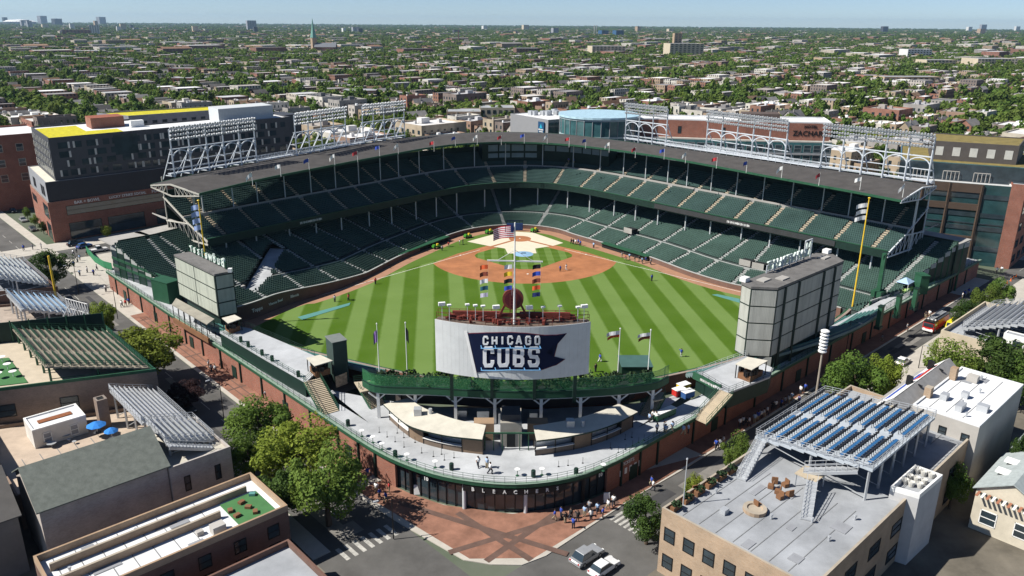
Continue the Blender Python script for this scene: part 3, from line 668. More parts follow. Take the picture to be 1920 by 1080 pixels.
# ------------------------------------------------------------------ light towers on the roof edge
def light_tower(a, b, npost, label, arches):
    a, b = Vector((a.x, a.y, 28)), Vector((b.x, b.y, 28)); d = (b-a); Ln = d.length; d.normalize(); n = Vector((d.y, -d.x, 0))   # n: towards the field
    if n.dot(Vector((0, 0, 0))-a) < 0: n = -n
    t = thing('light_tower', label, 'light tower', a, 'floodlight towers on the roof')
    H = 12.6
    for k in range(npost):
        p = a+d*(Ln*k/(npost-1)); mb = MB(); mb.bar(p, p+V(0, 0, H), .34); mb.build('post', m_lt, t)
        mb = MB(); q = p-n*5.5-V(0, 0, 1.2); mb.bar(q, p+V(0, 0, H*.62), .2); mb.bar(p-n*2.6+V(0, 0, 3.6), p+V(0, 0, 3.6), .14); mb.bar(p-n*1.4+V(0, 0, 6), p+V(0, 0, 6), .14); mb.bar(p-n*4, p+V(0, 0, .2), .2); mb.build('brace', m_lt, t)
    mb = MB()
    for z in (H*.58, H*.8, H): mb.bar(a+V(0, 0, z), b+V(0, 0, z), .22)
    mb.bar(a-n*1.2+V(0, 0, H*.3), b-n*1.2+V(0, 0, H*.3), .2); mb.bar(a-n*.9+V(0, 0, H*.58), b-n*.9+V(0, 0, H*.58), .16); mb.build('cross_beam', m_lt, t)
    st = Ln/(npost-1)
    for k in range(npost-1):
        p = a+d*(st*k); mb = MB(); pr = None
        for i in range(9):
            an = math.pi*i/8; q = p+d*(st/2-st/2*math.cos(an))+V(0, 0, H*.36+math.sin(an)*H*.19)
            if pr is not None: mb.bar(pr, q, .26)
            pr = q
        mb.build('arch', m_lt, t)
        if not arches: mb = MB(); mb.bar(p, p+d*st+V(0, 0, H*.55), .14); mb.build('diagonal', m_lt, t)
    mb = MB(); e = d*.9
    for z in (1.0, 2.0): mb.bar(a-e+V(0, 0, z)-n*.2, b+e+V(0, 0, z)-n*.2, .12); mb.bar(a-e+V(0, 0, z)-n*1.5, b+e+V(0, 0, z)-n*1.5, .12)
    P = [a-e-n*.2, b+e-n*.2, b+e-n*1.6, a-e-n*1.6]; mb.prism([(p.x, p.y) for p in P], 28.7, 28.95, True); mb.build('catwalk', m_lt, t)
    mb = MB(); nl = int(Ln/.78)
    for r_, (z, o_) in enumerate(((H-2.6, .3), (H-1.5, .5), (H-.4, .7), (H+.6, .8))):
        for i in range(nl+1):
            p = a+d*(Ln*i/nl)+n*o_+V(0, 0, z+(i % 2)*.12); mb.tube(p-n*.2+V(0, 0, .1), p+n*.3-V(0, 0, .15), .2, .34, n=7)
    for z in (H-2.9, H-1.8, H-.7, H+.3): mb.bar(a+n*.3+V(0, 0, z), b+n*.3+V(0, 0, z), .12)
    mb.build('lamp_bank', m_lamp, t)['kind'] = 'stuff'
    return t
m_lt = M('white_tower_steel', (.56, .6, .64), rough=.5, var=.05); m_lamp = M('lamp_housing', (.5, .52, .54), rough=.4, var=.1)
TW = [((328, 332), (482, 306), 6, 'white floodlight tower at the right field end of the roof', False), ((557, 294), (650, 276), 5, 'white floodlight tower midway along the first base roof', False),
      ((682, 271), (759, 259), 5, 'white floodlight tower on the first base roof nearest the press box', False), ((1172, 264), (1248, 275), 4, 'short floodlight tower with three arches on the roof before the glass hotel', True),
      ((1323, 284), (1470, 308), 6, 'white arched floodlight tower midway along the third base roof', True), ((1537, 318), (1738, 347), 6, 'white arched floodlight tower at the left field end of the roof', True)]
for a, b, n, lab, ar in TW: light_tower(at(*a, 28), at(*b, 28), n, lab, ar)
for lab, a, b in (('long white catwalk girder linking the first base floodlight towers', (482, 306), (682, 271)), ('long white catwalk girder linking the third base floodlight towers', (1248, 275), (1537, 318))):
    a, b = at(*a, 28), at(*b, 28); t = thing('roof_catwalk', lab, 'catwalk', a); d = (b-a).normalized(); n = Vector((d.y, -d.x, 0))
    mb = MB(); P = [a-n*.7, b-n*.7, b+n*.7, a+n*.7]; mb.prism([(p.x, p.y) for p in P], 28.7, 28.95, True); mb.build('walkway', m_lt, t)
    mb = MB()
    for o_ in (-.7, .7):
        for z in (.7, 1.3, 2.0): mb.bar(a+n*o_+V(0, 0, z), b+n*o_+V(0, 0, z), .1)
        for k in range(int((b-a).length/2.5)): p = a+d*k*2.5+n*o_; mb.bar(p-V(0, 0, .5), p+V(0, 0, 2), .1)
    mb.build('railing', m_lt, t)
# small flags along the roof edge
FLG = [(472, 332, 0), (525, 315, 0), (578, 303, 1), (626, 294, 0), (669, 288, 2), (710, 277, 1), (745, 273, 0), (812, 268, 2), (852, 258, 1), (893, 255, 0), (938, 256, 2), (981, 253, 1), (1024, 254, 0), (1065, 260, 2), (1096, 263, 1), (1140, 270, 0), (1189, 280, 2), (1243, 283, 1), (1283, 290, 0), (1341, 300, 2), (1397, 308, 1), (1463, 318, 0), (1533, 332, 2), (1610, 340, 0), (1690, 354, 0)]
m_flag = [M('white_flag_cloth', (.78, .78, .77)), M('blue_flag_cloth', (.04, .08, .4)), M('red_flag_cloth', (.5, .05, .06))]
def flag_mesh(mb, p, w_, h, dirv, wave=.25, n=6, ph=0., droop=.25):
    "waving cloth with thickness from a staff point p"
    d = Vector(dirv).normalized(); s = Vector((-d.y, d.x, 0)); prev = None
    for i in range(n+1):
        t = i/n; c = Vector(p)+d*(w_*t)+s*(math.sin(t*6+ph)*wave*t)-V(0, 0, droop*w_*t*t); q = (c, c-V(0, 0, h))
        if prev:
            mb.poly([prev[0], prev[1], q[1], q[0]]); e = s*.012
            mb.poly([prev[1]+e, prev[0]+e, q[0]+e, q[1]+e])
        prev = q
names = ['white', 'blue', 'red']
for i, (px, py, c) in enumerate(FLG):
    b = at(px+2, py+16, 27.7); seg = 'first base' if px < 860 else ('home plate' if px < 1090 else 'third base')
    same = [k for k in FLG if k[2] == c and ('first base' if k[0] < 860 else ('home plate' if k[0] < 1090 else 'third base')) == seg]; rk = same.index((px, py, c))
    od = ['first', 'second', 'third', 'fourth', 'fifth', 'sixth', 'seventh'][rk]
    t = thing('roof_flag', f'small {names[c]} flag, {od} {names[c]} one from the left on the {seg} roof', 'flag', b, 'flags along the grandstand roof')
    mb = MB(); mb.tube(b, b+V(0, 0, 3.4), .07, .05, n=6); mb.build('pole', m_white, t)
    mb = MB(); flag_mesh(mb, b+V(0, 0, 3.3), 1.5, 1.0, (-.9, .2 if i % 2 else -.35, 0), ph=i, droop=.35 if i % 3 else .9); mb.build('cloth', m_flag[c], t)
# ------------------------------------------------------------------ outfield bleachers along both streets
bl = thing('bleachers', 'outfield bleachers with red brick street walls and grey concrete decks', 'bleachers', (-10, -140, 0))
OWP = [(-112, -49), (-86, -79.3), (-60, -109.4), (-36, -137.2)] ; OWQ = [(14, -140.9), (40, -118.9), (70, -93.6), (100, -68.4), (128, -45)]
arcp = [(-36, -137.2), (-30.2, -143.6), (-25, -148), (-18.5, -151.6), (-10, -153.5), (-1.5, -152.1), (6, -147.6), (14, -140.9)]
ARC = [tuple(p) for p in spline(arcp, 40)]
OW = [tuple(p) for p in resample(OWP, 40)]+ARC[1:]+[tuple(p) for p in resample(OWQ, 46)][1:]
OWA = np.array(OW); OWN = normals2(OWA)                       # left of travel = inward
DK = 5.0
def off2(w_): return OWA+OWN*w_
def curb(mb, P, Q, z0, z1):
    for j in range(len(P)-1): mb.hexa([(*P[j], z0), (*P[j+1], z0), (*Q[j+1], z0), (*Q[j], z0)], [(*P[j], z1), (*P[j+1], z1), (*Q[j+1], z1), (*Q[j], z1)])
iG0 = int(np.linalg.norm(OWA-np.array([-27, -146.3]), axis=1).argmin()); iG1 = int(np.linalg.norm(OWA-np.array([4.5, -148.6]), axis=1).argmin())
for a, b in ((0, iG0), (iG1, len(OW)-1)):
    mb = MB(); curb(mb, off2(0)[a:b+1], off2(.4)[a:b+1], 0, DK-.35); mb.build('brick_wall', m_brick, bl)
mb = MB()                                                     # brick piers along the wall
for j in list(range(2, iG0, 3))+list(range(iG1+2, len(OW)-2, 3)):
    p = OWA[j]-OWN[j]*.1; mb = MB(); mb.box((p[0], p[1], (DK-.35)/2), (.32, .32, DK-.35), math.atan2(OWN[j][0], -OWN[j][1])); mb.build('wall_pier', m_dgreen, bl)
for j in list(range(4, iG0-2, 7))+list(range(iG1+4, len(OW)-6, 9)):   # doors in the wall
    p = OWA[j]-OWN[j]*.06; mb = MB(); mb.box((p[0], p[1], 1.35), (1.9, .14, 2.5), math.atan2(OWN[j][0], -OWN[j][1])+math.pi); mb.build('wall_door', m_dgreen, bl)
mb = MB(); curb(mb, off2(-.45), off2(.1), DK-.35, DK+.25); mb.build('deck_fascia', m_green, bl)
mb = MB(); curb(mb, off2(-.5), off2(.15), DK+.25, DK+.31); mb.build('fascia_cap', M('pale_green_edge', (.2, .28, .22)), bl)
mb = MB(); D1 = off2(4.2)
jm = [j for j in range(len(OW)) if -37 < OWA[j][0] < 16 and OWA[j][1] < -133]
mb.strip([(*p, DK) for p in off2(.1)], [(*p, DK) for p in D1]); 
cen = [tuple(D1[j]) for j in jm]
mb.poly([(x, y, DK-.004) for x, y in cen+[(24, -124), (17, -128), (10, -129.5), (-5, -130.5), (-22, -129), (-32, -126), (-42, -121.5)]])
mb.build('lower_deck_floor', m_deck, bl)
def railing(P, z, name, mat, par, h=1.1, step=1.9, nr=3, t=.05):
    mb = MB(); P = [Vector((p[0], p[1], z if len(p) < 3 else p[2])) for p in P]
    for a, b in zip(P[:-1], P[1:]):
        L_ = (b-a).length; k = max(1, int(round(L_/step)))
        for i in range(k): q = a.lerp(b, i/k); mb.bar(q, q+V(0, 0, h), t)
        for r_ in range(1, nr+1): mb.bar(a+V(0, 0, h*r_/nr), b+V(0, 0, h*r_/nr), t*.8)
    mb.bar(P[-1], P[-1]+V(0, 0, h), t); return mb.build(name, mat, par)
railing([tuple(p) for p in off2(-.25)[::2]], DK+.3, 'deck_railing', m_green, bl)
# outfield wall with ivy, sloping seats, terraces
OFN = OFC/np.linalg.norm(OFC, axis=1)[:, None]
m_ivy = M('ivy_leaves', (.03, .075, .02), var=.5, scale=2.5, bump=1., bscale=6)
def of_strip(i0, i1, w0, w1, z0, z1, mat, name):
    mb = MB(); curb(mb, (OFC+OFN*w0)[i0:i1][::-1], (OFC+OFN*w1)[i0:i1][::-1], z0, z1); return mb.build(name, mat, bl)
of_strip(2, 119, 0, .6, 0, 3.5, m_brick, 'outfield_wall')
iv = MB(); r0 = random.Random(3)
for j in range(4, 117):                                       # ivy leaves standing off the wall face
    for k in range(34):
        t = r0.random(); p = (OFC[j]*(1-t)+OFC[j+1]*t); n = OFN[j]; z = .15+3.2*r0.random(); s_ = .16+.12*r0.random(); c = Vector((p[0]-n[0]*(.05+.2*r0.random()), p[1]-n[1]*(.05+.2*r0.random()), z))
        a = Vector((-n[1], n[0], r0.uniform(-.5, .5))).normalized()*s_; b = Vector((-n[0]*r0.uniform(.1, .9), -n[1]*r0.uniform(.1, .9), 1)).normalized()*s_
        iv.poly([c-a-b, c+a-b, c+a+b, c-a+b])
iv.build('ivy', m_ivy, bl)['kind'] = 'stuff'
# green basket screen along the top of the wall
of_strip(2, 119, -.5, .05, 3.3, 3.42, m_green, 'wall_basket')
m_bench = M('bleacher_bench', (.06, .165, .15), rough=.5, var=.2, scale=.3); m_btread = M('bleacher_tread', (.16, .23, .23), var=.2)
def bleacher_block(i0, i1, nrow, name):
    for k in range(nrow):
        w_ = .7+k*.85; z = 3.3+k*.45
        of_strip(i0, i1, w_, w_+.88, z-.6, z, m_btread, 'bleacher_tread'); of_strip(i0, i1, w_+.3, w_+.62, z+.3, z+.42, m_bench, 'bleacher_bench')
thC = np.degrees(np.arctan2(OFC[:, 0], -OFC[:, 1])); ix = lambda th: int(np.abs(thC-th).argmin())
bleacher_block(ix(-38), ix(-15.5), 10, 'right'); bleacher_block(ix(12.5), ix(41), 10, 'left')
TZ = 8.2
rt_ = [at(*p, TZ) for p in ((447, 612), (470, 616), (530, 641), (590, 667), (603, 688), (574, 716), (500, 674), (412, 622))]
lt_ = [at(*p, TZ) for p in ((1306, 701), (1352, 683), (1398, 667), (1450, 690), (1444, 706), (1366, 736), (1352, 729))]
for nm, pts in (('terrace_slab', rt_), ('terrace_slab', lt_)):
    mb = MB(); mb.prism([(p.x, p.y) for p in pts], TZ-.35, TZ); mb.build(nm, m_deck, bl)
    mb = MB(); mb.prism([(p.x*.985+pts[0].x*.015, p.y*.985+pts[0].y*.015) for p in pts], DK, TZ-.36); mb.build('terrace_base', m_dgreen, bl)
railing([tuple(p) for p in rt_[4:]], TZ, 'terrace_railing', m_green, bl); railing([tuple(p) for p in rt_[:4]], TZ, 'terrace_railing', m_dgreen, bl)
railing([tuple(p) for p in lt_[3:]]+[tuple(lt_[0])], TZ, 'terrace_railing', m_dgreen, bl); railing([tuple(p) for p in lt_[:3]], TZ, 'terrace_railing', m_steel, bl)
mb = MB(); q = [rt_[5]+(rt_[4]-rt_[5])*.15, rt_[7]]; d = (rt_[5]-rt_[7]).normalized(); n = Vector((-d.y, d.x, 0))
# green beam with raised emblem over the dark passage on the left field side
bm_a, bm_b = at(1300, 703, 7.9), at(1352, 730, 7.9)
mb = MB(); mb.bar(bm_a, bm_b, .3, 1.3); beam = mb.build('passage_beam', m_green, bl)
for k in range(3):
    p = bm_a.lerp(bm_b, .4+.24*k); dd = (bm_b-bm_a).normalized(); marks(p+Vector((dd.y, -dd.x, 0))*.16, (dd.x, dd.y), 1.5, .5, bl, 'beam_print', k+3)
# stairs from terrace to deck: four flights
def stairs(top, bot, width, n, name, par, mt=m_tanstair, mr=m_green, rails=True):
    top, bot = Vector(top), Vector(bot); d = Vector((bot.x-top.x, bot.y-top.y, 0)); run = d.length; d.normalize(); s = Vector((-d.y, d.x, 0)); dz = (top.z-bot.z)/n
    t = MB()
    for k in range(n):
        c = top+d*(run*(k+.5)/n); z1 = top.z-dz*(k+.15); ang = math.atan2(d.y, d.x); t.box((c.x, c.y, z1-.09), (run/n*1.02, width, .18), ang)
    st = t.build(name, mt, par)
    if par is not None and par.parent is not None: pass
    mb = MB()
    for sg in (-1, 1):
        a, b = top+s*(sg*width/2), bot+s*(sg*width/2); mb.bar(a-V(0, 0, .25), b-V(0, 0, .2), .1, .45)
        if rails:
            for h in (.5, 1.05): mb.bar(a+V(0, 0, h), b+V(0, 0, h), .06)
            for k in range(6): q = a.lerp(b, k/5); mb.bar(q, q+V(0, 0, 1.05), .05)
    mb.build('stair_rail', mr, par); return st
stairs(at(585, 712, TZ), at(620, 775, DK), 3.0, 20, 'stair_flight', bl); stairs(at(686, 722, 8.0), at(709, 762, DK), 3.0, 16, 'stair_flight', bl)
stairs(at(1362, 735, TZ), at(1312, 790, DK), 2.6, 20, 'stair_flight', bl); stairs(at(1235, 738, 8.0), at(1212, 782, DK), 2.6, 16, 'stair_flight', bl)
# landing platforms beside the batter's eye
for P in (((664, 716), (694, 713), (700, 730), (676, 735)), ((1222, 735), (1246, 735), (1244, 748), (1226, 752))):
    q = [at(*p, 8.0) for p in P]; mb = MB(); mb.prism([(p.x, p.y) for p in q], 7.8, 8.0, True); mb.build('stair_landing', m_tanstair, bl); railing([tuple(p) for p in q[:3]], 8.0, 'landing_railing', m_green, bl)
# green control boxes and cabins on the terraces
def cabin(p0, p1, depth, z0, z1, mat, name='cabin', roofm=None):
    a, b = Vector(p0), Vector(p1); d = (b-a); d.z = 0; d.normalize(); n = Vector((-d.y, d.x, 0)); P = [a, b, b+n*depth, a+n*depth]
    mb = MB(); mb.prism([(p.x, p.y) for p in P], z0, z1-.12); o = mb.build(name, mat, bl)
    mb = MB(); e = .12; P = [a-d*e-n*e, b+d*e-n*e, b+d*e+n*(depth+e), a-d*e+n*(depth+e)]; mb.prism([(p.x, p.y) for p in P], z1-.12, z1, True); mb.build('cabin_roof', roofm or mat, bl); return o
m_grn2 = M('slate_green_cladding', (.035, .06, .05), rough=.6, var=.1)
cabin(at(627, 692, TZ), at(653, 686, TZ), 3.6, DK, 13.4, m_grn2, roofm=M('cabin_roof_grey', (.16, .18, .17)))
cabin(at(288, 562, DK), at(318, 571, DK), 3.4, DK, 10.2, m_green)
cabin(at(1165, 712, 7.0), at(1222, 712, 7.0), 5.0, DK, 9.6, m_dgreen, roofm=M('shed_green_roof', (.05, .11, .1)))
# poster on the cabin
q = at(638, 712, 7.2); mb = MB()
c0, c1 = at(630, 727, 5.6), at(651, 719, 5.6); dd = (c1-c0).normalized(); nn = Vector((dd.y, -dd.x, 0))*.08
mb.hexa([c0+nn, c1+nn, c1, c0], [c0+nn+V(0, 0, 2.2), c1+nn+V(0, 0, 2.2), c1+V(0, 0, 2.2), c0+V(0, 0, 2.2)]); mb.build('drink_poster', M('poster_print', (.42, .3, .2), var=.6, scale=2), bl)
# small bar shelters with canopy roofs
def shelter(corners, z0, h, label, mt=m_tan):
    P = [at(*c, z0+h) for c in corners]; c = sum(P, Vector())/4
    t = thing('bar_shelter', label, 'shelter', (c.x, c.y, z0)); mb = MB(); mb.prism([(p.x, p.y) for p in P], z0+h-.15, z0+h, True); mb.build('canopy', mt, t)
    for p in P:
        q = p.lerp(c, .08); mb = MB(); mb.bar((q.x, q.y, z0), (q.x, q.y, z0+h-.15), .14); mb.build('post', m_black, t)
    mb = MB(); I = [p.lerp(c, .22) for p in P]; mb.prism([(p.x, p.y) for p in I], z0, z0+1.05); mb.build('counter', m_wood, t)
    mb = MB()
    for k in range(14): r1 = random.Random(k); p = I[k % 4].lerp(I[(k+1) % 4], r1.random()); mb.box((p.x, p.y, z0+1.2+r1.random()*.4), (.5, .45, .6+r1.random()*.5), r1.random()*3)
    mb.build('equipment', m_black, t)
shelter(((574, 671), (600, 665), (624, 676), (590, 686)), TZ, 2.6, 'wood roofed bar shelter on the right field terrace beside the slate cabin')
shelter(((416, 596), (440, 590), (453, 597), (428, 606)), TZ, 2.6, 'grey roofed bar shelter at the foot of the right field video board')
shelter(((1379, 682), (1402, 669), (1440, 676), (1410, 693)), TZ, 2.8, 'tan roofed bar shelter below the left field video board')
bp = [at(*p, 9.4) for p in ((330, 558), (402, 597), (388, 607), (322, 570))]
t = thing('bar_canopy', 'long weathered canopy bar along the base of the right field video board', 'shelter', (bp[0].x, bp[0].y, DK)); mb = MB()
mb.prism([(p.x, p.y) for p in bp], 9.1, 9.3, True); mb.build('canopy', M('weathered_canopy', (.3, .28, .23), var=.2), t)
for k in range(7):
    for a, b in ((bp[0], bp[1]), (bp[3], bp[2])): p = a.lerp(b, .02+k*.16); mb = MB(); mb.bar((p.x, p.y, DK), (p.x, p.y, 9.1), .12); mb.build('post', m_black, t)
mb = MB(); mb.wall([(bp[3].x, bp[3].y), (bp[2].x, bp[2].y)], DK+.1, DK+1.2, .4); mb.build('counter', m_wood, t)
# batter's eye: planted slope, mesh fence, green fascia on white columns
BE = spline([(-34, -131.0), (-31.1, -133.6), (-22, -134.6), (-14, -135.9), (-6, -136.5), (2, -136.2), (9, -135.4), (14.5, -134.0), (17.5, -131.5)], 50); BN = normals2(BE)   # left of travel = towards field
mb = MB(); curb(mb, BE-BN*.15, BE+BN*.15, 10.1, 11.3); mb.build('eye_fascia', m_green, bl)
mb = MB(); curb(mb, BE-BN*.2, BE+BN*.2, 11.3, 11.38); mb.build('eye_trim', m_dgreen, bl)
mb = MB(); A_ = [(*p, 11.0) for p in BE]; B_ = [(*(p+n*3.2), 10.0) for p, n in zip(BE, BN)]; C_ = [(p[0]*.9, -119.5-abs(p[0]+5)*.02, 4.6) for p in BE]
mb.strip(A_, B_); mb.strip(B_, C_); mb.f = [tuple(reversed(x)) for x in mb.f]; mb.build('planted_slope', M('eye_green_membrane', (.07, .2, .075), var=.25), bl)
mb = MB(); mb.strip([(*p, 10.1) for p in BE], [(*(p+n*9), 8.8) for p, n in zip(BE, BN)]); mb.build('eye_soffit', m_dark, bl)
def meshmat(name, col, a):
    m = M(name, col, rough=.6); m.node_tree.nodes['Principled BSDF'].inputs['Alpha'].default_value = a; return m
m_mesh = meshmat('green_windscreen', (.05, .22, .09), .5)
mb = MB(); mb.strip([(*p, 11.38) for p in BE], [(*p, 13.3) for p in BE]); mb.build('fence_screen', m_mesh, bl)
mb = MB(); curb(mb, BE+BN*.5, BE+BN*.9, 9.65, 10.1); mb.build('eye_beam', m_steel, bl)
for j in range(0, 50, 3): post('fence_post', BE[j]+BN[j]*.1, 11.3, 13.5, .05, m_green, bl, 6)
mb = MB()
for j in range(49): mb.bar((*BE[j], 13.4), (*BE[j+1], 13.4), .07)
mb.build('fence_rail', m_green, bl)
for j in (3, 9, 15, 21, 28, 34, 40, 46):
    p = BE[j]+BN[j]*.8; mb = MB(); mb.box((p[0], p[1], 7.3), (.5, .4, 4.65), 0); mb.bar((p[0]-1.5, p[1], 9.7), (p[0], p[1], 8.4), .2); mb.bar((p[0]+1.5, p[1], 9.7), (p[0], p[1], 8.4), .2); mb.build('eye_column', m_white, bl)
# dark service wall behind the columns
mb = MB(); curb(mb, (BE+BN*6.5), (BE+BN*6.8), DK, 9.6); mb.build('service_wall', M('brown_service_wall', (.06, .05, .045)), bl)
mb = MB()
for k, (x, y, sx, sy, h) in enumerate(((-14, -133.5, 2, 1.2, 1.6), (-9.8, -135, 3.4, 1.4, 1.9), (-5.6, -134, 1.3, 1.3, 1.4), (-17.5, -132.5, 1.6, 1, 1.2))): mb.box((x, y, DK+h/2), (sx, sy, h))
mb.build('service_equipment', m_galv, bl)
# juniper shrubs on the planted slope
def leafball(mb, c, rx, rz, n, s, rr):
    for _ in range(n):
        u = Vector((rr.gauss(0, 1), rr.gauss(0, 1), rr.gauss(0, 1))).normalized()*(rr.random()**.4); p = Vector(c)+Vector((u.x*rx, u.y*rx, u.z*rz))
        a = Vector((rr.gauss(0, 1), rr.gauss(0, 1), rr.gauss(0, 1))).normalized()*s; b = a.cross(Vector((rr.gauss(0, 1), rr.gauss(0, 1), rr.gauss(0, 1)))).normalized()*s
        mb.poly([p-a-b, p+a-b, p+a+b, p-a+b])
m_jun = M('juniper_foliage', (.022, .045, .016), var=.5, scale=1.5)
rr = random.Random(11)
for k in range(17):
    j = int(3+k*2.7); p = BE[j]+BN[j]*(1.6+rr.random()*2.5); big = 1.0+rr.random()*.7
    mb = MB(); leafball(mb, (p[0], p[1], 10.9+.5*big), 1.1*big, .9*big, 260, .17, rr); o = mb.build('juniper_shrub', m_jun)
    tag(o, f'dark green juniper shrub behind the mesh fence, {["first","second","third","fourth","fifth","sixth","seventh","eighth","ninth","tenth","eleventh","twelfth","thirteenth","fourteenth","fifteenth","sixteenth","seventeenth"][k]} from the left', 'shrub', 'junipers on the planted slope')
# curved concession stands
def concession(fr, bk, label, flip):
    t = thing('concession_stand', label, 'kiosk', (*fr[len(fr)//2], DK)); mb = MB(); n = len(fr)
    for j in range(n-1):
        zf, zb = 8.1, 8.5; a, b, c, d = fr[j], fr[j+1], bk[j+1], bk[j]
        mb.hexa([(*a, zf-.2), (*b, zf-.2), (*c, zb-.2), (*d, zb-.2)], [(*a, zf), (*b, zf), (*c, zb), (*d, zb)])
    mb.build('roof', m_tan, t)
    mb = MB(); mb.strip([(*p, 7.82) for p in fr], [(*(p*1.0005), 8.12) for p in fr]); mb.build('roof_edge', m_dgreen, t)
    w0 = fr+(bk-fr)*.22; w1 = bk+(fr-bk)*.1; w2 = fr+(bk-fr)*.5
    mb = MB(); mb.strip([(*p, DK) for p in w1], [(*p, 8.2) for p in w1]); mb.strip([(*p, DK) for p in w2], [(*p, 8.1) for p in w2]); mb.build('rear_wall', M('brown_kiosk_wall', (.16, .12, .085)), t)
    for j in range(0, n-1, 4):
        e = min(j+4, n-1); P = w0[j:e+1]
        if (j//4) in (2, 5): mb = MB(); mb.strip([(*p, DK) for p in P], [(*p, 7.9) for p in P]); mb.build('wall_panel', M('kiosk_panel', (.2, .14, .095)), t); continue
        mb = MB(); curb(mb, P, P+(w1[j:e+1]-P)*.12, DK, DK+1.05); mb.build('counter_front', M('kiosk_front', (.17, .13, .1)), t)
        mb = MB(); curb(mb, P-(w1[j:e+1]-P)*.06, P+(w1[j:e+1]-P)*.15, DK+1.05, DK+1.13); mb.build('counter', m_white, t)
        mb = MB(); q = P+(w2[j:e+1]-P)*.8; curb(mb, q, q+(w2[j:e+1]-q)*.5, DK+.9, DK+1.9); mb.build('service_shelf', m_galv, t)
    for j in range(0, n, 4): post('stand_post', w0[j], DK, 8.05, .09, m_black, t, 6)
    mb = MB(); p = fr[n//3]*.4+bk[n//3]*.6; mb.box((p[0], p[1], 8.9), (1.2, 1.2, 1.1)); mb.tube((p[0]+2, p[1], 8.3), (p[0]+2, p[1], 9.3), .3); mb.build('roof_vent', m_galv, t)
def P2(px, py, z): p = at(px, py, z); return (p.x, p.y)
fr = spline([P2(719, 758, 8.1), P2(745, 782, 8.1), P2(775, 801, 8.1), P2(835, 816, 8.1), P2(904, 824, 8.1)], 25); bk = spline([P2(766, 746, 8.5), P2(790, 762, 8.5), P2(820, 775, 8.5), P2(862, 788, 8.5), P2(911, 797, 8.5)], 25)
concession(fr, bk, 'curved tan roofed concession stand left of the centre tower on the bleacher deck', 0)
fr = spline([P2(1006, 826, 8.1), P2(1060, 819, 8.1), P2(1115, 807, 8.1), P2(1160, 791, 8.1), P2(1196, 772, 8.1)], 25); bk = spline([P2(1000, 798, 8.5), P2(1040, 792, 8.5), P2(1085, 783, 8.5), P2(1125, 771, 8.5), P2(1160, 757, 8.5)], 25)
concession(fr, bk, 'curved tan roofed concession stand right of the centre tower, partly in shade', 1)
# centre stair tower between the stands
t = thing('stair_tower', 'small square stair tower with dark rooftop plant between the concession stands', 'tower', at(957, 850, DK))
a, b = at(938, 838, DK), at(978, 838, DK); d = (b-a).normalized(); n = Vector((-d.y, d.x, 0))
mb = MB(); P = [a, b, b+n*5, a+n*5]; mb.prism([(p.x, p.y) for p in P], DK, 9.2); mb.build('tower_wall', M('tower_render', (.3, .28, .24)), t)
mb = MB(); P = [a+d*.2+n*.6, b-d*.2+n*.6, b-d*.2+n*3.6, a+d*.2+n*3.6]; mb.prism([(p.x, p.y) for p in P], 9.2, 10.3, True); mb.build('roof_unit', M('dark_roof_unit', (.05, .05, .055)), t)
mb = MB(); c = (a+b)/2-n*.03; mb.box((c.x, c.y, DK+1.3), (1.3, .1, 2.6), math.atan2(d.y, d.x)); mb.build('doorway', m_dark, t)
for k, c in enumerate((a-d*2.6, b+d*2.6)): mb = MB(); mb.prism([(p.x, p.y) for p in (c-d*1.6+n*2, c+d*1.6+n*2, c+d*1.6+n*4, c-d*1.6+n*4)], DK, 8.0); mb.build('side_bay', M('tan_bay', (.32, .22, .14)), t)
mb = MB()
for k in range(-4, 5):
    if abs(k) < 1: continue
    c = (a+b)/2+d*(k*1.35)-n*1.0; mb.bar((c.x, c.y, DK), (c.x, c.y, 8.0), .14)
mb.bar(a-d*4-n*1.0+V(0, 0, 3.0), b+d*4-n*1.0+V(0, 0, 3.0), .2); mb.build('frame', m_green, t)
# entrance gate under the deck: dark glazed front with lettering
G = off2(-.02)[iG0:iG1+1]; GI = off2(.6)[iG0:iG1+1]
mb = MB(); curb(mb, GI, off2(1.0)[iG0:iG1+1], 0, DK-.4); mb.build('gate_glass', m_glass, bl)
mb = MB(); curb(mb, off2(-.02)[iG0:iG1+1], off2(.35)[iG0:iG1+1], DK-1.0, DK-.36); mb.build('gate_lintel', m_black, bl)
for j in range(len(G)): post('gate_mullion', GI[j]-OWN[iG0+j]*.1, 0, DK-.4, .07, m_black, bl, 4)
for s_ in np.linspace(.12, .88, 4): j = int(s_*(len(G)-1)); post('gate_column', G[j]+OWN[iG0+j]*.2, 0, DK-.4, .28, m_steel if .2 < s_ < .8 else m_black, bl)
jm_ = (iG0+iG1)//2+2
sign = MB(); A_ = off2(-.35)[jm_-5:jm_+6]; B_ = off2(-.15)[jm_-5:jm_+6]; curb(sign, A_, B_, DK-1.55, DK-.55); sg = sign.build('gate_sign', m_black, bl)
pc = off2(-.42)
word = 'BLEACHERS'
for k, ch in enumerate(word):
    j = jm_-4+k; t_ = OWA[j+1]-OWA[j-1]; p = pc[j]; lettering(ch, .8, (p[0], p[1], DK-1.05), (t_[0], t_[1], 0), mat=m_white, parent=bl, name='gate_lettering', bold=.015)
for px, j in ((850, jm_-9), (1066, jm_+9)):
    t_ = OWA[j+1]-OWA[j-1]; p = off2(-.1)[j]; lettering('10', .85, (p[0], p[1], DK-1.2), (t_[0], t_[1], 0), mat=m_white, parent=bl, name='gate_lettering', bold=.02)
j = iG1+3; t_ = OWA[j+1]-OWA[j-1]; p = off2(-.06)[j]; lettering('TICKETS', .8, (p[0], p[1], DK-1.3), (t_[0], t_[1], 0), mat=m_white, parent=bl, name='gate_lettering')
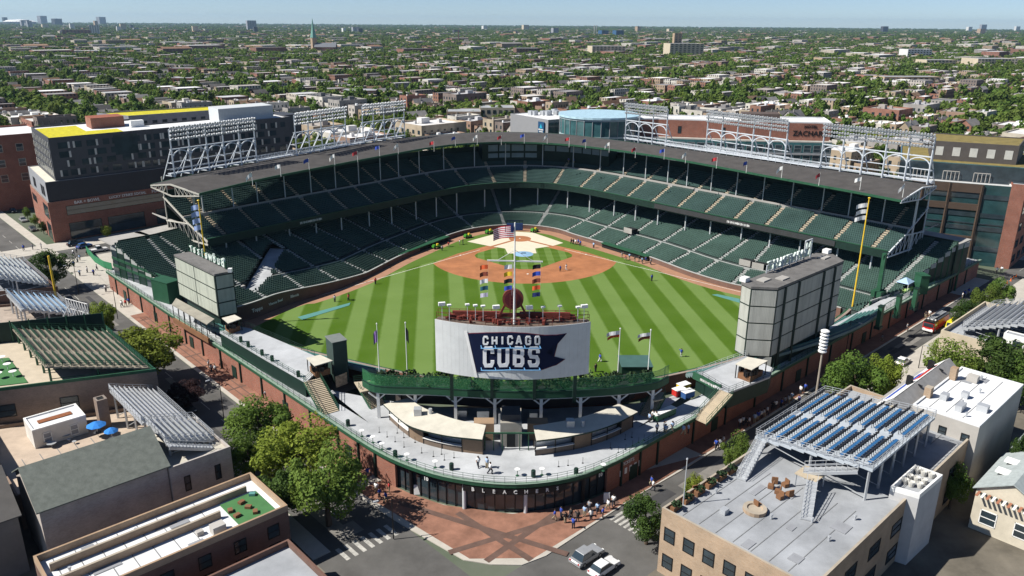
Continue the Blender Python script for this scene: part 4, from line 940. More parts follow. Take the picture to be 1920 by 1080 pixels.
for k in range(5):
    q = OWA[iG1+2]+(OWA[iG1+5]-OWA[iG1+2])*(k/4.); n_ = OWN[iG1+3]; mb = MB(); mb.box((q[0]-n_[0]*.05, q[1]-n_[1]*.05, 2.3), (.5, .1, 1.0), math.atan2(t_[1], t_[0])); mb.build('ticket_window', m_white, bl)
# tables, bins and rope posts on the deck
def deck_item(kind, px, py, label, group, z=DK):
    p = at(px, py, z)
    t = thing(kind, label, {'litter_bin': 'bin', 'standing_table': 'table', 'rope_post': 'post'}[kind], p, group)
    if kind == 'litter_bin': mb = MB(); mb.lathe([(.3, 0), (.34, .1), (.34, .95), (.36, 1.0), (.3, 1.1), (.12, 1.12)], p, 10); mb.build('bin_body', m_dgreen, t)
    elif kind == 'standing_table':
        mb = MB(); mb.lathe([(.4, 1.06), (.42, 1.08), (.42, 1.12), (.38, 1.13)], p, 12); mb.build('table_top', m_white, t); mb = MB(); mb.lathe([(.28, 0), (.26, .04), (.05, .08), (.05, 1.06)], p, 8); mb.build('pedestal', m_green, t)
    else: mb = MB(); mb.lathe([(.17, 0), (.16, .03), (.03, .05), (.03, .98), (.045, 1.0)], p, 8); mb.build('stanchion', m_black, t)
    return t
z2 = lambda x, y: (640+x/3, 720+y/3)
ORD = ['first', 'second', 'third', 'fourth', 'fifth', 'sixth', 'seventh', 'eighth', 'ninth', 'tenth', 'eleventh', 'twelfth', 'thirteenth', 'fourteenth', 'fifteenth', 'sixteenth', 'seventeenth', 'eighteenth', 'nineteenth', 'twentieth', 'twenty-first', 'twenty-second', 'twenty-third', 'twenty-fourth', 'twenty-fifth', 'twenty-sixth', 'twenty-seventh', 'twenty-eighth', 'twenty-ninth', 'thirtieth']
for k, (x, y) in enumerate(((38, 235), (304, 410), (620, 482), (1080, 522), (1320, 510))): deck_item('litter_bin', *z2(x, y), f'dark green litter bin by the curved deck railing, {ORD[k]} from the left', 'litter bins on the curved deck')
for k, (x, y) in enumerate(((116, 295), (178, 330), (230, 368), (370, 430), (528, 470), (990, 515), (1128, 512), (1472, 488))): deck_item('standing_table', *z2(x, y), f'white topped standing table along the curved deck railing, {ORD[k]} from the left', 'standing tables on the curved deck')
SP_ = [(214, 272), (258, 298), (303, 325), (353, 355), (452, 388), (518, 408), (580, 428), (315, 276), (352, 302), (415, 328), (564, 395), (634, 415), (1222, 465), (1275, 458), (1358, 445), (1514, 360), (1558, 385), (1600, 370), (1638, 348), (1672, 330), (1702, 316), (1596, 312), (1634, 300)]
for k, (x, y) in enumerate(SP_): deck_item('rope_post', *z2(x, y), f'thin black queue post on the grey deck, {ORD[k]} of the row from the left', 'queue posts before the concession stands')
for k, (x, y) in enumerate(((907, 795), (957, 828), (1050, 885), (1118, 925), (1295, 1030))): p = (200+x*500/1800, 420+y*500/1800); deck_item('litter_bin', *p, f'dark green bin on the right field terrace, {ORD[k]} from the video board', 'litter bins on the right field terrace', TZ)
# ------------------------------------------------------------------ video boards
m_seam = M('dark_green_frame', (.02, .035, .028), rough=.6)
m_panel = M('beige_panel', (.36, .36, .315), rough=.6, var=.05, scale=.4); m_panelg = M('pale_green_panel', (.5, .53, .44), rough=.6, var=.04)
def face_panels(t, a, b, z0, z1, cols, rows, mat, gap=.28, proud=.06):
    "separate cladding panels on the vertical face from a to b (outside on the right of travel)"
    a, b = Vector((a[0], a[1], 0)), Vector((b[0], b[1], 0)); d = (b-a); n = Vector((d.y, -d.x, 0)).normalized(); L_ = d.length
    for c0, c1 in zip(cols[:-1], cols[1:]):
        for r0, r1 in zip(rows[:-1], rows[1:]):
            p, q = a+d*c0+d.normalized()*gap/2, a+d*c1-d.normalized()*gap/2; zb, zt = z0+(z1-z0)*r0+gap/2, z0+(z1-z0)*r1-gap/2
            mb = MB(); mb.hexa([p+V(0, 0, zb)+n*proud, q+V(0, 0, zb)+n*proud, q+V(0, 0, zb)-n*.02, p+V(0, 0, zb)-n*.02], [p+V(0, 0, zt)+n*proud, q+V(0, 0, zt)+n*proud, q+V(0, 0, zt)-n*.02, p+V(0, 0, zt)-n*.02])
            mb.build('panel', mat, t)
def ribbed(name, col):
    m = M(name, col, rough=.55, var=.06); t = m.node_tree; N = t.nodes; L = t.links; b = N['Principled BSDF']
    g = [n for n in N if n.type == 'NEW_GEOMETRY'][0]; wv = N.new('ShaderNodeTexWave'); wv.inputs['Scale'].default_value = 2.6; wv.bands_direction = 'DIAGONAL'
    mp = N.new('ShaderNodeMapping'); mp.inputs['Scale'].default_value = (1, 1, 0); L.new(g.outputs['Position'], mp.inputs[0]); L.new(mp.outputs[0], wv.inputs[0])
    bp = N.new('ShaderNodeBump'); bp.inputs['Strength'].default_value = .25; bp.inputs['Distance'].default_value = .04; L.new(wv.outputs[1], bp.inputs['Height']); L.new(bp.outputs[0], b.inputs['Normal'])
    n2 = N.new('ShaderNodeTexNoise'); n2.inputs['Scale'].default_value = 1.1; n2.inputs['Detail'].default_value = 5; mp2 = N.new('ShaderNodeMapping'); mp2.inputs['Scale'].default_value = (1, 1, .09); L.new(g.outputs['Position'], mp2.inputs[0]); L.new(mp2.outputs[0], n2.inputs['Vector'])
    mr = N.new('ShaderNodeMapRange'); mr.inputs[1].default_value = .35; mr.inputs[2].default_value = .6; mr.inputs[3].default_value = .84; mr.inputs[4].default_value = 1.05; L.new(n2.outputs[0], mr.inputs[0])
    src = b.inputs['Base Color'].links[0].from_socket; mm = N.new('ShaderNodeMix'); mm.data_type = 'RGBA'; mm.blend_type = 'MULTIPLY'; mm.inputs[0].default_value = 1; L.new(src, mm.inputs[6]); L.new(mr.outputs[0], mm.inputs[7]); L.new(mm.outputs[2], b.inputs['Base Color']); return m
m_panel = ribbed('beige_ribbed_panel', (.4, .405, .365)); m_panelg = ribbed('pale_green_ribbed_panel', (.44, .465, .39))
lb = thing('left_field_video_board', 'tall beige panelled rear of the left field video board, dark roof', 'video board', (48, -108, 0))
LP = [(35, -113.5), (36, -116.1), (40.7, -116.9), (60.6, -100.3), (60.4, -95.6), (57.2, -94.6)]
mb = MB(); mb.prism(LP, 8, 21.6, True); mb.build('frame', m_seam, lb)
mb = MB(); mb.prism([(48+(x-48)*1.012, -106+(y+106)*1.012) for x, y in LP], 21.6, 22.05, True); mb.build('board_roof', M('board_roof_felt', (.14, .135, .13), var=.25, scale=.5), lb)
r4 = [0, .25, .5, .75, 1]
face_panels(lb, LP[0], LP[1], 8.1, 21.5, [0, 1], r4, m_panel); face_panels(lb, LP[1], LP[2], 8.1, 21.5, [0, 1], r4, m_panel)
face_panels(lb, LP[2], LP[3], 8.1, 21.5, [0, .1, .3, .68, .86, 1], r4, m_panel); face_panels(lb, LP[3], LP[4], 8.1, 21.5, [0, 1], r4, m_panel)
mb = MB()
for c in (.1, .3, .68, .86): p = Vector(LP[2]).lerp(Vector(LP[3]), c)+Vector((.645, -.764))*.15; mb = MB(); mb.bar((p.x, p.y, 2.5), (p.x, p.y, 21.5), .42); mb.build('steel_rib', m_seam, lb)
mb = MB(); mb.prism([(37.5, -113.8), (41, -116.2), (59.6, -100.6), (57.6, -97.4)], 4.6, 8.0); mb.build('board_base', m_dgreen, lb)
mb = MB(); mb.prism([(38.3, -116.0), (40.9, -117.2), (41.6, -115.6), (39, -114.6)], 4.6, 8.0); mb.build('base_pier', M('pier_grey', (.24, .25, .24)), lb)
# rooftop sign seen from behind: letters face the field
def roof_sign(t, a, b, z, word, h, mat, fm):
    a, b = Vector(a), Vector(b); a.z = b.z = z; d = (b-a).normalized(); L_ = (b-a).length
    mb = MB()
    for k in range(6): p = a.lerp(b, k/5); mb.bar(p, p+V(0, 0, h*.75), .2)
    mb.bar(a+V(0, 0, .4), b+V(0, 0, .4), .18); mb.bar(a+V(0, 0, h*.7), b+V(0, 0, h*.7), .18); mb.build('sign_frame', fm, t)
    for k, ch in enumerate(word): p = a.lerp(b, 1-(k+.5)/len(word)); lettering(ch, h*1.25, p+V(0, 0, h*.55), -d, mat=mat, parent=t, name='sign_letter', ext=.18, bold=.05)
s0, s1 = at(1437, 512, 22.1), at(1519, 482, 22.1)
m_sgn = M('pale_sign_metal', (.55, .62, .58), rough=.5)
roof_sign(lb, s0, s0.lerp(s1, .84), 22.05, 'WINTRUST', 2.2, m_sgn, m_steel)
for k in range(4): q = s0.lerp(s1, .88+.08*(k % 2)); mb = MB(); mb.bar((q.x, q.y, 22.8+1.5*(k//2)), (q.x+.25, q.y+.2, 24.0+1.5*(k//2)), .4); mb.build('sign_emblem', m_sgn, lb)
mb = MB(); q0, q1 = s0.lerp(s1, .84), s1; mb.bar((q0.x, q0.y, 22.1), (q0.x, q0.y, 26), .2); mb.bar((q1.x, q1.y, 22.1), (q1.x, q1.y, 26), .2); mb.bar((q0.x, q0.y, 26), (q1.x, q1.y, 26), .22); mb.build('emblem_frame', m_steel, lb)
for px, py in ((1396, 527), (1550, 474)): p = at(px, py, 22.1); mb = MB(); mb.box((p.x, p.y, 22.5), (1.6, 1.3, .8), .7); mb.build('roof_unit', m_white, lb)
for px, py in ((1432, 525), (1467, 522), (1545, 483)): p = at(px, py, 22.1); mb = MB(); mb.box((p.x, p.y, 22.18), (2.6, 1.6, .22), .7); mb.build('roof_hatch', m_conc, lb)
rb = thing('right_field_video_board', 'pale green panelled rear of the right field video board above the street wall', 'video board', (-75, -84, 0))
RP = [(-83.1, -77.4), (-69.6, -92.2), (-66.4, -89.8), (-80.0, -75.0)]
mb = MB(); mb.prism(RP, 8, 17.3, True); mb.build('frame', m_seam, rb)
mb = MB(); mb.prism([(-74.8+(x+74.8)*1.012, -83.6+(y+83.6)*1.02) for x, y in RP], 17.3, 17.7, True); mb.build('board_roof', M('board_roof_grey', (.15, .145, .14), var=.2), rb)
r3 = [0, .333, .667, 1]
face_panels(rb, RP[0], RP[1], 8.1, 17.2, [.01, .5, .99], r3, m_panelg, .3); face_panels(rb, RP[1], RP[2], 8.1, 17.2, [.02, .98], r3, m_panelg, .3)
mb = MB(); mb.prism([(-81.5, -77.5), (-70, -90.4), (-68, -88.6), (-79.5, -75.8)], 4.6, 8.0); mb.build('board_base', m_dgreen, rb)
roof_sign(rb, at(356, 472, 17.7), at(424, 505, 17.7), 17.7, 'Budweiser', 2.2, M('pale_green_sign', (.6, .68, .62), rough=.5), m_green)
p = at(432, 510, 17.7); mb = MB(); mb.box((p.x, p.y, 18.1), (.8, .8, .8)); mb.build('roof_unit', m_white, rb)

# ------------------------------------------------------------------ centre field scoreboard
sb = thing('scoreboard', 'hand-turned centre field scoreboard seen from behind, white curved rear with a navy pennant', 'scoreboard', (-9.8, -144, 0))
ZB, ZT = 18.0, 26.3
ea, em, eb = Vector((-21.1, -142.2)), Vector((-9.8, -145.75)), Vector((1.8, -144.0))
def circ3(a, b, c, n):
    ax, ay, bx, by, cx, cy = a.x, a.y, b.x, b.y, c.x, c.y; D = 2*(ax*(by-cy)+bx*(cy-ay)+cx*(ay-by))
    ux = ((ax*ax+ay*ay)*(by-cy)+(bx*bx+by*by)*(cy-ay)+(cx*cx+cy*cy)*(ay-by))/D; uy = ((ax*ax+ay*ay)*(cx-bx)+(bx*bx+by*by)*(ax-cx)+(cx*cx+cy*cy)*(bx-ax))/D
    o = Vector((ux, uy)); r = (a-o).length; t0 = math.atan2(a.y-uy, a.x-ux); t1 = math.atan2(c.y-uy, c.x-ux); return o, r, t0, t1
so_, sr, st0, st1 = circ3(ea, em, eb, 0)
def sface(s, z, e=0.): t_ = st0+(st1-st0)*s; return Vector((so_.x+(sr+e)*math.cos(t_), so_.y+(sr+e)*math.sin(t_), z))
NSB = 36
bd = (eb-ea).normalized(); bn = Vector((-bd.y, bd.x))          # towards the field
back = [ea+bn*1.4+bd*.3, ea.lerp(eb, .5)+bn*1.6, eb+bn*1.4-bd*.3]
mb = MB(); fr = [sface(i/NSB, 0) for i in range(NSB+1)]
poly = [(p.x, p.y) for p in fr]+[(p.x, p.y) for p in reversed(back)]
mb.prism(poly, ZB, ZT-.3, True); mb.build('scoreboard_body', m_dgreen, sb)
m_sbw = M('white_scoreboard_metal', (.62, .635, .63), rough=.5, var=.07, scale=.6)
for i in range(NSB):                                          # vertical sheet panels, each slightly proud
    s0, s1 = (i+.008)/NSB, (i+.992)/NSB; e = .08+(.006 if i % 2 else 0); mb = MB()
    mb.hexa([sface(s0, ZB-.05, e), sface(s1, ZB-.05, e), sface(s1, ZB-.05, .005), sface(s0, ZB-.05, .005)], [sface(s0, ZT, e), sface(s1, ZT, e), sface(s1, ZT, .005), sface(s0, ZT, .005)]); mb.build('rear_panel', m_sbw, sb)
mb = MB(); cx = sum(p[0] for p in poly)/len(poly); cy = sum(p[1] for p in poly)/len(poly)
mb.poly([(x, y, ZT-.15) for x, y in poly]); mb.build('scoreboard_roof', M('scoreboard_roof_deck', (.13, .095, .075), var=.35, scale=.8), sb)
def YT(x): return float(np.interp(x, [817, 888, 961, 1033, 1105], [599, 608, 612, 610.5, 604]))
def YB(x): return float(np.interp(x, [817, 888, 961, 1033, 1105], [692, 705, 711, 709, 700]))
def fpt(zx, zy, e=.14):
    "zoomed drawing coordinates of the pennant to the curved rear face"
    px, py = 800+zx/3.856, 440+zy/3.856; s = (px-817.)/(1105-817.); f_ = (py-YT(px))/(YB(px)-YT(px)); return sface(s, ZT-(ZT-ZB)*f_, e)
def face_poly(pts, e, name, mat, par, close=True):
    "flat print cut-out with thickness that follows the curved rear face"
    bm = bmesh.new(); vs_ = [bm.verts.new((x, y, 0)) for x, y in pts]; bm.faces.new(vs_); bmesh.ops.triangulate(bm, faces=bm.faces[:])
    for x in range(300, 1010, 24):
        bmesh.ops.bisect_plane(bm, geom=bm.verts[:]+bm.edges[:]+bm.faces[:], plane_co=(x, 0, 0), plane_no=(1, 0, 0))
    mb = MB(); bm.verts.index_update(); V0 = [tuple(fpt(v_.co.x, v_.co.y, e)) for v_ in bm.verts]; V1 = [tuple(fpt(v_.co.x, v_.co.y, e-.05)) for v_ in bm.verts]; n = len(V0)
    mb.v = V0+V1
    for f_ in bm.faces:
        ids = [v_.index for v_ in f_.verts]; mb.f.append(tuple(ids)); mb.m.append(0)
    for e_ in bm.edges:
        if e_.is_boundary: a, b = e_.verts[0].index, e_.verts[1].index; mb.f.append((a, b, n+b, n+a)); mb.m.append(0)
    bm.free(); return mb.build(name, mat, par)
pen = [(318, 712), (450, 703), (580, 701), (720, 706), (840, 722), (920, 722), (992, 711), (930, 785), (848, 845), (910, 876), (986, 893), (925, 936), (830, 968), (700, 976), (560, 968), (440, 976), (380, 986)]
pn = face_poly([(650+(x-650)*1.018, 845+(y-845)*1.03) for x, y in pen], .15, 'pennant_border', M('pennant_red', (.16, .02, .03), rough=.5), sb)
pennant = face_poly(pen, .19, 'pennant', m_navy, sb)
face_poly([(292, 692), (312, 690), (384, 1024), (366, 1027)], .2, 'pennant_staff', m_white, sb)
def stroke(pts, w_):
    P = [np.array(p, float) for p in pts]; Lp, Rp = [], []
    for i, p in enumerate(P):
        d0 = (P[i]-P[i-1]) if i else (P[1]-P[0]); d1 = (P[i+1]-P[i]) if i < len(P)-1 else d0
        d0 = d0/np.linalg.norm(d0); d1 = d1/np.linalg.norm(d1); n0 = np.array([-d0[1], d0[0]]); n1 = np.array([-d1[1], d1[0]]); m_ = n0+n1; m_ /= max(.5, np.linalg.norm(m_)); k = 1/max(.6, float(m_@n1))
        Lp.append(p+m_*w_/2*k); Rp.append(p-m_*w_/2*k)
    return Lp+Rp[::-1]
GL = {'C': [[(1, .3), (1, .16), (.84, 0), (.16, 0), (0, .16), (0, .84), (.16, 1), (.84, 1), (1, .84), (1, .7)]], 'U': [[(0, 0), (0, .84), (.16, 1), (.84, 1), (1, .84), (1, 0)]],
      'B': [[(0, 0), (.8, 0), (.97, .14), (.97, .36), (.8, .48), (0, .48)], [(.8, .48), (1, .62), (1, .86), (.84, 1), (0, 1)], [(0, 0), (0, 1)]],
      'S': [[(1, .28), (1, .16), (.84, 0), (.16, 0), (0, .16), (0, .34), (.16, .48), (.84, .52), (1, .66), (1, .84), (.84, 1), (.16, 1), (0, .84), (0, .72)]],
      'H': [[(0, 0), (0, 1)], [(1, 0), (1, 1)], [(0, .5), (1, .5)]], 'I': [[(.5, 0), (.5, 1)]], 'A': [[(0, 1), (.42, 0), (.58, 0), (1, 1)], [(.2, .66), (.8, .66)]],
      'G': [[(1, .3), (1, .16), (.84, 0), (.16, 0), (0, .16), (0, .84), (.16, 1), (.84, 1), (1, .84), (1, .54), (.6, .54)]], 'O': [[(.5, 0), (.16, 0), (0, .16), (0, .84), (.16, 1), (.84, 1), (1, .84), (1, .16), (.84, 0), (.5, 0)]]}
m_let = M('white_sign_letter', (.75, .76, .78), rough=.4, var=.04)
def glyph(ch, x0, x1, y0, y1, w_):
    mb = MB()
    for pl in GL[ch]:
        q = stroke([(x0+w_/2+(x1-x0-w_)*u, y0+w_/2+(y1-y0-w_)*v_) for u, v_ in pl], w_); n = len(q)//2
        for i in range(n-1):
            a, b, c, d = q[i], q[i+1], q[2*n-2-i], q[2*n-1-i]; top = [fpt(*k, .34) for k in (a, b, c, d)]; bot = [fpt(*k, .2) for k in (a, b, c, d)]; mb.hexa(bot, top)
    mb.build('pennant_letter', m_let, sb)
for ch, xc, hw in zip('CHICAGO', (443, 504, 557, 609, 668, 730, 792), (20, 20, 8, 20, 22, 20, 19)): glyph(ch, xc-hw, xc+hw, 722, 786, 12)
for ch, x0, x1 in zip('CUBS', (424, 524, 628, 730), (502, 604, 706, 810)): glyph(ch, x0, x1, 797, 947, 25)
m_lbl = M('light_blue_bracket', (.2, .45, .75), rough=.5)
for y in (806, 966):
    mb = MB()
    for i in range(8): a, b = 412+i*50.5, 412+(i+1)*50.5; mb.bar(fpt(a, y, .5), fpt(b, y, .5), .1)
    for x in (418, 515, 614, 712, 815): mb.bar(fpt(x-8, y-16, .25), fpt(x, y, .5), .09); mb.bar(fpt(x, y, .5), fpt(x+6, y+8, .2), .09)
    mb.build('bracket_rail', m_lbl, sb)
# rooftop: clock, floodlights, rails, mast
m_rust = M('red_oxide_steel', (.16, .035, .025), rough=.6, var=.25, scale=2)
cc = Vector((-9.6, -142.9, 29.6)); cn_ = Vector((bn.x, bn.y, 0))
mb = MB(); mb.tube(cc-cn_*.35, cc+cn_*.35, 1.55, n=24); mb.build('clock_drum', m_rust, sb)
mb = MB(); mb.tube(cc-cn_*.42, cc-cn_*.34, 1.2, n=24); mb.build('clock_rear_plate', M('clock_dark_red', (.09, .012, .02), rough=.35), sb)
mb = MB()
for k in (-1, 1): mb.bar(cc+V(k*2.4, 0, -3.4), cc+V(k*1.0, 0, -.6), .3); mb.bar(cc+V(k*.45, -.6, -3.3), cc+V(k*.45, -.6, .9), .12)
for z in range(8): mb.bar(cc+V(-.45, -.6, -3.2+z*.5), cc+V(.45, -.6, -3.2+z*.5), .08)
mb.bar(cc+V(-2.6, .2, -2.6), cc+V(2.6, .2, -2.6), .5); mb.build('clock_frame', m_rust, sb)
mb = MB()
for k in (-1, 1): p = Vector((-9.8, -143.2, ZT))+V(*(bd*k*5), 0); mb.box((p.x, p.y+1.2, ZT+.5), (7.5, .5, .9), math.atan2(bd.y, bd.x))
mb.build('roof_parapet', m_rust, sb)
rl = [sface(i/12, ZT, -.4) for i in range(13)]; railing([tuple(p) for p in rl], ZT, 'roof_railing', m_rust, sb, h=1.0, step=1.4, nr=2, t=.07)
bk_ = [(p.x, p.y, ZT) for p in back]; railing(bk_, ZT, 'roof_railing', m_rust, sb, h=1.1, step=1.6, nr=2, t=.07)
rg = random.Random(5); mb = MB()
for k in range(46): s = rg.uniform(.06, .94); p = sface(s, ZT-.1, -rg.uniform(.8, 2.6)); mb.box((p.x, p.y, ZT+.2), (rg.uniform(.2, .9), rg.uniform(.2, .5), rg.uniform(.2, .8)), rg.uniform(0, 3))
mb.build('roof_fittings', m_rust, sb)['kind'] = 'stuff'
for k, (x, y) in enumerate(((112, 545), (170, 512), (285, 515), (347, 540), (405, 520), (502, 528), (743, 530), (843, 528), (968, 530), (1085, 532), (1133, 570))):
    s = (x/3.856+800-817)/288.; p = sface(min(.985, max(.015, s)), ZT, -1.6 if .1 < s < .9 else -.4); mb = MB(); mb.bar(p, p+V(0, 0, 2.2), .09); mb.box((p.x, p.y, ZT+2.4), (1.0 if k in (0, 5, 6, 10) else .6, .45, .5 if k in (0, 5, 6, 10) else .22), .2); mb.build('floodlight', m_white, sb)
mast = thing('scoreboard_mast', 'tall white flag mast with a cross yard rising from the scoreboard roof', 'mast', (-9.5, -144.6, ZT))
mp_ = Vector((-9.5, -144.6, ZT)); mb = MB(); mb.tube(mp_, mp_+V(0, 0, 15.2), .16, .1, n=10); mb.build('pole', m_white, mast)
yz = 9.6; mb = MB(); mb.bar(mp_+V(-3.9, 0, yz+.1), mp_+V(4.0, 0, yz-.15), .18); mb.build('yard', m_white, mast)
mb = MB()
for k in (-1, 1): mb.bar(mp_+V(0, 0, yz+1.6), mp_+V(k*2.6, 0, yz), .06)
for x in (-3.8, -.35, 3.7): mb.bar(mp_+V(x, -.1, yz), mp_+V(x, -.1, 4.4), .025)
mb.build('stay', m_white, mast)
fc = {'orange': (.6, .1, .03), 'black': (.015, .015, .018), 'white': (.75, .75, .77), 'teal': (.02, .09, .13), 'violet': (.5, .48, .6), 'yellow': (.75, .5, .03), 'blue': (.03, .07, .4), 'navy': (.01, .02, .1), 'brown': (.2, .05, .03), 'red': (.45, .03, .04)}
fm_ = {k: M(k+'_pennant_cloth', c_) for k, c_ in fc.items()}
for col, x, lst in (('left', -3.8, ('orange', 'brown', 'white', 'teal', 'violet')), ('middle', -.35, ('white', 'yellow', 'black', 'blue')), ('right', 3.7, ('black', 'blue', 'brown', 'orange', 'navy'))):
    for k, c_ in enumerate(lst):
        p = mp_+V(x, -.12, yz-.5-k*1.05); o_ = thing('team_pennant', f'small {c_} pennant on the {col} halyard of the mast, number {k+1} from top', 'flag', p, 'pennants hanging from the mast yard')
        mb = MB(); flag_mesh(mb, p, 1.15, .62, (-1, .25, 0), wave=.15, n=5, ph=k*1.3, droop=.25); mb.build('cloth', fm_[c_], o_)
us = thing('national_flag', 'striped red and white flag with a blue canton at the mast head', 'flag', mp_+V(0, 0, 14.6))
for k in range(13): mb = MB(); flag_mesh(mb, mp_+V(-.15, -.1, 14.8-k*.135), 2.9, .137, (-1, .2, 0), wave=.3, n=9, ph=.5, droop=.22); mb.build('stripe', fm_['red'] if k % 2 == 0 else fm_['white'], us)
mb = MB(); flag_mesh(mb, mp_+V(-.15, -.13, 14.82), 1.2, .96, (-1, .2, 0), wave=.13, n=5, ph=.5, droop=.09); mb.build('canton', fm_['navy'], us)
# supports of the scoreboard
for s in (.07, .35, .65, .93): p = Vector((*ea.lerp(eb, s), 0))+Vector((*bn, 0))*(6.8 if .2 < s < .8 else 6.0); mb = MB(); mb.bar((p.x, p.y, 10.0), (p.x, p.y, 16.5), .55); mb.bar((p.x, p.y, 16.2), (p.x-bn.x*6, p.y-bn.y*6, ZB+.1), .5); mb.build('support_column', m_dgreen, sb)
# ------------------------------------------------------------------ foul poles and flagpoles
def flagpole(name, label, p, h, mat, flags, cat='flagpole', r=.1):
    t = thing(name, label, cat, p); mb = MB(); mb.tube(p, Vector(p)+V(0, 0, h), r, r*.6, n=8); mb.lathe([(r*.6, h), (r*1.5, h+.12), (r*.8, h+.3)], p, 8); mb.build('pole', mat, t)
    for k, (z, w_, hh, m_, dv) in enumerate(flags): mb = MB(); flag_mesh(mb, Vector(p)+V(0, 0, z), w_, hh, dv, ph=k*1.7, droop=.25 if dv[2] == 0 else 1.2); mb.build('flag', m_, t)
    return t
wfl = m_flag[0]; bfl = M('blue_white_flag', (.3, .4, .65))
flagpole('foul_pole', 'yellow left field foul pole with three white pennants', (76.5, -76.5, 0), 29.8, m_yellow, [(28.8-k*1.5, 2.6, 1.0, wfl, (-1, .1, 0)) for k in range(3)], 'foul pole', .22)
flagpole('foul_pole', 'yellow right field foul pole with four blue pennants behind the video board', (-76.5, -76.5, 0), 29.8, m_yellow, [(29-k*1.55, 1.9, 1.1, bfl, (-1, .1, 0)) for k in range(4)], 'foul pole', .22)
pz_ = lambda px, py: at(px, py, 9.0)
flagpole('flagpole', 'white flagpole with limp purple and white flag above the planted slope', pz_(711, 697), 9.0, m_white, [(8.0, .7, 2.2, M('purple_flag', (.2, .12, .32)), (-1, 0, .01))])
flagpole('flagpole', 'white flagpole with limp black flag above the planted slope', pz_(763.5, 697), 9.2, m_white, [(8.4, .5, 2.4, fm_['black'], (1, 0, .01))])
flagpole('flagpole', 'white flagpole with tricolour banner flag left of the green shed', pz_(1158, 707), 9.0, m_white, [(8.8, 2.3, .7, fm_['white'], (-1, 0, 0)), (8.1, 2.2, .5, fm_['orange'], (-1, 0, 0))])
flagpole('flagpole', 'white flagpole with red and white banner flag in front of the green shed', pz_(1214, 712), 9.2, m_white, [(8.9, 2.2, .6, fm_['white'], (-1, 0, 0)), (8.3, 2.1, .55, fm_['brown'], (-1, 0, 0))])
# green pylons and sign frame on the left field deck
for k, (px, y0, y1) in enumerate(((1646, 616, 575), (1680, 595, 556), (1712, 580, 539))):
    p = at(px, y0, DK); t = thing('sign_pylon', f'dark green sign pylon on the left field deck, {ORD[k]} from the video board', 'pylon', p, 'sign pylons on the left field deck'); mb = MB(); mb.box((p.x, p.y, DK+2.6), (1.3, .9, 5.2), .7); mb.build('column', m_green, t); mb = MB(); mb.box((p.x, p.y, DK+5.25), (1.5, 1.1, .2), .7); mb.box((p.x, p.y, DK+.3), (1.7, 1.3, .6), .7); mb.build('cap_and_base', m_dgreen, t)
p = at(1646, 556, DK); t = thing('loudspeaker_tower', 'tall slim green tower by the left field foul pole', 'tower', p); mb = MB(); mb.box((p.x, p.y, DK+5.5), (.9, .9, 11), .7); mb.build('shaft', m_green, t); mb = MB(); mb.box((p.x, p.y, DK+.9), (3.2, 2.4, 1.5), .7); mb.build('plinth', m_green, t)
a, b = at(1650, 583, 8.2), at(1708, 548, 8.2); t = thing('deck_sign', 'open letter sign frame between the green pylons, seen from behind', 'sign', a); d = (b-a).normalized()
mb = MB(); mb.bar(a+V(0, 0, .9), b+V(0, 0, .9), .12); mb.bar(a-V(0, 0, .9), b-V(0, 0, .9), .12); mb.build('frame', m_green, t)
for f_, k in ((.27, 2), (.75, 4)): q = a.lerp(b, f_); marks(q, (d.x, d.y), (b-a).length*.36, 1.6, t, 'letter_strokes', k, slant=.25, gap=.22)
# ------------------------------------------------------------------ buildings: general builder
m_wroof = M('white_roof_coating', (.68, .69, .7), rough=.7, var=.16, scale=.2); m_groof = M('grey_roof_membrane', (.31, .325, .345), var=.26, scale=.14)
m_dgrey = M('dark_grey_cladding', (.06, .063, .072), rough=.55, var=.12); m_lgrey = M('light_grey_cladding', (.28, .29, .31), rough=.6)
m_sedum = M('yellow_sedum', (.5, .45, .02), var=.3, scale=.8, bump=.5); m_stone = M('limestone', (.55, .5, .42)); m_cream = M('cream_brick', (.5, .43, .32), var=.12)
m_gold = M('dry_sedum', (.2, .16, .055), var=.3, scale=.6)
m_rstripe = M('awning_rust', (.35, .15, .09))
m_shing = M('grey_shingles', (.15, .165, .145), var=.2, scale=1.2, bump=.4); m_pale = M('pale_render', (.42, .4, .37), var=.1, scale=.3)
def area2(P): return sum(P[i][0]*P[(i+1) % len(P)][1]-P[(i+1) % len(P)][0]*P[i][1] for i in range(len(P)))
def ccw(P): P = [(p[0], p[1]) for p in P]; return P if area2(P) > 0 else P[::-1]
def inset(P, d):
    c = np.mean(np.array(P), axis=0); out = []
    n = len(P)
    for i in range(n):
        p0, p1, p2 = Vector(P[i-1]), Vector(P[i]), Vector(P[(i+1) % n]); e0, e1 = (p1-p0).normalized(), (p2-p1).normalized(); n0, n1 = Vector((-e0.y, e0.x)), Vector((-e1.y, e1.x)); m_ = (n0+n1).normalized(); out.append(tuple(p1+m_*(d/max(.3, m_.dot(n1)))))
    return out
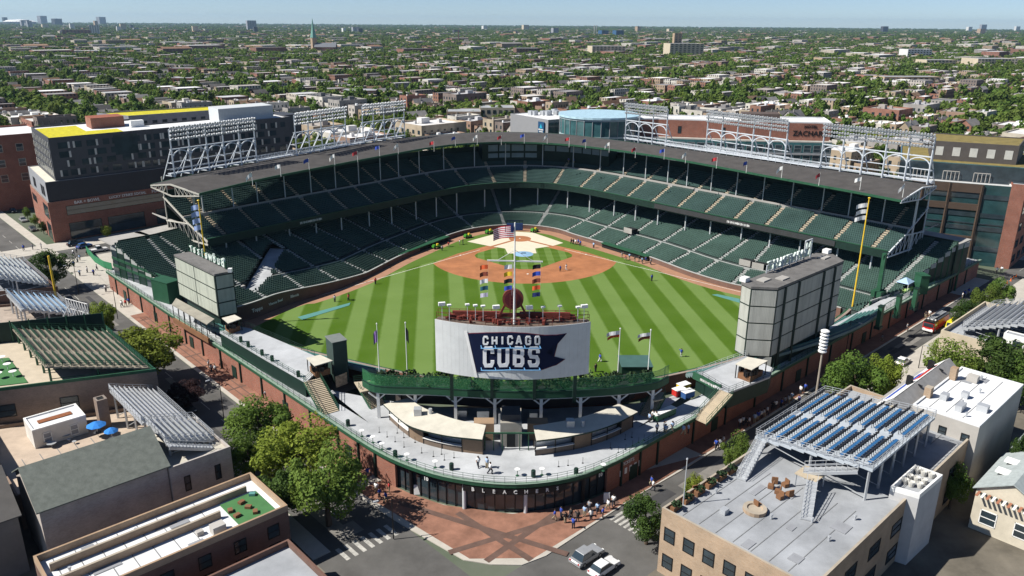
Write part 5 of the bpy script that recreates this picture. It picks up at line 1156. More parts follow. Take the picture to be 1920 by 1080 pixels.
def win(t, a, b, f0, f1, z0, z1, glass=None, frame=None, depth=.08, name='window', sill=None):
    "one window on the wall from a to b: frame with the pane behind it"
    a, b = Vector((a[0], a[1], 0)), Vector((b[0], b[1], 0)); d = b-a; n = Vector((d.y, -d.x, 0)).normalized(); p, q = a+d*f0, a+d*f1; u = d.normalized()
    mb = MB()
    if frame:
        fw2 = .12
        for x, y, za, zb in ((p, p+u*fw2, z0, z1), (q-u*fw2, q, z0, z1), (p, q, z1-fw2, z1), (p, q, z0, z0+fw2), (p, q, (z0+z1)/2-.05, (z0+z1)/2+.05)):
            mb.hexa([x+n*depth+V(0, 0, za), y+n*depth+V(0, 0, za), y+V(0, 0, za), x+V(0, 0, za)], [x+n*depth+V(0, 0, zb), y+n*depth+V(0, 0, zb), y+V(0, 0, zb), x+V(0, 0, zb)])
        w_ = mb.build(name, frame, t); mb = MB()
        mb.hexa([p+n*.03+V(0, 0, z0+.1), q+n*.03+V(0, 0, z0+.1), q+V(0, 0, z0+.1), p+V(0, 0, z0+.1)], [p+n*.03+V(0, 0, z1-.1), q+n*.03+V(0, 0, z1-.1), q+V(0, 0, z1-.1), p+V(0, 0, z1-.1)]); g = mb.build('pane', glass or m_glass, None); g.parent = w_; g.location = (0, 0, 0)
        me = g.data; off_ = wloc(t)
        for v_ in me.vertices: v_.co -= off_
        KIDS.setdefault(w_.name, []).append(g)
    else:
        mb.hexa([p+n*depth+V(0, 0, z0), q+n*depth+V(0, 0, z0), q+V(0, 0, z0), p+V(0, 0, z0)], [p+n*depth+V(0, 0, z1), q+n*depth+V(0, 0, z1), q+V(0, 0, z1), p+V(0, 0, z1)]); mb.build(name, glass or m_glass, t)
def bldg(label, P, h, wall, roof, cat='building', name='building', z0=0., par=.7, wins=(), t=None, parmat=None, top=True):
    "flat-roofed block: wall, parapet, roof; wins = (edge, [sill heights], count, width fraction, height, glass, frame)"
    P = ccw(P); c = np.mean(np.array(P), axis=0)
    if t is None: t = thing(name, label, cat, (c[0], c[1], z0))
    mb = MB(); n = len(P)
    for i in range(n): a, b = P[i], P[(i+1) % n]; mb.poly([(*a, z0), (*b, z0), (*b, h), (*a, h)])
    mb.build('wall', wall, t)
    if top:
        mb = MB(); I = inset(P, .3); mb.poly([(*p, h-.02) for p in I]); mb.build('roof', roof, t)
        if par:
            mb = MB(); I = inset(P, .3)
            for i in range(n):
                j = (i+1) % n; mb.hexa([(*P[i], h), (*P[j], h), (*I[j], h), (*I[i], h)], [(*P[i], h+par), (*P[j], h+par), (*I[j], h+par), (*I[i], h+par)]); mb.poly([(*I[i], h-.02), (*I[j], h-.02), (*I[j], h), (*I[i], h)][::-1])
            mb.build('parapet', parmat or wall, t)
    for e, zs, cnt, wf, hh, gl, fr in wins:
        a, b = P[e % n], P[(e+1) % n]
        for z in zs:
            for k in range(cnt): f = (k+.5)/cnt; win(t, a, b, f-wf/2, f+wf/2, z, z+hh, gl, fr)
    return t
def sq(a0, a1, o0, o1, f): return [f(a0, o0), f(a1, o0), f(a1, o1), f(a0, o1)]
# seats on rooftop stands: rows of benches on a sloping steel frame
def roof_stand(label, f, a0, a1, o0, o1, z0, z1, rows, deckm, benchm, legs=True, name='rooftop_stand', zbase=9., chairs=False, seats=False, bw=.4, legm=None, bench_gap=None, along='a', rail=True):
    "stand rising with o; benches run along a"
    c = f((a0+a1)/2, (o0+o1)/2); t = thing(name, label, 'bleacher stand', (*c, zbase)); legm = legm or m_galv
    mb = MB()
    for k in range(rows):
        u0, u1 = o0+(o1-o0)*k/rows, o0+(o1-o0)*(k+1)/rows; z = z0+(z1-z0)*k/max(1, rows-1); P = sq(a0, a1, u0, u1, f); mb.prism(P, z-.2-(z1-z0)/max(1, rows-1), z-.1, True)
    mb.build('deck', deckm, t)
    for k in range(rows):
        u = o0+(o1-o0)*(k+.55)/rows; z = z0+(z1-z0)*k/max(1, rows-1)
        segs = bench_gap or [(0, 1)]
        for s0, s1 in segs:
            if seats:
                A, B = a0+(a1-a0)*s0+.3, a0+(a1-a0)*s1-.3; nb = int((B-A)/.6); Pp = np.array([f(A+(i_+.5)*(B-A)/nb, u) for i_ in range(nb)]); tv = np.array(f(1, u))-np.array(f(0, u)); nv = np.array(f(0, u+1))-np.array(f(0, u)); nv = nv/np.linalg.norm(nv)
                sv, sf = seat_block(Pp, np.repeat(tv[None], nb, 0), np.repeat(nv[None], nb, 0), np.full(nb, z-.1)); so2 = npmesh('seat_row', sv-np.array(wloc(t)), sf, benchm, parent=t); so2['kind'] = 'stuff'; continue
            A, B = a0+(a1-a0)*s0+.2, a0+(a1-a0)*s1-.2; p, q = Vector((*f(A, u), z+.32)), Vector((*f(B, u), z+.32)); mb = MB(); mb.bar(p, q, bw, .09)
            if not chairs: p2, q2 = Vector((*f(A, u+.3), z+.75)), Vector((*f(B, u+.3), z+.75)); mb.bar(p2, q2, .07, .35 if bw < .5 else .55)
            for m_ in range(int((B-A)/2.2)+1): g = p.lerp(q, m_/max(1, int((B-A)/2.2))); mb.bar(g-V(0, 0, .42), g, .08)
            mb.build('bench', benchm, t)
            if chairs:
                mb = MB(); nb = int((B-A)/.62)
                for m_ in range(nb):
                    g = Vector((*f(A+(m_+.5)*(B-A)/nb, u-.75), z)); mb.tube(g-V(0, 0, .1), g+V(0, 0, .62), .04, n=5); mb.box((g.x, g.y, z+.66), (.4, .4, .08), m_*.7); mb.box((g.x+.1, g.y-.12, z+.9), (.36, .08, .34), .5)
                mb.build('stool_row', chairs, t)['kind'] = 'stuff'
    if legs:
        for a_ in np.linspace(a0+.4, a1-.4, max(2, int((a1-a0)/4.2)+1)):
            for u, z in ((o0+.5, z0), ((o0+o1)/2, (z0+z1)/2), (o1-.5, z1)):
                p = f(a_, u); mb = MB(); mb.bar((*p, zbase), (*p, z-.2), .26); mb.build('leg', legm, t)
            mb = MB(); mb.bar((*f(a_, o0+.5), z0-.4), (*f(a_, o1-.5), z1-.4), .22); mb.bar((*f(a_, o0+.5), z0-.4), (*f(a_, o1-.5), zbase+.4), .1); mb.build('raker', legm, t)
    if rail:
        q = [(*f(a0, o0), z0), (*f(a0, o1), z1), (*f(a1, o1), z1), (*f(a1, o0), z0), (*f(a0, o0), z0)]; railing(q, 0, 'guard_rail', legm, t, h=1.1, step=1.3, nr=3, t=.07)
    return t
def metal_stairs(f, a0, o0, z0, a1, o1, z1, label, wid=1.3, base=9.):
    p, q = Vector((*f(a0, o0), z0)), Vector((*f(a1, o1), z1)); t = thing('metal_staircase', label, 'staircase', (q.x, q.y, z1)); stairs(p, q, wid, max(6, int(abs(z0-z1)/.19)), 'step_flight', t, mt=m_galv, mr=m_galv); return t

# ------------------------------------------------------------------ right side, across Waveland
F_ = wp_
b1 = bldg('tan brick corner building with a broad grey roof terrace under a steel bleacher', sq(-49, 4, 16.7, 37, F_), 9.0, m_bricktan, m_groof, wins=[(3, [1.2, 5.2], 7, .08, 2.0, m_glass, m_black), (0, [1.2, 5.2], 8, .06, 2.0, m_glass, m_black)])
roof_stand('steel rooftop bleacher with blue benches and dark stools facing the park', F_, -27.5, -6.5, 16.9, 33.5, 11.9, 14.0, 9, M('bleacher_deck_steel', (.4, .44, .48), rough=.6, var=.12), M('blue_bench', (.03, .12, .28), rough=.45), chairs=M('dark_stool', (.03, .03, .033), rough=.5), bench_gap=[(0.03, .46), (.54, .97)])
metal_stairs(F_, -27.5, 18, 11.6, -35, 19.5, 9.05, 'straight steel staircase down from the blue bench bleacher to the grey terrace')
metal_stairs(F_, -27, 31.5, 13.0, -29.5, 25.5, 11.0, 'upper dog-leg steel stair flight behind the blue bench bleacher'); metal_stairs(F_, -31, 27.5, 11.0, -37, 30, 9.05, 'lower dog-leg steel stair flight with tan landing on the terrace')
t = thing('steel_landing', 'tan floored steel landing platform beside the dog-leg stairs', 'platform', (*F_(-29.6, 26), 9)); mb = MB(); mb.prism(sq(-31, -28, 25, 28, F_), 10.85, 11.0, True); mb.build('platform', m_tanstair, t)
for a_, o_ in ((-30.8, 25.2), (-28.2, 25.2), (-30.8, 27.8), (-28.2, 27.8)): p = F_(a_, o_); mb = MB(); mb.bar((*p, 9), (*p, 10.85), .14); mb.build('leg', m_galv, t)
b2 = bldg('white brick stair penthouse with flower pots on its roof below the steel bleacher', [tuple(at(*q_, 10.9)[:2]) for q_ in ((1670, 911), (1716, 871), (1768, 890), (1725, 927))], 10.2, M('white_brick', (.5, .5, .5), var=.1), m_groof, cat='penthouse', name='penthouse', parmat=m_white)
for k in range(9): r1 = random.Random(k); c4 = [at(*q_, 10.2) for q_ in ((1682, 911), (1716, 881), (1756, 895), (1724, 922))]; p = tuple((c4[0].lerp(c4[1], (k % 3+.3+.4*r1.random())/3)).lerp(c4[3].lerp(c4[2], (k % 3+.3+.4*r1.random())/3), (k//3+.5)/3)[:2]); t = thing('planter_pot', f'white round pot on the white penthouse roof, {ORD[k]} of nine', 'pot', (*p, 10.2), 'pots on the penthouse roof'); mb = MB(); mb.lathe([(.3, 0), (.42, .5), (.44, .75), (.36, .75), (.3, .6)], (*p, 10.2), 10); mb.build('pot', M('pot_glaze', (.55, .54, .5)) if k == 0 else bpy.data.materials['pot_glaze'], t)
rw = random.Random(2)
for k, (px, py) in enumerate(((1445, 915), (1458, 925), (1472, 912), (1462, 935), (1480, 930), (1452, 905), (1295, 935), (1305, 925), (1420, 950))):
    p = at(px, py, 9.0); t = thing('wicker_chair', f'brown wicker chair on the grey roof terrace, {ORD[k]} of nine', 'chair', p, 'wicker chairs on the roof terrace'); rz = rw.random()*6
    mb = MB(); mb.box((p.x, p.y, 9.3), (.75, .75, .5), rz); mb.build('seat', m_wood, t); mb = MB(); mb.box((p.x+.3*math.cos(rz), p.y+.3*math.sin(rz), 9.75), (.16, .8, .6), rz); mb.build('backrest', m_wood, t)
for k, (px, py) in enumerate(((1342, 905), (1352, 898), (1362, 892), (1372, 886))):
    p = at(px, py, 9.0); t = thing('bar_stool', f'black stool by the terrace wall, {ORD[k]} of four', 'stool', p, 'black stools by the terrace wall'); mb = MB(); mb.tube(p, p+V(0, 0, .75), .05, n=6); mb.build('stem', m_black, t); mb = MB(); mb.box((p.x, p.y, 9.8), (.5, .5, .1), .6); mb.box((p.x+.2, p.y, 10.05), (.1, .5, .5), .6); mb.build('seat', m_black, t)
# gabled house with banner roof
def gable(label, P, he, hr, wall, roofm, axis=0, name='house', cat='house', t=None, over=.4, wins=()):
    "gabled block: P four corners, ridge parallel to edge axis"
    P = ccw(P); P = P[axis:]+P[:axis]; a, b, c, d = [Vector((*p, 0)) for p in P]; m0, m1 = (a+d)/2, (b+c)/2
    if t is None: q = (a+b+c+d)/4; t = thing(name, label, cat, (q.x, q.y, 0))
    H, Rz = V(0, 0, he), V(0, 0, hr); mb = MB()
    for p, q in ((a, b), (b, c), (c, d), (d, a)): mb.poly([p, q, q+H, p+H])
    mb.poly([b+H, c+H, m1+Rz]); mb.poly([d+H, a+H, m0+Rz]); mb.build('wall', wall, t)
    u = (b-a).normalized()*over; mb = MB(); th = V(0, 0, .18); s = (d-a).normalized()*over; sl = V(0, 0, (hr-he)/((d-a).length/2)*over)
    for p, q, sg in ((a, b, -1), (d, c, 1)):
        e0, e1, r0, r1 = p-u+H+s*sg-sl, q+u+H+s*sg-sl, m0-u+Rz, m1+u+Rz
        L4 = [e0, e1, r1, r0] if sg < 0 else [e1, e0, r0, r1]
        mb.hexa([x+V(0, 0, .02) for x in L4], [x+th for x in L4])
    mb.build('roof', roofm, t)
    for e, zs, cnt, wf, hh, gl, fr in wins:
        p, q = P[e % 4], P[(e+1) % 4]
        for z in zs:
            for k in range(cnt): f = (k+.5)/cnt; win(t, p, q, f-wf/2, f+wf/2, z, z+hh, gl, fr)
    return t
hP = [F_(-4.5, 22.2), F_(19, 22.2), F_(19, 31), F_(-4.5, 31)]
g1 = gable('cream frame house with grey shingle roof and a long blue and white roof banner', hP, 9.2, 13.2, M('cream_siding', (.55, .5, .4), var=.06), M('weathered_grey_shingle', (.34, .33, .315), var=.15, scale=1), axis=0, wins=[(3, [9.8], 1, .12, 1.6, m_glass, m_white), (3, [5.2, 1.8], 3, .12, 1.8, m_glass, m_white)])
# banner boards on the street slope
def slope_pt(a_, f_): return Vector((*F_(a_, 22.2+4.4*f_), 9.2+4*f_+.3))
for nm, a0, a1, f0, f1, mt in (('banner_white', -3.5, 18, .35, .98, m_white), ('banner_blue', -1, 13, .45, .62, m_blue), ('banner_red', 8, 16, .66, .86, m_red)):
    mb = MB(); dz = {'banner_white': 0, 'banner_blue': .05, 'banner_red': .05}[nm]; q = [slope_pt(a0, f0), slope_pt(a1, f0), slope_pt(a1, f1), slope_pt(a0, f1)]; mb.hexa([p+V(0, 0, dz) for p in q], [p+V(0, 0, dz+.05) for p in q]); mb.build(nm, mt, g1)
for a_ in (5, 14): mb = MB(); p = Vector((*F_(a_, 25.5), 13.2)); mb.box((p.x, p.y, 13.3), (.5, .9, 1.6), .4); mb.bar(p, p+Vector((*(NW*2), -.4)), .4); mb.build('roof_lamp', m_black, g1)
g3 = bldg('three storey beige building with bright white roof and brick rear wall', [F_(-1, 28.5), F_(20, 28.5), F_(20, 38), F_(-1, 38)], 12, m_pale, m_wroof, par=.25, parmat=m_wroof, wins=[(3, [8.6, 5.0, 1.6], 3, .12, 1.7, m_glass, m_black), (2, [8.6, 5.0], 6, .05, 1.6, m_glass, m_black)])
for a_, o_, sx in ((5, 31, 1.4), (8, 33, 1.0), (3, 34, 2.2)): p = F_(a_, o_); mb = MB(); mb.box((*p, 12.5), (sx, 1, 1), .7); mb.build('roof_unit', m_galv, g3)
mb = MB(); mb.box((*F_(14, 29.2), 13), (1.2, 1.0, 2.2), .7); mb.box((*F_(4, 28.9), 12.8), (1.2, 1.0, 1.8), .7); mb.build('chimney', m_bricktan, g3)
gable('pale blue house with grey roof beside the white roofed building', [F_(6, 41.5), F_(24, 41.5), F_(24, 50), F_(6, 50)], 7.5, 9.6, M('pale_blue_siding', (.32, .45, .5)), M('slate_shingle', (.24, .27, .27), var=.12), axis=0, wins=[(3, [4.5, 1.5], 3, .14, 1.6, m_glass, m_white)])
t = gable('house with grey shingle roof, two skylights and a cream striped awning', [F_(-8.4, 41), F_(4.5, 41), F_(4.5, 49.5), F_(-8.4, 49.5)], 6.6, 9.0, M('cream_house_siding', (.55, .5, .4)), M('pale_shingle', (.33, .37, .37), var=.15, scale=1.5), axis=0, wins=[(3, [1.4], 2, .25, 2.2, m_glass, m_white)])
for a_ in (-4, 0): p = F_(a_, 43.2); mb = MB(); mb.box((*p, 8.1), (1.6, 2.6, .25), .7); mb.build('skylight', m_white, t)
for k in range(12): p = F_(-9.3, 41.5+k*.65); mb = MB(); mb.box((*p, 6.2), (1.5, .33, .1), .7); mb.build('awning_stripe', m_white if k % 2 else m_rstripe, t)
g5 = bldg('cream panelled building with steel roof bleacher across Waveland', [F_(44, 17.2), F_(70, 17.2), F_(70, 34), F_(44, 34)], 8.2, m_cream, m_groof, par=1.0, wins=[(3, [3.6], 2, .1, 1.4, m_glass, m_black), (0, [1, 4.6], 6, .08, 1.8, m_glass, m_black)])
roof_stand('grey steel rooftop bleacher on the cream building', F_, 47, 66, 20, 33, 10, 14.5, 11, m_galv, m_galv, zbase=8.2)
t = bldg('small white stair hut on the cream building roof', [F_(44.8, 28), F_(47, 28), F_(47, 33), F_(44.8, 33)], 11.5, m_white, m_groof, name='stair_hut', cat='penthouse', z0=8.2, par=.1, wins=[(3, [8.4], 1, .3, 2.2, m_glass, None)])
def clutter(t, f, a0, a1, o0, o1, z, n, seed):
    "roof seams, vents, ducts and small plant on a flat roof"
    r_ = random.Random(seed); ang = math.atan2(*reversed(f(1, 0)[:2] if False else ((Vector(f(1, 0))-Vector(f(0, 0))).x, (Vector(f(1, 0))-Vector(f(0, 0))).y)))
    for k in range(int((o1-o0)/2.4)): o_ = o0+2.4*(k+.6); mb = MB(); mb.bar((*f(a0+.4, o_), z+.01), (*f(a1-.4, o_), z+.01), .09, .03); mb.build('membrane_seam', m_seamr, t)
    for k in range(n):
        p = f(r_.uniform(a0+1, a1-1), r_.uniform(o0+1, o1-1)); q = r_.random(); mb = MB()
        if q < .4: mb.lathe([(.14, 0), (.14, .55), (.22, .56), (.2, .75)], (*p, z), 8); mb.build('vent_pipe', m_galv, t)
        elif q < .75: s = r_.uniform(.7, 1.7); mb.box((*p, z+s*.35), (s, s*.8, s*.7), r_.choice((.7, 2.27))); mb.build('roof_plant', m_galv if r_.random() < .6 else m_pale, t)
        else: mb.box((*p, z+.04), (r_.uniform(1, 3.2), r_.uniform(.8, 2), .05), .7); mb.build('roof_patch', m_lgrey, t)
m_seamr = M('seam_tape', (.2, .205, .21), var=.2)
clutter(b1, F_, -48, -30, 17.5, 36.4, 9.0, 12, 1); clutter(b1, F_, -6, 3.5, 17.5, 36.4, 9.0, 9, 2); clutter(g3, F_, 0, 19.5, 29, 37.5, 12.0, 9, 3); clutter(g5, F_, 44.6, 69, 17.8, 33, 8.2, 6, 4)
t = thing('fire_pit', 'round tan fire pit on the grey roof terrace', 'fire pit', at(1415, 958, 9)); p = at(1415, 958, 9); mb = MB(); mb.lathe([(1.5, 0), (1.5, .5), (1.0, .5), (.95, .3)], p, 16); mb.build('ring', m_bricktan, t)
for k in range(6): p = F_(-47.2+k*2.6, 17.6); t = thing('planter_box', f'dark planter along the terrace edge, {ORD[k]} of six', 'planter', (*p, 9), 'planters along the terrace edge'); mb = MB(); mb.box((*p, 9.35), (1.8, .6, .7), math.atan2(UW.y, UW.x)); mb.build('box', m_wood, t); mb = MB(); leafball(mb, (*p, 9.9), .7, .35, 60, .14, random.Random(k)); mb.build('plants', m_jun, t)
# ------------------------------------------------------------------ left side, across Sheffield
E_ = sp_
m_lbr = brickmat('washed_brick', (.43, .37, .33), (.52, .47, .43), (.46, .43, .4))
b = bldg('long whitewashed brick building with a small roof deck by the street trees', sq(3.4, 15.9, 18.8, 27.6, E_), 8.6, m_lbr, M('pale_roof_deck', (.5, .47, .4)), par=.5, wins=[(1, [4.6], 2, .1, 2.4, m_glass, m_black)])
gable('whitewashed brick house with long grey green shingle roof', sq(3.2, 15.4, 27.7, 43.5, E_), 9.4, 12.8, m_lbr, m_shing, axis=1, wins=[(1, [5.6], 4, .09, 2.0, m_glass, m_black), (2, [5.8, 2.0], 3, .12, 1.9, m_glass, m_black)])
roof_stand('small silver bleacher stand with open stairs on the whitewashed building', E_, 4.2, 12.2, 19.6, 26.4, 9.3, 11.2, 8, m_galv, m_galv, zbase=8.6); metal_stairs(E_, 13.2, 26.5, 11.2, 13.4, 20.6, 8.7, 'silver stair flight at the edge of the small bleacher stand')
b3 = bldg('brown brick building with a tan roof terrace, umbrellas and silver bleachers', [E_(-12.2, 18.8), E_(2.8, 18.8), E_(2.8, 44), E_(-23, 44)], 5.0, m_brickgrey, M('tan_terrace', (.46, .37, .29), var=.12), par=.6)
roof_stand('large silver bleacher stand on the tan roof terrace', E_, -13, 2.2, 19.2, 26.4, 7.6, 10.2, 10, m_galv, M('silver_bench', (.6, .62, .65), rough=.35, metal=.3), zbase=5.0)
t = bldg('white stair penthouse with rusty roof strip on the tan terrace', sq(-16, -10.6, 31, 38.6, E_), 8.0, M('white_block', (.62, .6, .56)), m_wroof, cat='penthouse', name='penthouse', z0=5.0, par=.2, parmat=m_white, wins=[(1, [5.4], 2, .16, 1.8, m_lgrey, m_white)])
mb = MB(); mb.box((*E_(-13.2, 34.8), 8.06), (4.8, 1.2, .12), math.atan2(NS.y, NS.x)); mb.build('rust_strip', M('rusty_metal', (.24, .09, .04), var=.3, scale=2), t)
t = bldg('tall brown brick chimney stack by the silver bleachers', sq(-12, -10.2, 27.6, 29.2, E_), 10.0, m_brickgrey, m_dark, cat='chimney', name='chimney_stack', z0=5.0, par=.1)
for k, (px, py, lab) in enumerate(((180, 795, 'bright blue umbrella over a table on the tan terrace'), (208, 806, 'small blue umbrella beside the brick chimney'))):
    p = at(px, py, 7.2); p.z = 5.0; t = thing('umbrella', lab, 'umbrella', p); mb = MB(); mb.tube(p, p+V(0, 0, 2.5), .04, n=6); mb.build('pole', m_white, t); mb = MB(); mb.lathe([(1.5-.4*k, 2.0), (.9-.2*k, 2.3), (.1, 2.6)], p, 8); mb.build('canopy', M('umbrella_blue', (.03, .2, .6)) if k == 0 else bpy.data.materials['umbrella_blue'], t); mb = MB(); mb.lathe([(.6, .7), (.6, .76), (.1, .77)], p, 10); mb.build('table_top', m_dgrey, t)
for k, (px, py) in enumerate(((90, 833), (130, 828), (98, 838), (140, 832), (125, 822))):
    p = at(px, py, 5.0); t = thing('patio_table' if k % 2 == 0 else 'patio_chair', f'grey patio {"table" if k % 2 == 0 else "chair"} on the tan terrace, {ORD[k]} piece from left', 'table' if k % 2 == 0 else 'chair', p, 'patio furniture on the tan terrace'); mb = MB(); mb.lathe([(.7, .7), (.72, .74), (.1, .76)] if k % 2 == 0 else [(.3, .4), (.32, .46), (.1, .47)], p, 10); mb.tube(p, p+V(0, 0, .7 if k % 2 == 0 else .4), .05, n=5); mb.build('top', m_galv, t)
b4 = bldg('brown brick building topped by a green rooftop bleacher and green turf deck', [E_(-44.5, 18.8), E_(-12.6, 18.8), E_(-23.4, 44), E_(-56, 44)], 11.3, m_brickgrey, M('cream_roof_deck', (.5, .43, .33), var=.1), par=.5, parmat=m_green, wins=[(1, [6.6], 3, .1, 2.2, m_glass, m_black), (0, [1.5, 5.4, 8.4], 6, .06, 2.0, m_glass, m_black)])
E2_ = lambda a, o: E_(a-(o-19)*.45, o)
roof_stand('dark green rooftop bleacher with rows of folding seats', E2_, -36, -13.6, 19.6, 33.5, 12.0, 14.2, 13, M('worn_tread', (.24, .215, .17)), M('green_bench', (.025, .075, .05), rough=.6), zbase=11.3, seats=True, legm=m_green, bench_gap=[(0, .31), (.35, .64), (.68, 1)], rail=True)
t = thing('green_screen_wall', 'dark green fence panel wall behind the green rooftop bleacher', 'fence', (*E2_(-37, 27), 11.3)); mb = MB(); mb.wall([E2_(-37, 19.4), E2_(-37, 40)], 11.3, 15.2, .2); mb.build('panel', m_dgreen, t)
for k in range(8): p = E2_(-36.8, 19.6+k*2.8); mb = MB(); mb.bar((*p, 11.3), (*p, 15.5), .18); mb.build('post', m_green, t)
t = thing('turf_deck', 'bright green artificial turf deck with white tables', 'deck', (*E2_(-24, 39), 11.3)); mb = MB(); mb.prism(sq(-28, -14.5, 36, 43, E2_), 11.32, 11.4); mb.build('turf', M('artificial_turf', (.06, .17, .06)), t)
for k in range(9): p = E2_(-26+(k % 3)*4, 37.2+(k//3)*1.9); t = thing('white_table', f'small white table on the green turf deck, {ORD[k]} of nine', 'table', (*p, 11.4), 'white tables on the turf deck'); mb = MB(); mb.lathe([(.6, .98), (.62, 1.02), (.1, 1.04)], (*p, 11.4), 10); mb.build('table_top', m_white, t); mb = MB(); mb.tube((*p, 11.4), (*p, 12.4), .06, n=6); mb.build('leg', m_white, t)
# lattice sign back
t = thing('rooftop_sign', 'white steel lattice back of a rooftop sign beside Sheffield', 'sign', (*E_(-50, 20.5), 8)); p, q = Vector((*E_(-53.5, 21.8), 8)), Vector((*E_(-47, 19.6), 8)); mb = MB()
for k in range(9): a = p.lerp(q, k/8); mb.bar(a, a+V(0, 0, 6.5), .14)
for z in (.2, 2.2, 4.4, 6.4): mb.bar(p+V(0, 0, z), q+V(0, 0, z), .12)
for k in range(8): a, b_ = p.lerp(q, k/8), p.lerp(q, (k+1)/8); mb.bar(a, b_+V(0, 0, 3.2), .1); mb.bar(b_+V(0, 0, 3.2), a+V(0, 0, 6.4), .1)
mb.build('lattice', m_white, t)
for k in (1, 4, 7): a = p.lerp(q, k/8); mb = MB(); mb.bar(a+V(0, 0, 5), a+Vector((*(NS*3.4), 0)), .16); mb.build('brace', m_galv, t)
bldg('low brown building with blue roof seats beside the lattice sign', [E_(-72, 18.8), E_(-45, 18.8), E_(-56.5, 43.5), E_(-84, 43.5)], 8.0, m_brickd, M('worn_roof', (.36, .3, .25), var=.2), par=.5, wins=[(0, [1.2, 4.8], 6, .06, 2.0, m_glass, m_black)])
roof_stand('rooftop bleacher with pale blue benches near the yellow pole', E_, -71, -58, 19.6, 29, 9.6, 12.6, 8, m_galv, M('pale_blue_bench', (.3, .45, .62), rough=.4), zbase=8)
bldg('red brown brick building with silver rooftop benches at the picture edge', [E_(-100, 18.8), E_(-73, 18.8), E_(-85, 44), E_(-112, 44)], 10.5, m_brickd, m_groof, par=.8, wins=[(0, [1.2, 4.5, 7.6], 6, .06, 2.0, m_glass, m_black), (1, [7], 5, .06, 2.0, m_glass, m_black)])
roof_stand('tall silver and green rooftop bleacher at the far end of Sheffield', E_, -98, -75, 20, 32, 12, 16.5, 12, m_galv, M('silver_bench_far', (.5, .54, .56), rough=.35), zbase=10.5, bench_gap=[(0, .47), (.53, 1)])
p = Vector((*E_(-73.4, 19.4), 8)); t = thing('yellow_pole', 'yellow painted pole on the roof edge by the street tree', 'pole', p); mb = MB(); mb.tube(p, p+V(0, 0, 10.5), .28, .22, n=8); mb.build('pole', m_yellow, t)
# bottom left: low white roof terrace with brick parapets
b6 = bldg('low building with white roof, brick parapets and a small garden terrace', sq(22.4, 33.2, 18.9, 46, E_), 7.0, m_brickd, m_wroof, par=.9, parmat=m_bricktan, wins=[(1, [1.2, 4], 6, .06, 1.9, m_glass, m_black)])
t = thing('roof_garden', 'artificial grass patch with loungers on the white roof terrace', 'garden', (*E_(29, 22), 7.0)); mb = MB(); mb.prism(sq(26, 32, 20, 25, E_), 7.01, 7.1); mb.build('turf', bpy.data.materials['artificial_turf'], t)
for k in range(6): p = E_(26.8+.8*k, 20.8+(k*1.9) % 4); o_ = thing('garden_chair', f'small seat on the roof garden, {ORD[k]} of six', 'chair', (*p, 7.1), 'seats on the roof garden'); mb = MB(); mb.box((*p, 7.3), (.8, .6, .35), k); mb.build('seat', m_teal if k == 0 else m_wood, o_)
bldg('brown brick building at the bottom corner of the street', sq(37, 62, 21, 46, E_), 5.0, m_brickd, m_groof, par=.8, wins=[(3, [1.2], 5, .08, 2, m_glass, m_black)])
for k, a_ in enumerate((25.4, 28.6)): mb = MB(); mb.wall([E_(a_, 26 if k else 21), E_(a_, 45)], 7.0, 8.0, .35); mb.build('party_wall', m_bricktan, b6)
clutter(b6, E_, 22.8, 33, 26, 45.5, 7.0, 10, 5); clutter(b3, E_, -9, 2.4, 27.5, 43.5, 5.0, 7, 6)
# houses behind the Sheffield buildings
gable('grey frame building with long dark gable roof behind the shingle house', sq(-2, 13, 45.5, 58, E_), 8.5, 12, M('grey_siding', (.2, .18, .165)), M('dark_shingle', (.1, .095, .09)), axis=1)
bldg('brown brick flat building behind the white penthouse', sq(-24, -6, 46, 62, E_), 9.6, m_brickd, m_groof)
# ------------------------------------------------------------------ large buildings round the park
K = Vector((-147.6, .4)); UA = Vector((.72, .694)); UB = Vector((-.575, .818))
def kp(a, b_): p = K+UA*a+UB*b_; return (p.x, p.y)
dk = thing('dark_apartment_block', 'dark grey apartment block with yellow green roof above a brick podium', 'building', (*kp(40, 15), 0))
bldg('', [kp(-3, -.5), kp(88, -.5), kp(88, 36), kp(-3, 36)], 12.8, m_brick, m_wroof, t=dk, par=.3)
bldg('', [kp(-2.6, -.1), kp(87.6, -.1), kp(87.6, 35.6), kp(-2.6, 35.6)], 19.3, m_lgrey, M('pale_ledge', (.6, .57, .48)), t=dk, z0=13.1, par=.2)
mb = MB(); mb.poly([(*kp(-2.6, -.14), 13.1), (*kp(87.6, -.14), 13.1), (*kp(87.6, -.14), 19.4), (*kp(-2.6, -.14), 19.4)]); mb.build('podium_face', M('dark_podium', (.03, .032, .042), rough=.4), dk)
bldg('', [kp(.6, .5), kp(86, .5), kp(86, 16), kp(34, 16), kp(34, 35), kp(.6, 35)], 32.4, m_dgrey, m_wroof, t=dk, z0=19.4, par=.5)
m_panelw = M('pale_window_panel', (.5, .5, .47), rough=.5)
wr = random.Random(21)
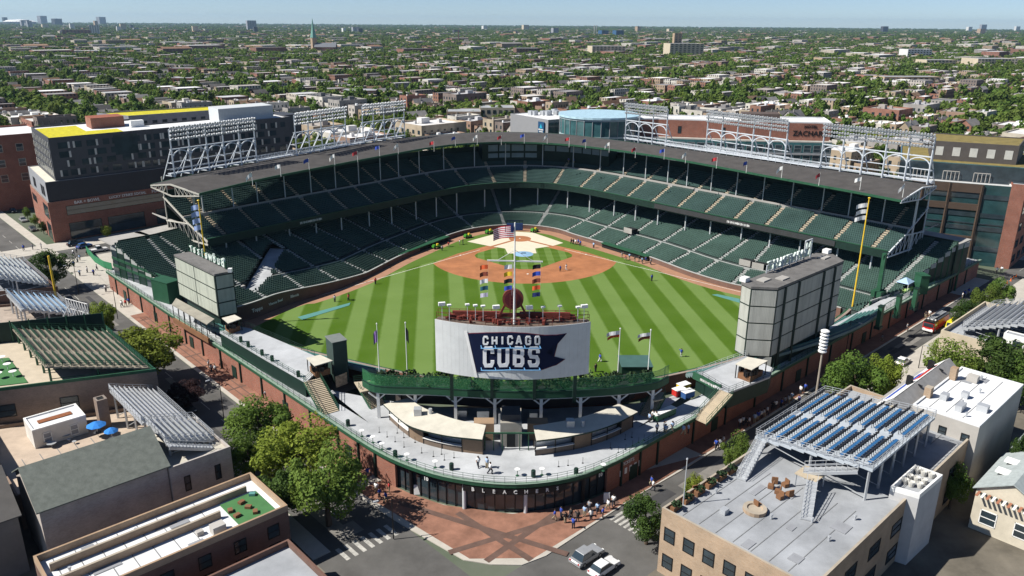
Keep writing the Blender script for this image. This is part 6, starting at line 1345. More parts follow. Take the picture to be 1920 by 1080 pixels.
for r_, z in enumerate((20.6, 23.5, 26.4, 29.3)):
    a_ = 3.
    while a_ < 84:
        wd = wr.choice((1.6, 2.0, 2.8)); 
        if wr.random() < .92:
            win(dk, kp(0, .5), kp(100, .5), a_/100, (a_+wd)/100, z, z+1.9, m_glass); 
            if wr.random() < .8: s0 = a_-.65 if wr.random() < .5 else a_+wd+.05; win(dk, kp(0, .5), kp(100, .5), s0/100, (s0+.6)/100, z-.05, z+1.95, m_panelw, name='window_panel', depth=.12)
        a_ += wd+wr.choice((.9, 1.5, 2.2))
    b_ = 1.5
    while b_ < 33: win(dk, kp(.6, 50), kp(.6, 0), 1-(b_+1.3)/50, 1-b_/50, z, z+1.9, m_glass); win(dk, kp(.6, 50), kp(.6, 0), 1-(b_+2.1)/50, 1-(b_+1.4)/50, z, z+1.9, m_panelw, name='window_panel', depth=.12); b_ += 3.1
win(dk, kp(0, .5), kp(100, .5), .2, .275, 25.5, 32, m_glass, name='corner_glazing', depth=.16)
for b_, w_ in ((4, 3), (8, 3), (22, 5)): win(dk, kp(-2.6, 50), kp(-2.6, 0), 1-(b_+w_)/50, 1-b_/50, 14.2, 17.4, m_glass, m_black)
for a0, a1, z0, z1 in ((2, 38, 8.2, 11.2), (46, 80, 8.2, 11.2), (2, 12, .4, 5.6), (14, 26, .4, 5.6), (30, 44, .4, 5.6)): win(dk, kp(0, -.5), kp(100, -.5), a0/100, a1/100, z0, z1, m_glass, m_black)
for b0, b1, z0, z1 in ((.5, 10, 7.4, 11.6), (24, 33, 8.5, 11), (1, 9, .3, 5.5)): win(dk, kp(-3, 50), kp(-3, 0), 1-b1/50, 1-b0/50, z0, z1, m_glass, m_black)
for a0, tx, sz in ((8.6, 'BAR + BOWL', 1.35), (21.5, 'LUCKY STRIKE SOCIAL', 1.2), (31.5, 'FOOD', 1.4)): p = kp(a0, -.68); lettering(tx, sz, (p[0], p[1], 12.0), (UA.x, UA.y, 0), mat=m_white, parent=dk, name='shop_lettering', bold=.02)
def sedum(P): mb = MB(); mb.prism(P, 32.42, 32.62); mb.build('sedum_roof', m_sedum, dk)
sedum([kp(1.4, 1.4), kp(24, 1.4), kp(24, 12), kp(14, 12), kp(14, 30), kp(1.4, 30)])
mb = MB(); mb.prism([kp(17, 18), kp(28, 18), kp(28, 27), kp(17, 27)], 32.4, 36); mb.build('brick_penthouse', m_brick, dk); mb = MB(); mb.prism([kp(29, 13), kp(33.5, 13), kp(33.5, 15.5), kp(29, 15.5)], 32.4, 34.6); mb.build('roof_unit', m_white, dk)
mb = MB(); mb.prism([kp(58, 3), kp(80, 3), kp(80, 14), kp(58, 14)], 32.4, 37.5); mb.build('plant_screen', M('ribbed_plant_screen', (.5, .53, .55), var=.1, scale=2), dk)
mb = MB(); mb.prism([(-100, 66), (-86, 80), (-96, 88), (-110, 74)], 22, 31.9); mb.build('rear_wing', m_dgrey, dk)
wing = bldg('grey apartment wing with bright yellow green sedum roof behind the dark block', [kp(38, 55), kp(86, 52), kp(88, 68), kp(30, 74)], 31.5, m_lgrey, m_sedum, par=.4, wins=[(0, [27.5, 24.5], 12, .04, 2.0, m_glass, None), (3, [27.5, 24.5, 21.5], 6, .07, 2, m_glass, None)])
# brick blocks at the left edge
bldg('red brick block with stone window surrounds at the far left', [(-196, 38), (-176, 56), (-196, 80), (-222, 56)], 27, m_brick, m_wroof, wins=[(0, [21.5, 16, 10.5], 4, .09, 2.8, m_glass, m_stone), (3, [21.5, 16, 10.5], 4, .09, 2.8, m_glass, m_stone)])
bldg('low red brick annex with white roof beside the street at the far left', [(-188.5, 46), (-181, 53), (-214, 100), (-226, 90)], 12.6, m_brick, m_wroof, wins=[(3, [7, 2], 9, .05, 2.2, m_glass, m_stone), (0, [6], 2, .2, 2.6, m_glass, m_stone)])
m_glasso = M('dark_teal_glass', (.022, .06, .065), rough=.08, var=.4, scale=.2, spec=.8)
# office building at right
RA = Vector((118.5, -24.5)); RBv = Vector((142.0, -37.2)); 
of = thing('office_block', 'brown steel and teal glass office block with a brick corner behind left field', 'building', (150, -15, 0))
uo = (RBv-RA).normalized(); no = Vector((-uo.y, uo.x))
def op(a, b_): p = RA+uo*a+no*b_; return (p.x, p.y)
Lo = (RBv-RA).length
bldg('', [op(-6, 0), op(Lo-3, 0), op(Lo-3, 34), op(-6, 34)], 24.2, m_glasso, m_groof, t=of, par=.3, parmat=m_white)
bldg('', [op(Lo-3, -.4), op(Lo+.6, -.4), op(Lo+14, 42), op(Lo-2.8, 42)], 24.8, m_brick, m_groof, t=of, par=.3, wins=[(1, [1.5, 6, 11, 16, 20.5], 7, .08, 2.4, m_glass, m_black)])
bldg('', [op(-6, 3), op(Lo+1, 3), op(Lo+8, 36), op(-6, 36)], 29.2, m_glass, m_gold, t=of, z0=24.3, par=.2, parmat=m_glassb)
bldg('', [op(2, 9), op(Lo-2, 9), op(Lo+2, 30), op(2, 30)], 34.5, M('ribbed_plant_brown', (.09, .08, .075), rough=.6), m_gold, t=of, z0=29.2, par=.3, wins=[(0, [30.6], 5, .09, 2.6, m_panelw, None)])
m_bsteel = M('brown_steel', (.085, .06, .045), rough=.5)
for z0, z1 in ((21.6, 24.1), (16.4, 18.3), (6.4, 8.6)): mb = MB(); mb.wall([op(-6, -.25), op(Lo*.62, -.25)], z0, z1, .4); mb.build('spandrel', m_bsteel, of)
for a_ in (-5.8, 1.2, 8.2, Lo*.62): mb = MB(); p = op(a_, -.4); mb.bar((*p, 0), (*p, 24.1), .6); mb.build('pier', m_bsteel, of)
for z in (4.5, 10.5, 12.4, 14.5, 20): mb = MB(); mb.wall([op(-6, -.1), op(Lo-3, -.1)], z, z+1.3 if z != 12.4 else z+.3, .2); mb.build('glass_band', m_glass, of)
for k in range(3): a_ = -2+k*8; mb = MB(); mb.bar((*op(a_, 2.4), 27), (*op(a_+4.2, 2.4), 27), .2); [mb.bar((*op(a_+j_*1.05, 2.4), 24.4), (*op(a_+j_*1.05, 2.4), 27), .16) for j_ in range(5)]; mb.build('pergola', m_pale, of)
# hotel beyond the third base roof
hz_ = thing('curved_hotel', 'hotel with brick upper walls and glass floors behind the third base roof', 'building', (85, 80, 0))
HZ = 29.5; f0, f1, f2, f3 = [Vector(at(*p, HZ)[:2]) for p in ((1118, 225), (1235, 224), (1400, 229), (1560, 232))]; bo = Vector((.25, .97))
bldg('', [f0, f1, f2, f3, f3+bo*20, f0+bo*20], HZ, m_brick, m_wroof, t=hz_, z0=22.4, par=.5, parmat=m_wroof, wins=[(1, [24], 2, .04, 3, m_glass, m_black)])
fo = -bo*6; G0 = [f0+fo, f1+fo, f2+fo, f3+fo, f3+bo*21, f0+bo*21]
bldg('', G0, 22.4, m_glassb, M('hotel_ledge', (.5, .48, .44)), t=hz_, par=.5, parmat=m_pale, wins=[(k, [18.4, 14.4, 10.4], 9, .085, 2.9, m_glass, m_lgrey) for k in (0, 1, 2)])
for z in (17.4, 13.4):
    for k in range(3): mb = MB(); mb.wall([tuple(G0[k]-bo*.15), tuple(G0[k+1]-bo*.15)], z, z+.7, .5); mb.build('floor_band', m_lgrey, hz_)
dd = (f3-f2).normalized(); q = f2.lerp(f3, .76)-Vector((-dd.y, dd.x))*.12; lettering('ZACHARY', 3.0, (q.x, q.y, 25.2), (dd.x, dd.y, 0), mat=m_black, parent=hz_, name='hotel_lettering', bold=.06); lettering('HOTEL', 1.7, (q.x, q.y, 28.0), (dd.x, dd.y, 0), mat=m_black, parent=hz_, name='hotel_lettering', bold=.04)
a_, b_ = f1.lerp(f2, .95)+bo*4, f2.lerp(f3, .4)+bo*4; mb = MB(); mb.prism([tuple(a_), tuple(b_), tuple(b_+bo*9), tuple(a_+bo*9)], HZ, HZ+3); mb.build('plant_screen', M('brown_plant_screen', (.1, .075, .065)), hz_)
dc = at(1124, 213, 31.5); dr = 74*(dc-CAM).dot(fw)/FOC
gt = thing('glass_drum_building', 'round glass corner drum with pale blue disc roof before the hotel', 'building', (dc.x, dc.y, 0))
def ring(k_): return [(dc.x+dr*k_*math.cos(R(i*12)), dc.y+dr*k_*math.sin(R(i*12))) for i in range(30)]
cyl = ring(1)
for k in range(30): a, b = cyl[k], cyl[(k+1) % 30]; mb = MB(); mb.poly([(*a, 0), (*b, 0), (*b, 30.6), (*a, 30.6)]); mb.build('glass_panel', m_glassb, gt)
m_dband = M('drum_band', (.3, .38, .4))
for z in (12, 17.5, 23, 29.9): mb = MB(); mb.prism(ring(1.015), z, z+.8, True); mb.build('floor_band', m_dband, gt)
mb = MB(); mb.prism(ring(1.04), 30.7, 31.5, True); mb.build('disc_roof', M('pale_blue_roof', (.42, .6, .68), rough=.3, var=.2), gt)
for k in range(30): post('mullion', ring(1.008)[k], 0, 30.6, .12, m_lgrey, gt, 4)
g0, g1_ = Vector(at(957, 214, 27)[:2]), Vector(at(1028, 226, 27)[:2])
gd = (g1_-g0).normalized(); gn = Vector((-gd.y, gd.x))
gb = bldg('plain grey block with white roof plant and a small blue sign', [tuple(g0), tuple(g1_), tuple(g1_+gn*26), tuple(g0+gn*26)], 27, M('mid_grey_cladding', (.24, .245, .255), var=.04), m_wroof, par=.3)
for k in range(8): r1 = random.Random(k+4); p = g0+gd*(4+r1.random()*16)+gn*(5+r1.random()*16); mb = MB(); mb.box((p.x, p.y, 28), (2.6, 2.2, 2.0), .7); mb.build('roof_unit', m_galv, gb)
a, b = g1_-gd*6.6-gn*.5, g1_-gd*2.2-gn*.5; mb = MB(); mb.wall([tuple(a), tuple(b)], 21, 26, .4); mb.build('blue_sign', M('sign_blue', (.01, .06, .14)), gb)
q = (a+b)/2-gn*.25; marks((q.x, q.y, 22.6), (gd.x, gd.y), 3.4, .7, gb, 'sign_print', 3, gap=.15); marks((q.x, q.y, 21.7), (gd.x, gd.y), 2.6, .5, gb, 'sign_print', 4, gap=.15); mb = MB(); mb.v = [(q.x-gd.x, q.y-gd.y, 23.2), (q.x+gd.x, q.y+gd.y, 23.2), (q.x, q.y, 25.3)]; mb.f = [(0, 1, 2)]; mb.m = [0]; mb.build('sign_emblem', M('sign_teal', (.02, .35, .5)), gb)
e_ = Vector(at(1052, 226, 25)[:2])
bldg('black glazed shopfront block between the grey block and the drum', [tuple(g1_+gd*.2), tuple(e_), tuple(e_+gn*14), tuple(g1_+gn*14+gd*.2)], 25.5, m_glass, m_wroof, par=.3, wins=[(0, [20], 2, .4, 3, m_glass, m_black)])
# ------------------------------------------------------------------ trees
def leafmat(name, c1, c2, rnd=.25):
    m = M(name, c1, rough=.7, rnd=rnd, col2=c2, scale=.35, spec=.15)
    t = m.node_tree; b = t.nodes['Principled BSDF']; tr = t.nodes.new('ShaderNodeBsdfTranslucent'); mix = t.nodes.new('ShaderNodeMixShader'); mix.inputs[0].default_value = .35
    src = b.inputs['Base Color'].links[0].from_socket; t.links.new(src, tr.inputs[0]); out = t.nodes['Material Output']
    t.links.new(b.outputs[0], mix.inputs[1]); t.links.new(tr.outputs[0], mix.inputs[2]); t.links.new(mix.outputs[0], out.inputs[0]); return m
m_bark = M('bark', (.09, .065, .045), var=.3, scale=3, bump=.5)
m_leaf = leafmat('leaf_green', (.075, .135, .026), (.155, .225, .04)); m_leafb = leafmat('leaf_bright_green', (.14, .195, .025), (.25, .3, .045), .15); m_leafp = leafmat('leaf_purple', (.03, .016, .018), (.06, .03, .03), .1); m_leafd = leafmat('leaf_dark_green', (.036, .078, .02), (.085, .14, .03))
m_leaff = leafmat('leaf_pale_green', (.1, .165, .035), (.18, .25, .055))
def crown_np(seed, n, leaf, clumps=22, flat=.8):
    "leaf quads spread through uneven clumps of a unit crown"
    g = np.random.default_rng(seed); cc = g.normal(size=(clumps, 3)); cc /= np.linalg.norm(cc, axis=1)[:, None]; cc *= (g.random((clumps, 1))**.45)*.8; cc[:, 2] = cc[:, 2]*flat
    rad = .13+.24*g.random(clumps); k = g.integers(0, clumps, n); u = g.normal(size=(n, 3)); u /= np.linalg.norm(u, axis=1)[:, None]; r = (.55+.45*g.random((n, 1))**.5)
    p = cc[k]+u*r*rad[k][:, None]; p[:, 2] *= .95
    nrm = u+g.normal(size=(n, 3))*.55+np.array([0, 0, .35]); nrm /= np.linalg.norm(nrm, axis=1)[:, None]; a = np.cross(nrm, g.normal(size=(n, 3))); a /= np.linalg.norm(a, axis=1)[:, None]; b = np.cross(nrm, a)
    s = leaf*(.6+.8*g.random((n, 1))); a = a*s; b = b*s*.75
    v = np.stack([p-a, p-b*.9, p+a, p+b*.9], 1).reshape(-1, 3); f = np.arange(4*n).reshape(n, 4); return v, f, cc
def make_tree(name, seed, n, leaf, mat, trunk_h=1.1, clumps=22):
    v, f, cc = crown_np(seed, n, leaf, clumps); v[:, 2] += trunk_h+.35
    t = bpy.data.objects.new(name, None); link(t); o = npmesh('crown', v, f, mat, parent=t)
    mb = MB(); top = Vector((0, 0, trunk_h+.1)); mb.tube((0, 0, 0), top, .075, .05, n=7)
    for c in cc[:9]: mb.tube(top-V(0, 0, .25), Vector((c[0]*.8, c[1]*.8, c[2]*.8+trunk_h+.35)), .035, .01, n=5)
    mb.build('trunk', m_bark, t); return t
hero = [make_tree('street_tree', 40+i, 9000, .034, mt, .75, 30) for i, mt in enumerate((m_leaf, m_leafb, m_leafp, m_leafd))]
mids = [make_tree('tree', 60+i, 2600, .066, (m_leaf, m_leaff, m_leaf, m_leafb, m_leaff, m_leafd, m_leaff)[i], .55, 18) for i in range(7)]
TREES = [  # crown centre pixel, crown height, radius in pixels, kind, label
 (268, 652, 7.5, 78, 1, 'broad yellow green street tree on Sheffield beside the green rooftop bleacher'), (196, 592, 5.5, 28, 1, 'small yellow green tree at the kerb behind the broad Sheffield tree'), (92, 503, 6.5, 44, 3, 'dark rounded tree beside the yellow pole on Sheffield'),
 (350, 738, 3.2, 36, 2, 'dark purple leaved tree shading Sheffield below the broad tree'), (490, 785, 6, 66, 0, 'green street tree nearest the brick wall stairs on Sheffield'), (555, 835, 7, 82, 1, 'tall bright tree in the clump beside the brick wall'), (610, 900, 7.5, 76, 0, 'large green tree at the near end of the Sheffield clump'),
 (470, 850, 5.5, 52, 0, 'smaller green tree against the whitewashed building'), (530, 920, 5, 48, 3, 'dark green tree low by the white roof terrace'), (1610, 708, 7, 62, 0, 'round green tree above the blue bench bleacher'), (1665, 700, 6, 36, 1, 'lighter green tree beside the round tree on Waveland'),
 (1385, 848, 4.5, 36, 0, 'green tree at the kerb below the straight steel staircase'), (1300, 912, 3.5, 20, 1, 'small tree at the terrace wall corner'), (1215, 968, 4.5, 46, 3, 'dark tree by the crossing in front of the tan brick building'), (1790, 690, 7, 62, 0, 'large green tree between the cream building and the white roof'), (1860, 680, 7.5, 66, 3, 'wide dark green tree at the right edge behind the white roof'), (1905, 705, 6.5, 48, 0, 'green tree cut by the right edge of the picture'),
 (1850, 558, 5, 30, 0, 'green street tree beyond the cream building on Waveland'), (1815, 590, 5, 26, 3, 'street tree beside the red fire engine'), (1880, 545, 5, 26, 0, 'street tree nearest the plaza on Waveland'), (1765, 655, 3.5, 20, 1, 'small bright tree near the parked white car'), (1790, 905, 4.5, 34, 0, 'green tree behind the white penthouse'), (1910, 860, 6, 18, 3, 'dark tree in front of the pale blue house'),
 (50, 398, 2.6, 8, 0, 'sapling on the far left pavement nearest the brick annex'), (64, 412, 2.6, 8, 0, 'second sapling on the far left pavement'), (80, 425, 2.6, 8, 3, 'third sapling on the far left pavement'), (200, 432, 3, 10, 1, 'sapling in front of the dark apartment block shopfront')]
hu = set()
for px, py, zc, rp, kd, lab in TREES:
    p = at(px, py, zc); d = (p-CAM).dot(fw); r_ = rp*d/FOC; sc_z = zc/1.1
    src = hero[kd]
    if kd not in hu: t = src; hu.add(kd); t.location = (p.x, p.y, .1)
    else: t = dup(src, (p.x, p.y, .1))
    t.rotation_euler = (0, 0, rng.random()*6); t.scale = (r_*1.12, r_*1.12, max(sc_z, r_*.8)*1.0); tag(t, lab, 'tree', 'street trees round the park')
# ------------------------------------------------------------------ district houses
def palette(name, cols, rough=.85, island=False, windows=False):
    m = bpy.data.materials.new(name); m.use_nodes = True; t = m.node_tree; N = t.nodes; L = t.links; b = N['Principled BSDF']; b.inputs['Roughness'].default_value = rough; b.inputs['Specular IOR Level'].default_value = .2
    g = N.new('ShaderNodeNewGeometry'); oi = N.new('ShaderNodeObjectInfo'); src = g.outputs['Random Per Island'] if island else oi.outputs['Random']
    cr = N.new('ShaderNodeValToRGB'); cr.color_ramp.interpolation = 'CONSTANT'; el = cr.color_ramp.elements
    while len(el) < len(cols): el.new(.5)
    for i, c in enumerate(cols): el[i].position = i/len(cols); el[i].color = (*c, 1)
    L.new(src, cr.inputs[0]); nz = N.new('ShaderNodeTexNoise'); nz.inputs['Scale'].default_value = .25; nz.inputs['Detail'].default_value = 5; L.new(g.outputs['Position'], nz.inputs['Vector'])
    mr = N.new('ShaderNodeMapRange'); mr.inputs[1].default_value = .3; mr.inputs[2].default_value = .7; mr.inputs[3].default_value = .78; mr.inputs[4].default_value = 1.15; L.new(nz.outputs[0], mr.inputs[0])
    mx = N.new('ShaderNodeMix'); mx.data_type = 'RGBA'; mx.blend_type = 'MULTIPLY'; mx.inputs[0].default_value = 1; L.new(cr.outputs[0], mx.inputs[6]); L.new(mr.outputs[0], mx.inputs[7]); out = mx.outputs[2]
    if windows:
        sp = N.new('ShaderNodeSeparateXYZ'); L.new(g.outputs['Position'], sp.inputs[0]); nm = N.new('ShaderNodeSeparateXYZ'); L.new(g.outputs['True Normal'], nm.inputs[0])
        def mth(op, a, b_=None, c=None):
            n = N.new('ShaderNodeMath'); n.operation = op
            for i, x in enumerate((a, b_, c)):
                if x is None: continue
                if isinstance(x, (int, float)): n.inputs[i].default_value = x
                else: L.new(x, n.inputs[i])
            return n.outputs[0]
        u = mth('SUBTRACT', mth('MULTIPLY', sp.outputs[1], nm.outputs[0]), mth('MULTIPLY', sp.outputs[0], nm.outputs[1]))
        wu = mth('COMPARE', mth('FRACT', mth('DIVIDE', u, 2.7)), .5, .2); wv = mth('COMPARE', mth('FRACT', mth('DIVIDE', sp.outputs[2], 3.1)), .55, .26)
        m2 = N.new('ShaderNodeMix'); m2.data_type = 'RGBA'; L.new(mth('MULTIPLY', wu, wv), m2.inputs[0]); L.new(out, m2.inputs[6]); m2.inputs[7].default_value = (.035, .04, .05, 1); out = m2.outputs[2]
    L.new(out, b.inputs['Base Color']); return m
WALLC = [(.36, .27, .19), (.26, .14, .1), (.42, .35, .26), (.3, .2, .15), (.5, .45, .37), (.22, .18, .16), (.34, .32, .3), (.56, .53, .47), (.3, .15, .11), (.4, .32, .23), (.48, .44, .4)]
ROOFC = [(.72, .72, .72), (.42, .42, .43), (.26, .25, .25), (.78, .77, .74), (.55, .53, .5), (.17, .17, .17), (.64, .63, .62), (.36, .33, .3), (.75, .76, .77), (.5, .5, .51)]
GABC = [(.16, .15, .14), (.24, .23, .22), (.2, .12, .08), (.12, .115, .11), (.3, .29, .28), (.26, .17, .11)]
m_hw = palette('house_walls', WALLC); m_hr = palette('house_roofs', ROOFC); m_hg = palette('house_gable_roofs', GABC)
m_hwI = palette('far_house_walls', WALLC, island=True, windows=True); m_hrI = palette('far_house_roofs', ROOFC, island=True); m_hgI = palette('far_gable_roofs', GABC, island=True)
def proto_house(kind):
    "house kinds seen over the roof: two-flat, three-flat, gabled house, courtyard block"
    t = bpy.data.objects.new(('two_flat', 'three_flat', 'gabled_house', 'apartment_block')[kind], None); link(t)
    L_, W_, H = ((9, 3.8, 7.6), (10, 4.1, 10.4), (8, 3.6, 6.4), (11, 8.5, 11))[kind]; P = [(-L_, -W_), (L_, -W_), (L_, W_), (-L_, W_)]; wm = MB(); rm = MB(); wn = MB()
    for i in range(4): a, b = P[i], P[(i+1) % 4]; wm.poly([(*a, 0), (*b, 0), (*b, H), (*a, H)])
    if kind == 2:
        wm.poly([(L_, -W_, H), (L_, W_, H), (L_, 0, H+3)]); wm.poly([(-L_, W_, H), (-L_, -W_, H), (-L_, 0, H+3)]); e = .4
        for s in (-1, 1): q = [(-L_-e, s*(W_+e), H-.3), (L_+e, s*(W_+e), H-.3), (L_+e, 0, H+3.1), (-L_-e, 0, H+3.1)]; rm.poly(q if s < 0 else q[::-1])
        rm.box((2, 1, H+2.6), (.8, .8, 2.6))
    else:
        I = inset(P, .35); rm.poly([(*p, H-.4) for p in I])
        for i in range(4): j = (i+1) % 4; wm.hexa([(*P[i], H), (*P[j], H), (*I[j], H), (*I[i], H)], [(*P[i], H+.35), (*P[j], H+.35), (*I[j], H+.35), (*I[i], H+.35)]); wm.poly([(*I[j], H-.4), (*I[i], H-.4), (*I[i], H), (*I[j], H)])
        rm.box((L_*.4, 0, H+.4), (1.6, 1.4, 1.7)); rm.box((-L_*.5, W_*.3, H+.2), (.9, .9, 1.2))
        if kind == 3: rm.box((-2, 2, H+.9), (4, 3, 2.4))
    ns = int(H//3.1)
    for s_ in range(ns):
        z = 1.2+s_*3.1
        for k in range(int(L_*2/3.2)): x = -L_+1.6+k*3.2; [wn.hexa([(x-.5, sg*(W_)-.05, z), (x+.5, sg*W_-.05, z), (x+.5, sg*W_+.05, z), (x-.5, sg*W_+.05, z)], [(x-.5, sg*W_-.05, z+1.6), (x+.5, sg*W_-.05, z+1.6), (x+.5, sg*W_+.05, z+1.6), (x-.5, sg*W_+.05, z+1.6)]) for sg in (-1, 1)]
        for k in range(2 if W_ < 5 else 5): y = -W_+W_*2*(k+.5)/(2 if W_ < 5 else 5); [wn.hexa([(sg*L_-.05, y-.7, z), (sg*L_+.05, y-.7, z), (sg*L_+.05, y+.7, z), (sg*L_-.05, y+.7, z)], [(sg*L_-.05, y-.7, z+1.7), (sg*L_+.05, y-.7, z+1.7), (sg*L_+.05, y+.7, z+1.7), (sg*L_-.05, y+.7, z+1.7)]) for sg in (-1, 1)]
    wm.build('wall', m_hw, t, local=True); rm.build('roof', m_hg if kind == 2 else m_hr, t, local=True); wn.build('windows', m_glass, t, local=True)['kind'] = 'stuff'
    return t
protos = [proto_house(k) for k in range(4)]
GE, GS = UW, -US                                               # west, south
def gp(e, s): p = GE*e+GS*s; return (p.x, p.y)
keep_out = [([(-122, -46), (-30, -150), (-10, -162), (14, -148), (140, -44), (165, -10), (150, 40), (100, 90), (-10, 90), (-75, 75), (-150, 0)], 0)]
def inpoly(x, y, P):
    c = False; j = len(P)-1
    for i in range(len(P)):
        if (P[i][1] > y) != (P[j][1] > y) and x < (P[j][0]-P[i][0])*(y-P[i][1])/(P[j][1]-P[i][1])+P[i][0]: c = not c
        j = i
    return c
KO = [keep_out[0][0], [kp(-12, -24), kp(96, -24), kp(96, 82), kp(-12, 82)], [(-165, 20), (-150, 40), (-210, 125), (-250, 90), (-205, 20)], [(-10, 60), (100, 20), (170, 70), (160, 135), (60, 145), (-5, 135)], [op(-16, -16), op(40, -16), op(60, 55), op(-16, 55)]]
def blocked(x, y): return any(inpoly(x, y, P) for P in KO)
def visible(x, y, m_=1.06):
    d = Vector((x, y, 0))-CAM; z = d.dot(fw)
    if z < 5: return False
    u, v_ = d.dot(rt)/z*FOC, -d.dot(up)/z*FOC; return abs(u) < 960*m_ and v_ < 560
hr_ = random.Random(99); HS = []; TS = []
E0, S0_ = -125.8, -123.4
for ke in range(-40, 41):
    ce = E0+ke*100
    s = -1500.
    while s < 2600:
        s += 8.7 if hr_.random() < .93 else 17
        ks = (s-S0_) % 201
        if ks < 11 or ks > 190: continue
        for sd in (-1, 1):
            e = ce+sd*(25+hr_.uniform(-2, 2)); x, y = gp(e, s); dist = math.hypot(x-CAM.x, y-CAM.y)
            if dist > 1650 or not visible(x, y): continue
            if ke in (0,) and s < 40 and sd < 0: continue
            if -S0_*0+s < -130 and e > E0 and e < 160: continue
            if s < S0_-14 and abs(e-10) < 90: continue
            if blocked(x, y): continue
            if hr_.random() > .07: HS.append((dist, x, y, hr_.choices((0, 1, 2, 3), (.38, .22, .24, .16))[0], hr_.uniform(.85, 1.15)))
            for _k in range(2 if hr_.random() < .6 else 1):
                a, b = gp(ce+sd*(8.5+hr_.random()*2), s+hr_.uniform(-2, 2))
                if not blocked(a, b): TS.append((dist, a, b, hr_.uniform(3.6, 6.6), hr_.uniform(9, 16)))
            for _k in range(2 if hr_.random() < .45 else 1):
                a, b = gp(ce+sd*(40+hr_.random()*8), s+hr_.uniform(-3, 3))
                if not blocked(a, b): TS.append((dist, a, b, hr_.uniform(3.2, 5.8), hr_.uniform(8, 14)))
# big tree rows that stand out in the photograph
for px, py, n, spx, spy in ((1860, 228, 9, 60, 10), (1450, 222, 8, 90, 6), (1330, 245, 5, 60, 3), (860, 150, 14, 170, 7), (290, 150, 8, 50, 8), (1180, 150, 14, 130, 8), (1640, 195, 10, 110, 8), (700, 165, 8, 90, 6)):
    for k in range(n):
        p = at(px+hr_.uniform(-spx, spx), py+hr_.uniform(-spy, spy), 6); TS.append(((p-CAM).length, p.x, p.y, hr_.uniform(4, 6.5), hr_.uniform(9, 14)))
def patch(x, y): return .5+.5*math.sin(x*.019+1.3)*math.sin(y*.023+.4)+.35*math.sin(x*.047-y*.031)
TS = [(d, x, y, r_*(.75+.95*max(0, min(1, patch(x, y)))), h*(.85+.4*max(0, min(1, patch(x, y))))) for d, x, y, r_, h in TS if patch(x, y) > -.15 or hr_.random() < .5]
HS = [h for h in HS if not (patch(h[1], h[2]) > .8 and hr_.random() < .5)]; TS = [t for t in TS if patch(t[1], t[2]) > .18 or hr_.random() < .45]
HS.sort(); TS.sort()
def zone(x, y):
    d = Vector((x, y, 0))-CAM; u = d.dot(rt)/d.dot(fw)*FOC
    Z = ((-830, 'past the brick annex'), (-690, 'past the dark block'), (-560, 'past the roof plant screen'), (-400, 'behind the first tower'), (-290, 'behind the second tower'), (-190, 'behind the third tower'), (-90, 'left of the press box'), (10, 'behind the press box'), (110, 'past the grey block'), (220, 'past the glass drum'), (320, 'behind the fourth tower'), (450, 'behind the fifth tower'), (580, 'past the hotel lettering'), (700, 'behind the sixth tower'), (830, 'left above the office block'), (9999, 'right above the office block'))
    return next(n for a, n in Z if u < a)
gr_ang = math.atan2(GE.y, GE.x); kn = ('flat roofed low house', 'flat roofed tall house', 'gabled house', 'broad flat roofed block'); cats = ('house', 'house', 'house', 'apartment block')
used = set(); NAMED = []
for d, x, y, k, sc in HS[:290]:
    dd = 'near' if d < 480 else ('middle' if d < 600 else 'farther'); lab = f'{kn[k]} {zone(x, y)}, {dd} rows'
    if k in used: t = dup(protos[k], (x, y, 0))
    else: t = protos[k]; used.add(k); t.location = (x, y, 0)
    t.rotation_euler = (0, 0, gr_ang+hr_.choice((0, math.pi))); t.scale = (sc*(1.35 if k == 3 and hr_.random() < .4 else 1), hr_.uniform(.85, 1.2)*(1.5 if k == 3 and hr_.random() < .3 else 1), hr_.uniform(.8, 1.3)); NAMED.append((lab, x, y, t, cats[k]))
# the remaining houses as one mass
def house_mass(L):
    V_, F_, MI = [], [], []; n0 = 0
    for d, x, y, k, sc in L:
        L_, W_, H = ((9, 3.8, 7.6), (10, 4.1, 10.4), (8, 3.6, 6.4), (11, 8.5, 11))[k] if d < 1700 else ((hr_.uniform(6, 11), hr_.uniform(4, 8), hr_.uniform(6, 10)) if hr_.random() < .9 else (hr_.uniform(16, 40), hr_.uniform(10, 22), hr_.uniform(7, 16))); H *= hr_.uniform(.85, 1.15); c, s = math.cos(gr_ang), math.sin(gr_ang)
        P = [(x+a*c-b*s, y+a*s+b*c) for a, b in ((-L_, -W_), (L_, -W_), (L_, W_), (-L_, W_))]
        V_ += [(*p, 0) for p in P]+[(*p, H) for p in P]; F_ += [(n0+i, n0+(i+1) % 4, n0+4+(i+1) % 4, n0+4+i) for i in range(4)]; MI += [0]*4; n0 += 8
        if k == 2:
            a, b, c_, d_ = P; m0, m1 = ((a[0]+d_[0])/2, (a[1]+d_[1])/2, H+3), ((b[0]+c_[0])/2, (b[1]+c_[1])/2, H+3)
            V_ += [(*a, H), (*b, H), m1, m0, (*c_, H), (*d_, H)]; F_ += [(n0, n0+1, n0+2, n0+3), (n0+4, n0+5, n0+3, n0+2)]; MI += [2, 2]; n0 += 6
        else: V_ += [(*p, H-.3) for p in inset(P, .4)]; F_.append((n0, n0+1, n0+2, n0+3)); MI.append(1); n0 += 4; 
    return npmesh('district_houses', V_, F_, [m_hwI, m_hrI, m_hgI], MI)
far = []
g = np.random.default_rng(4)
for k in range(12000):                                         # far suburbs thinning towards the horizon
    d = 1600*(10.3**(g.random()**.9)); a = g.uniform(-.62, .66)+YAW; x, y = CAM.x+math.sin(a)*d, CAM.y+math.cos(a)*d; far.append((d, x, y, 2 if g.random() < .15 else 0, 1))
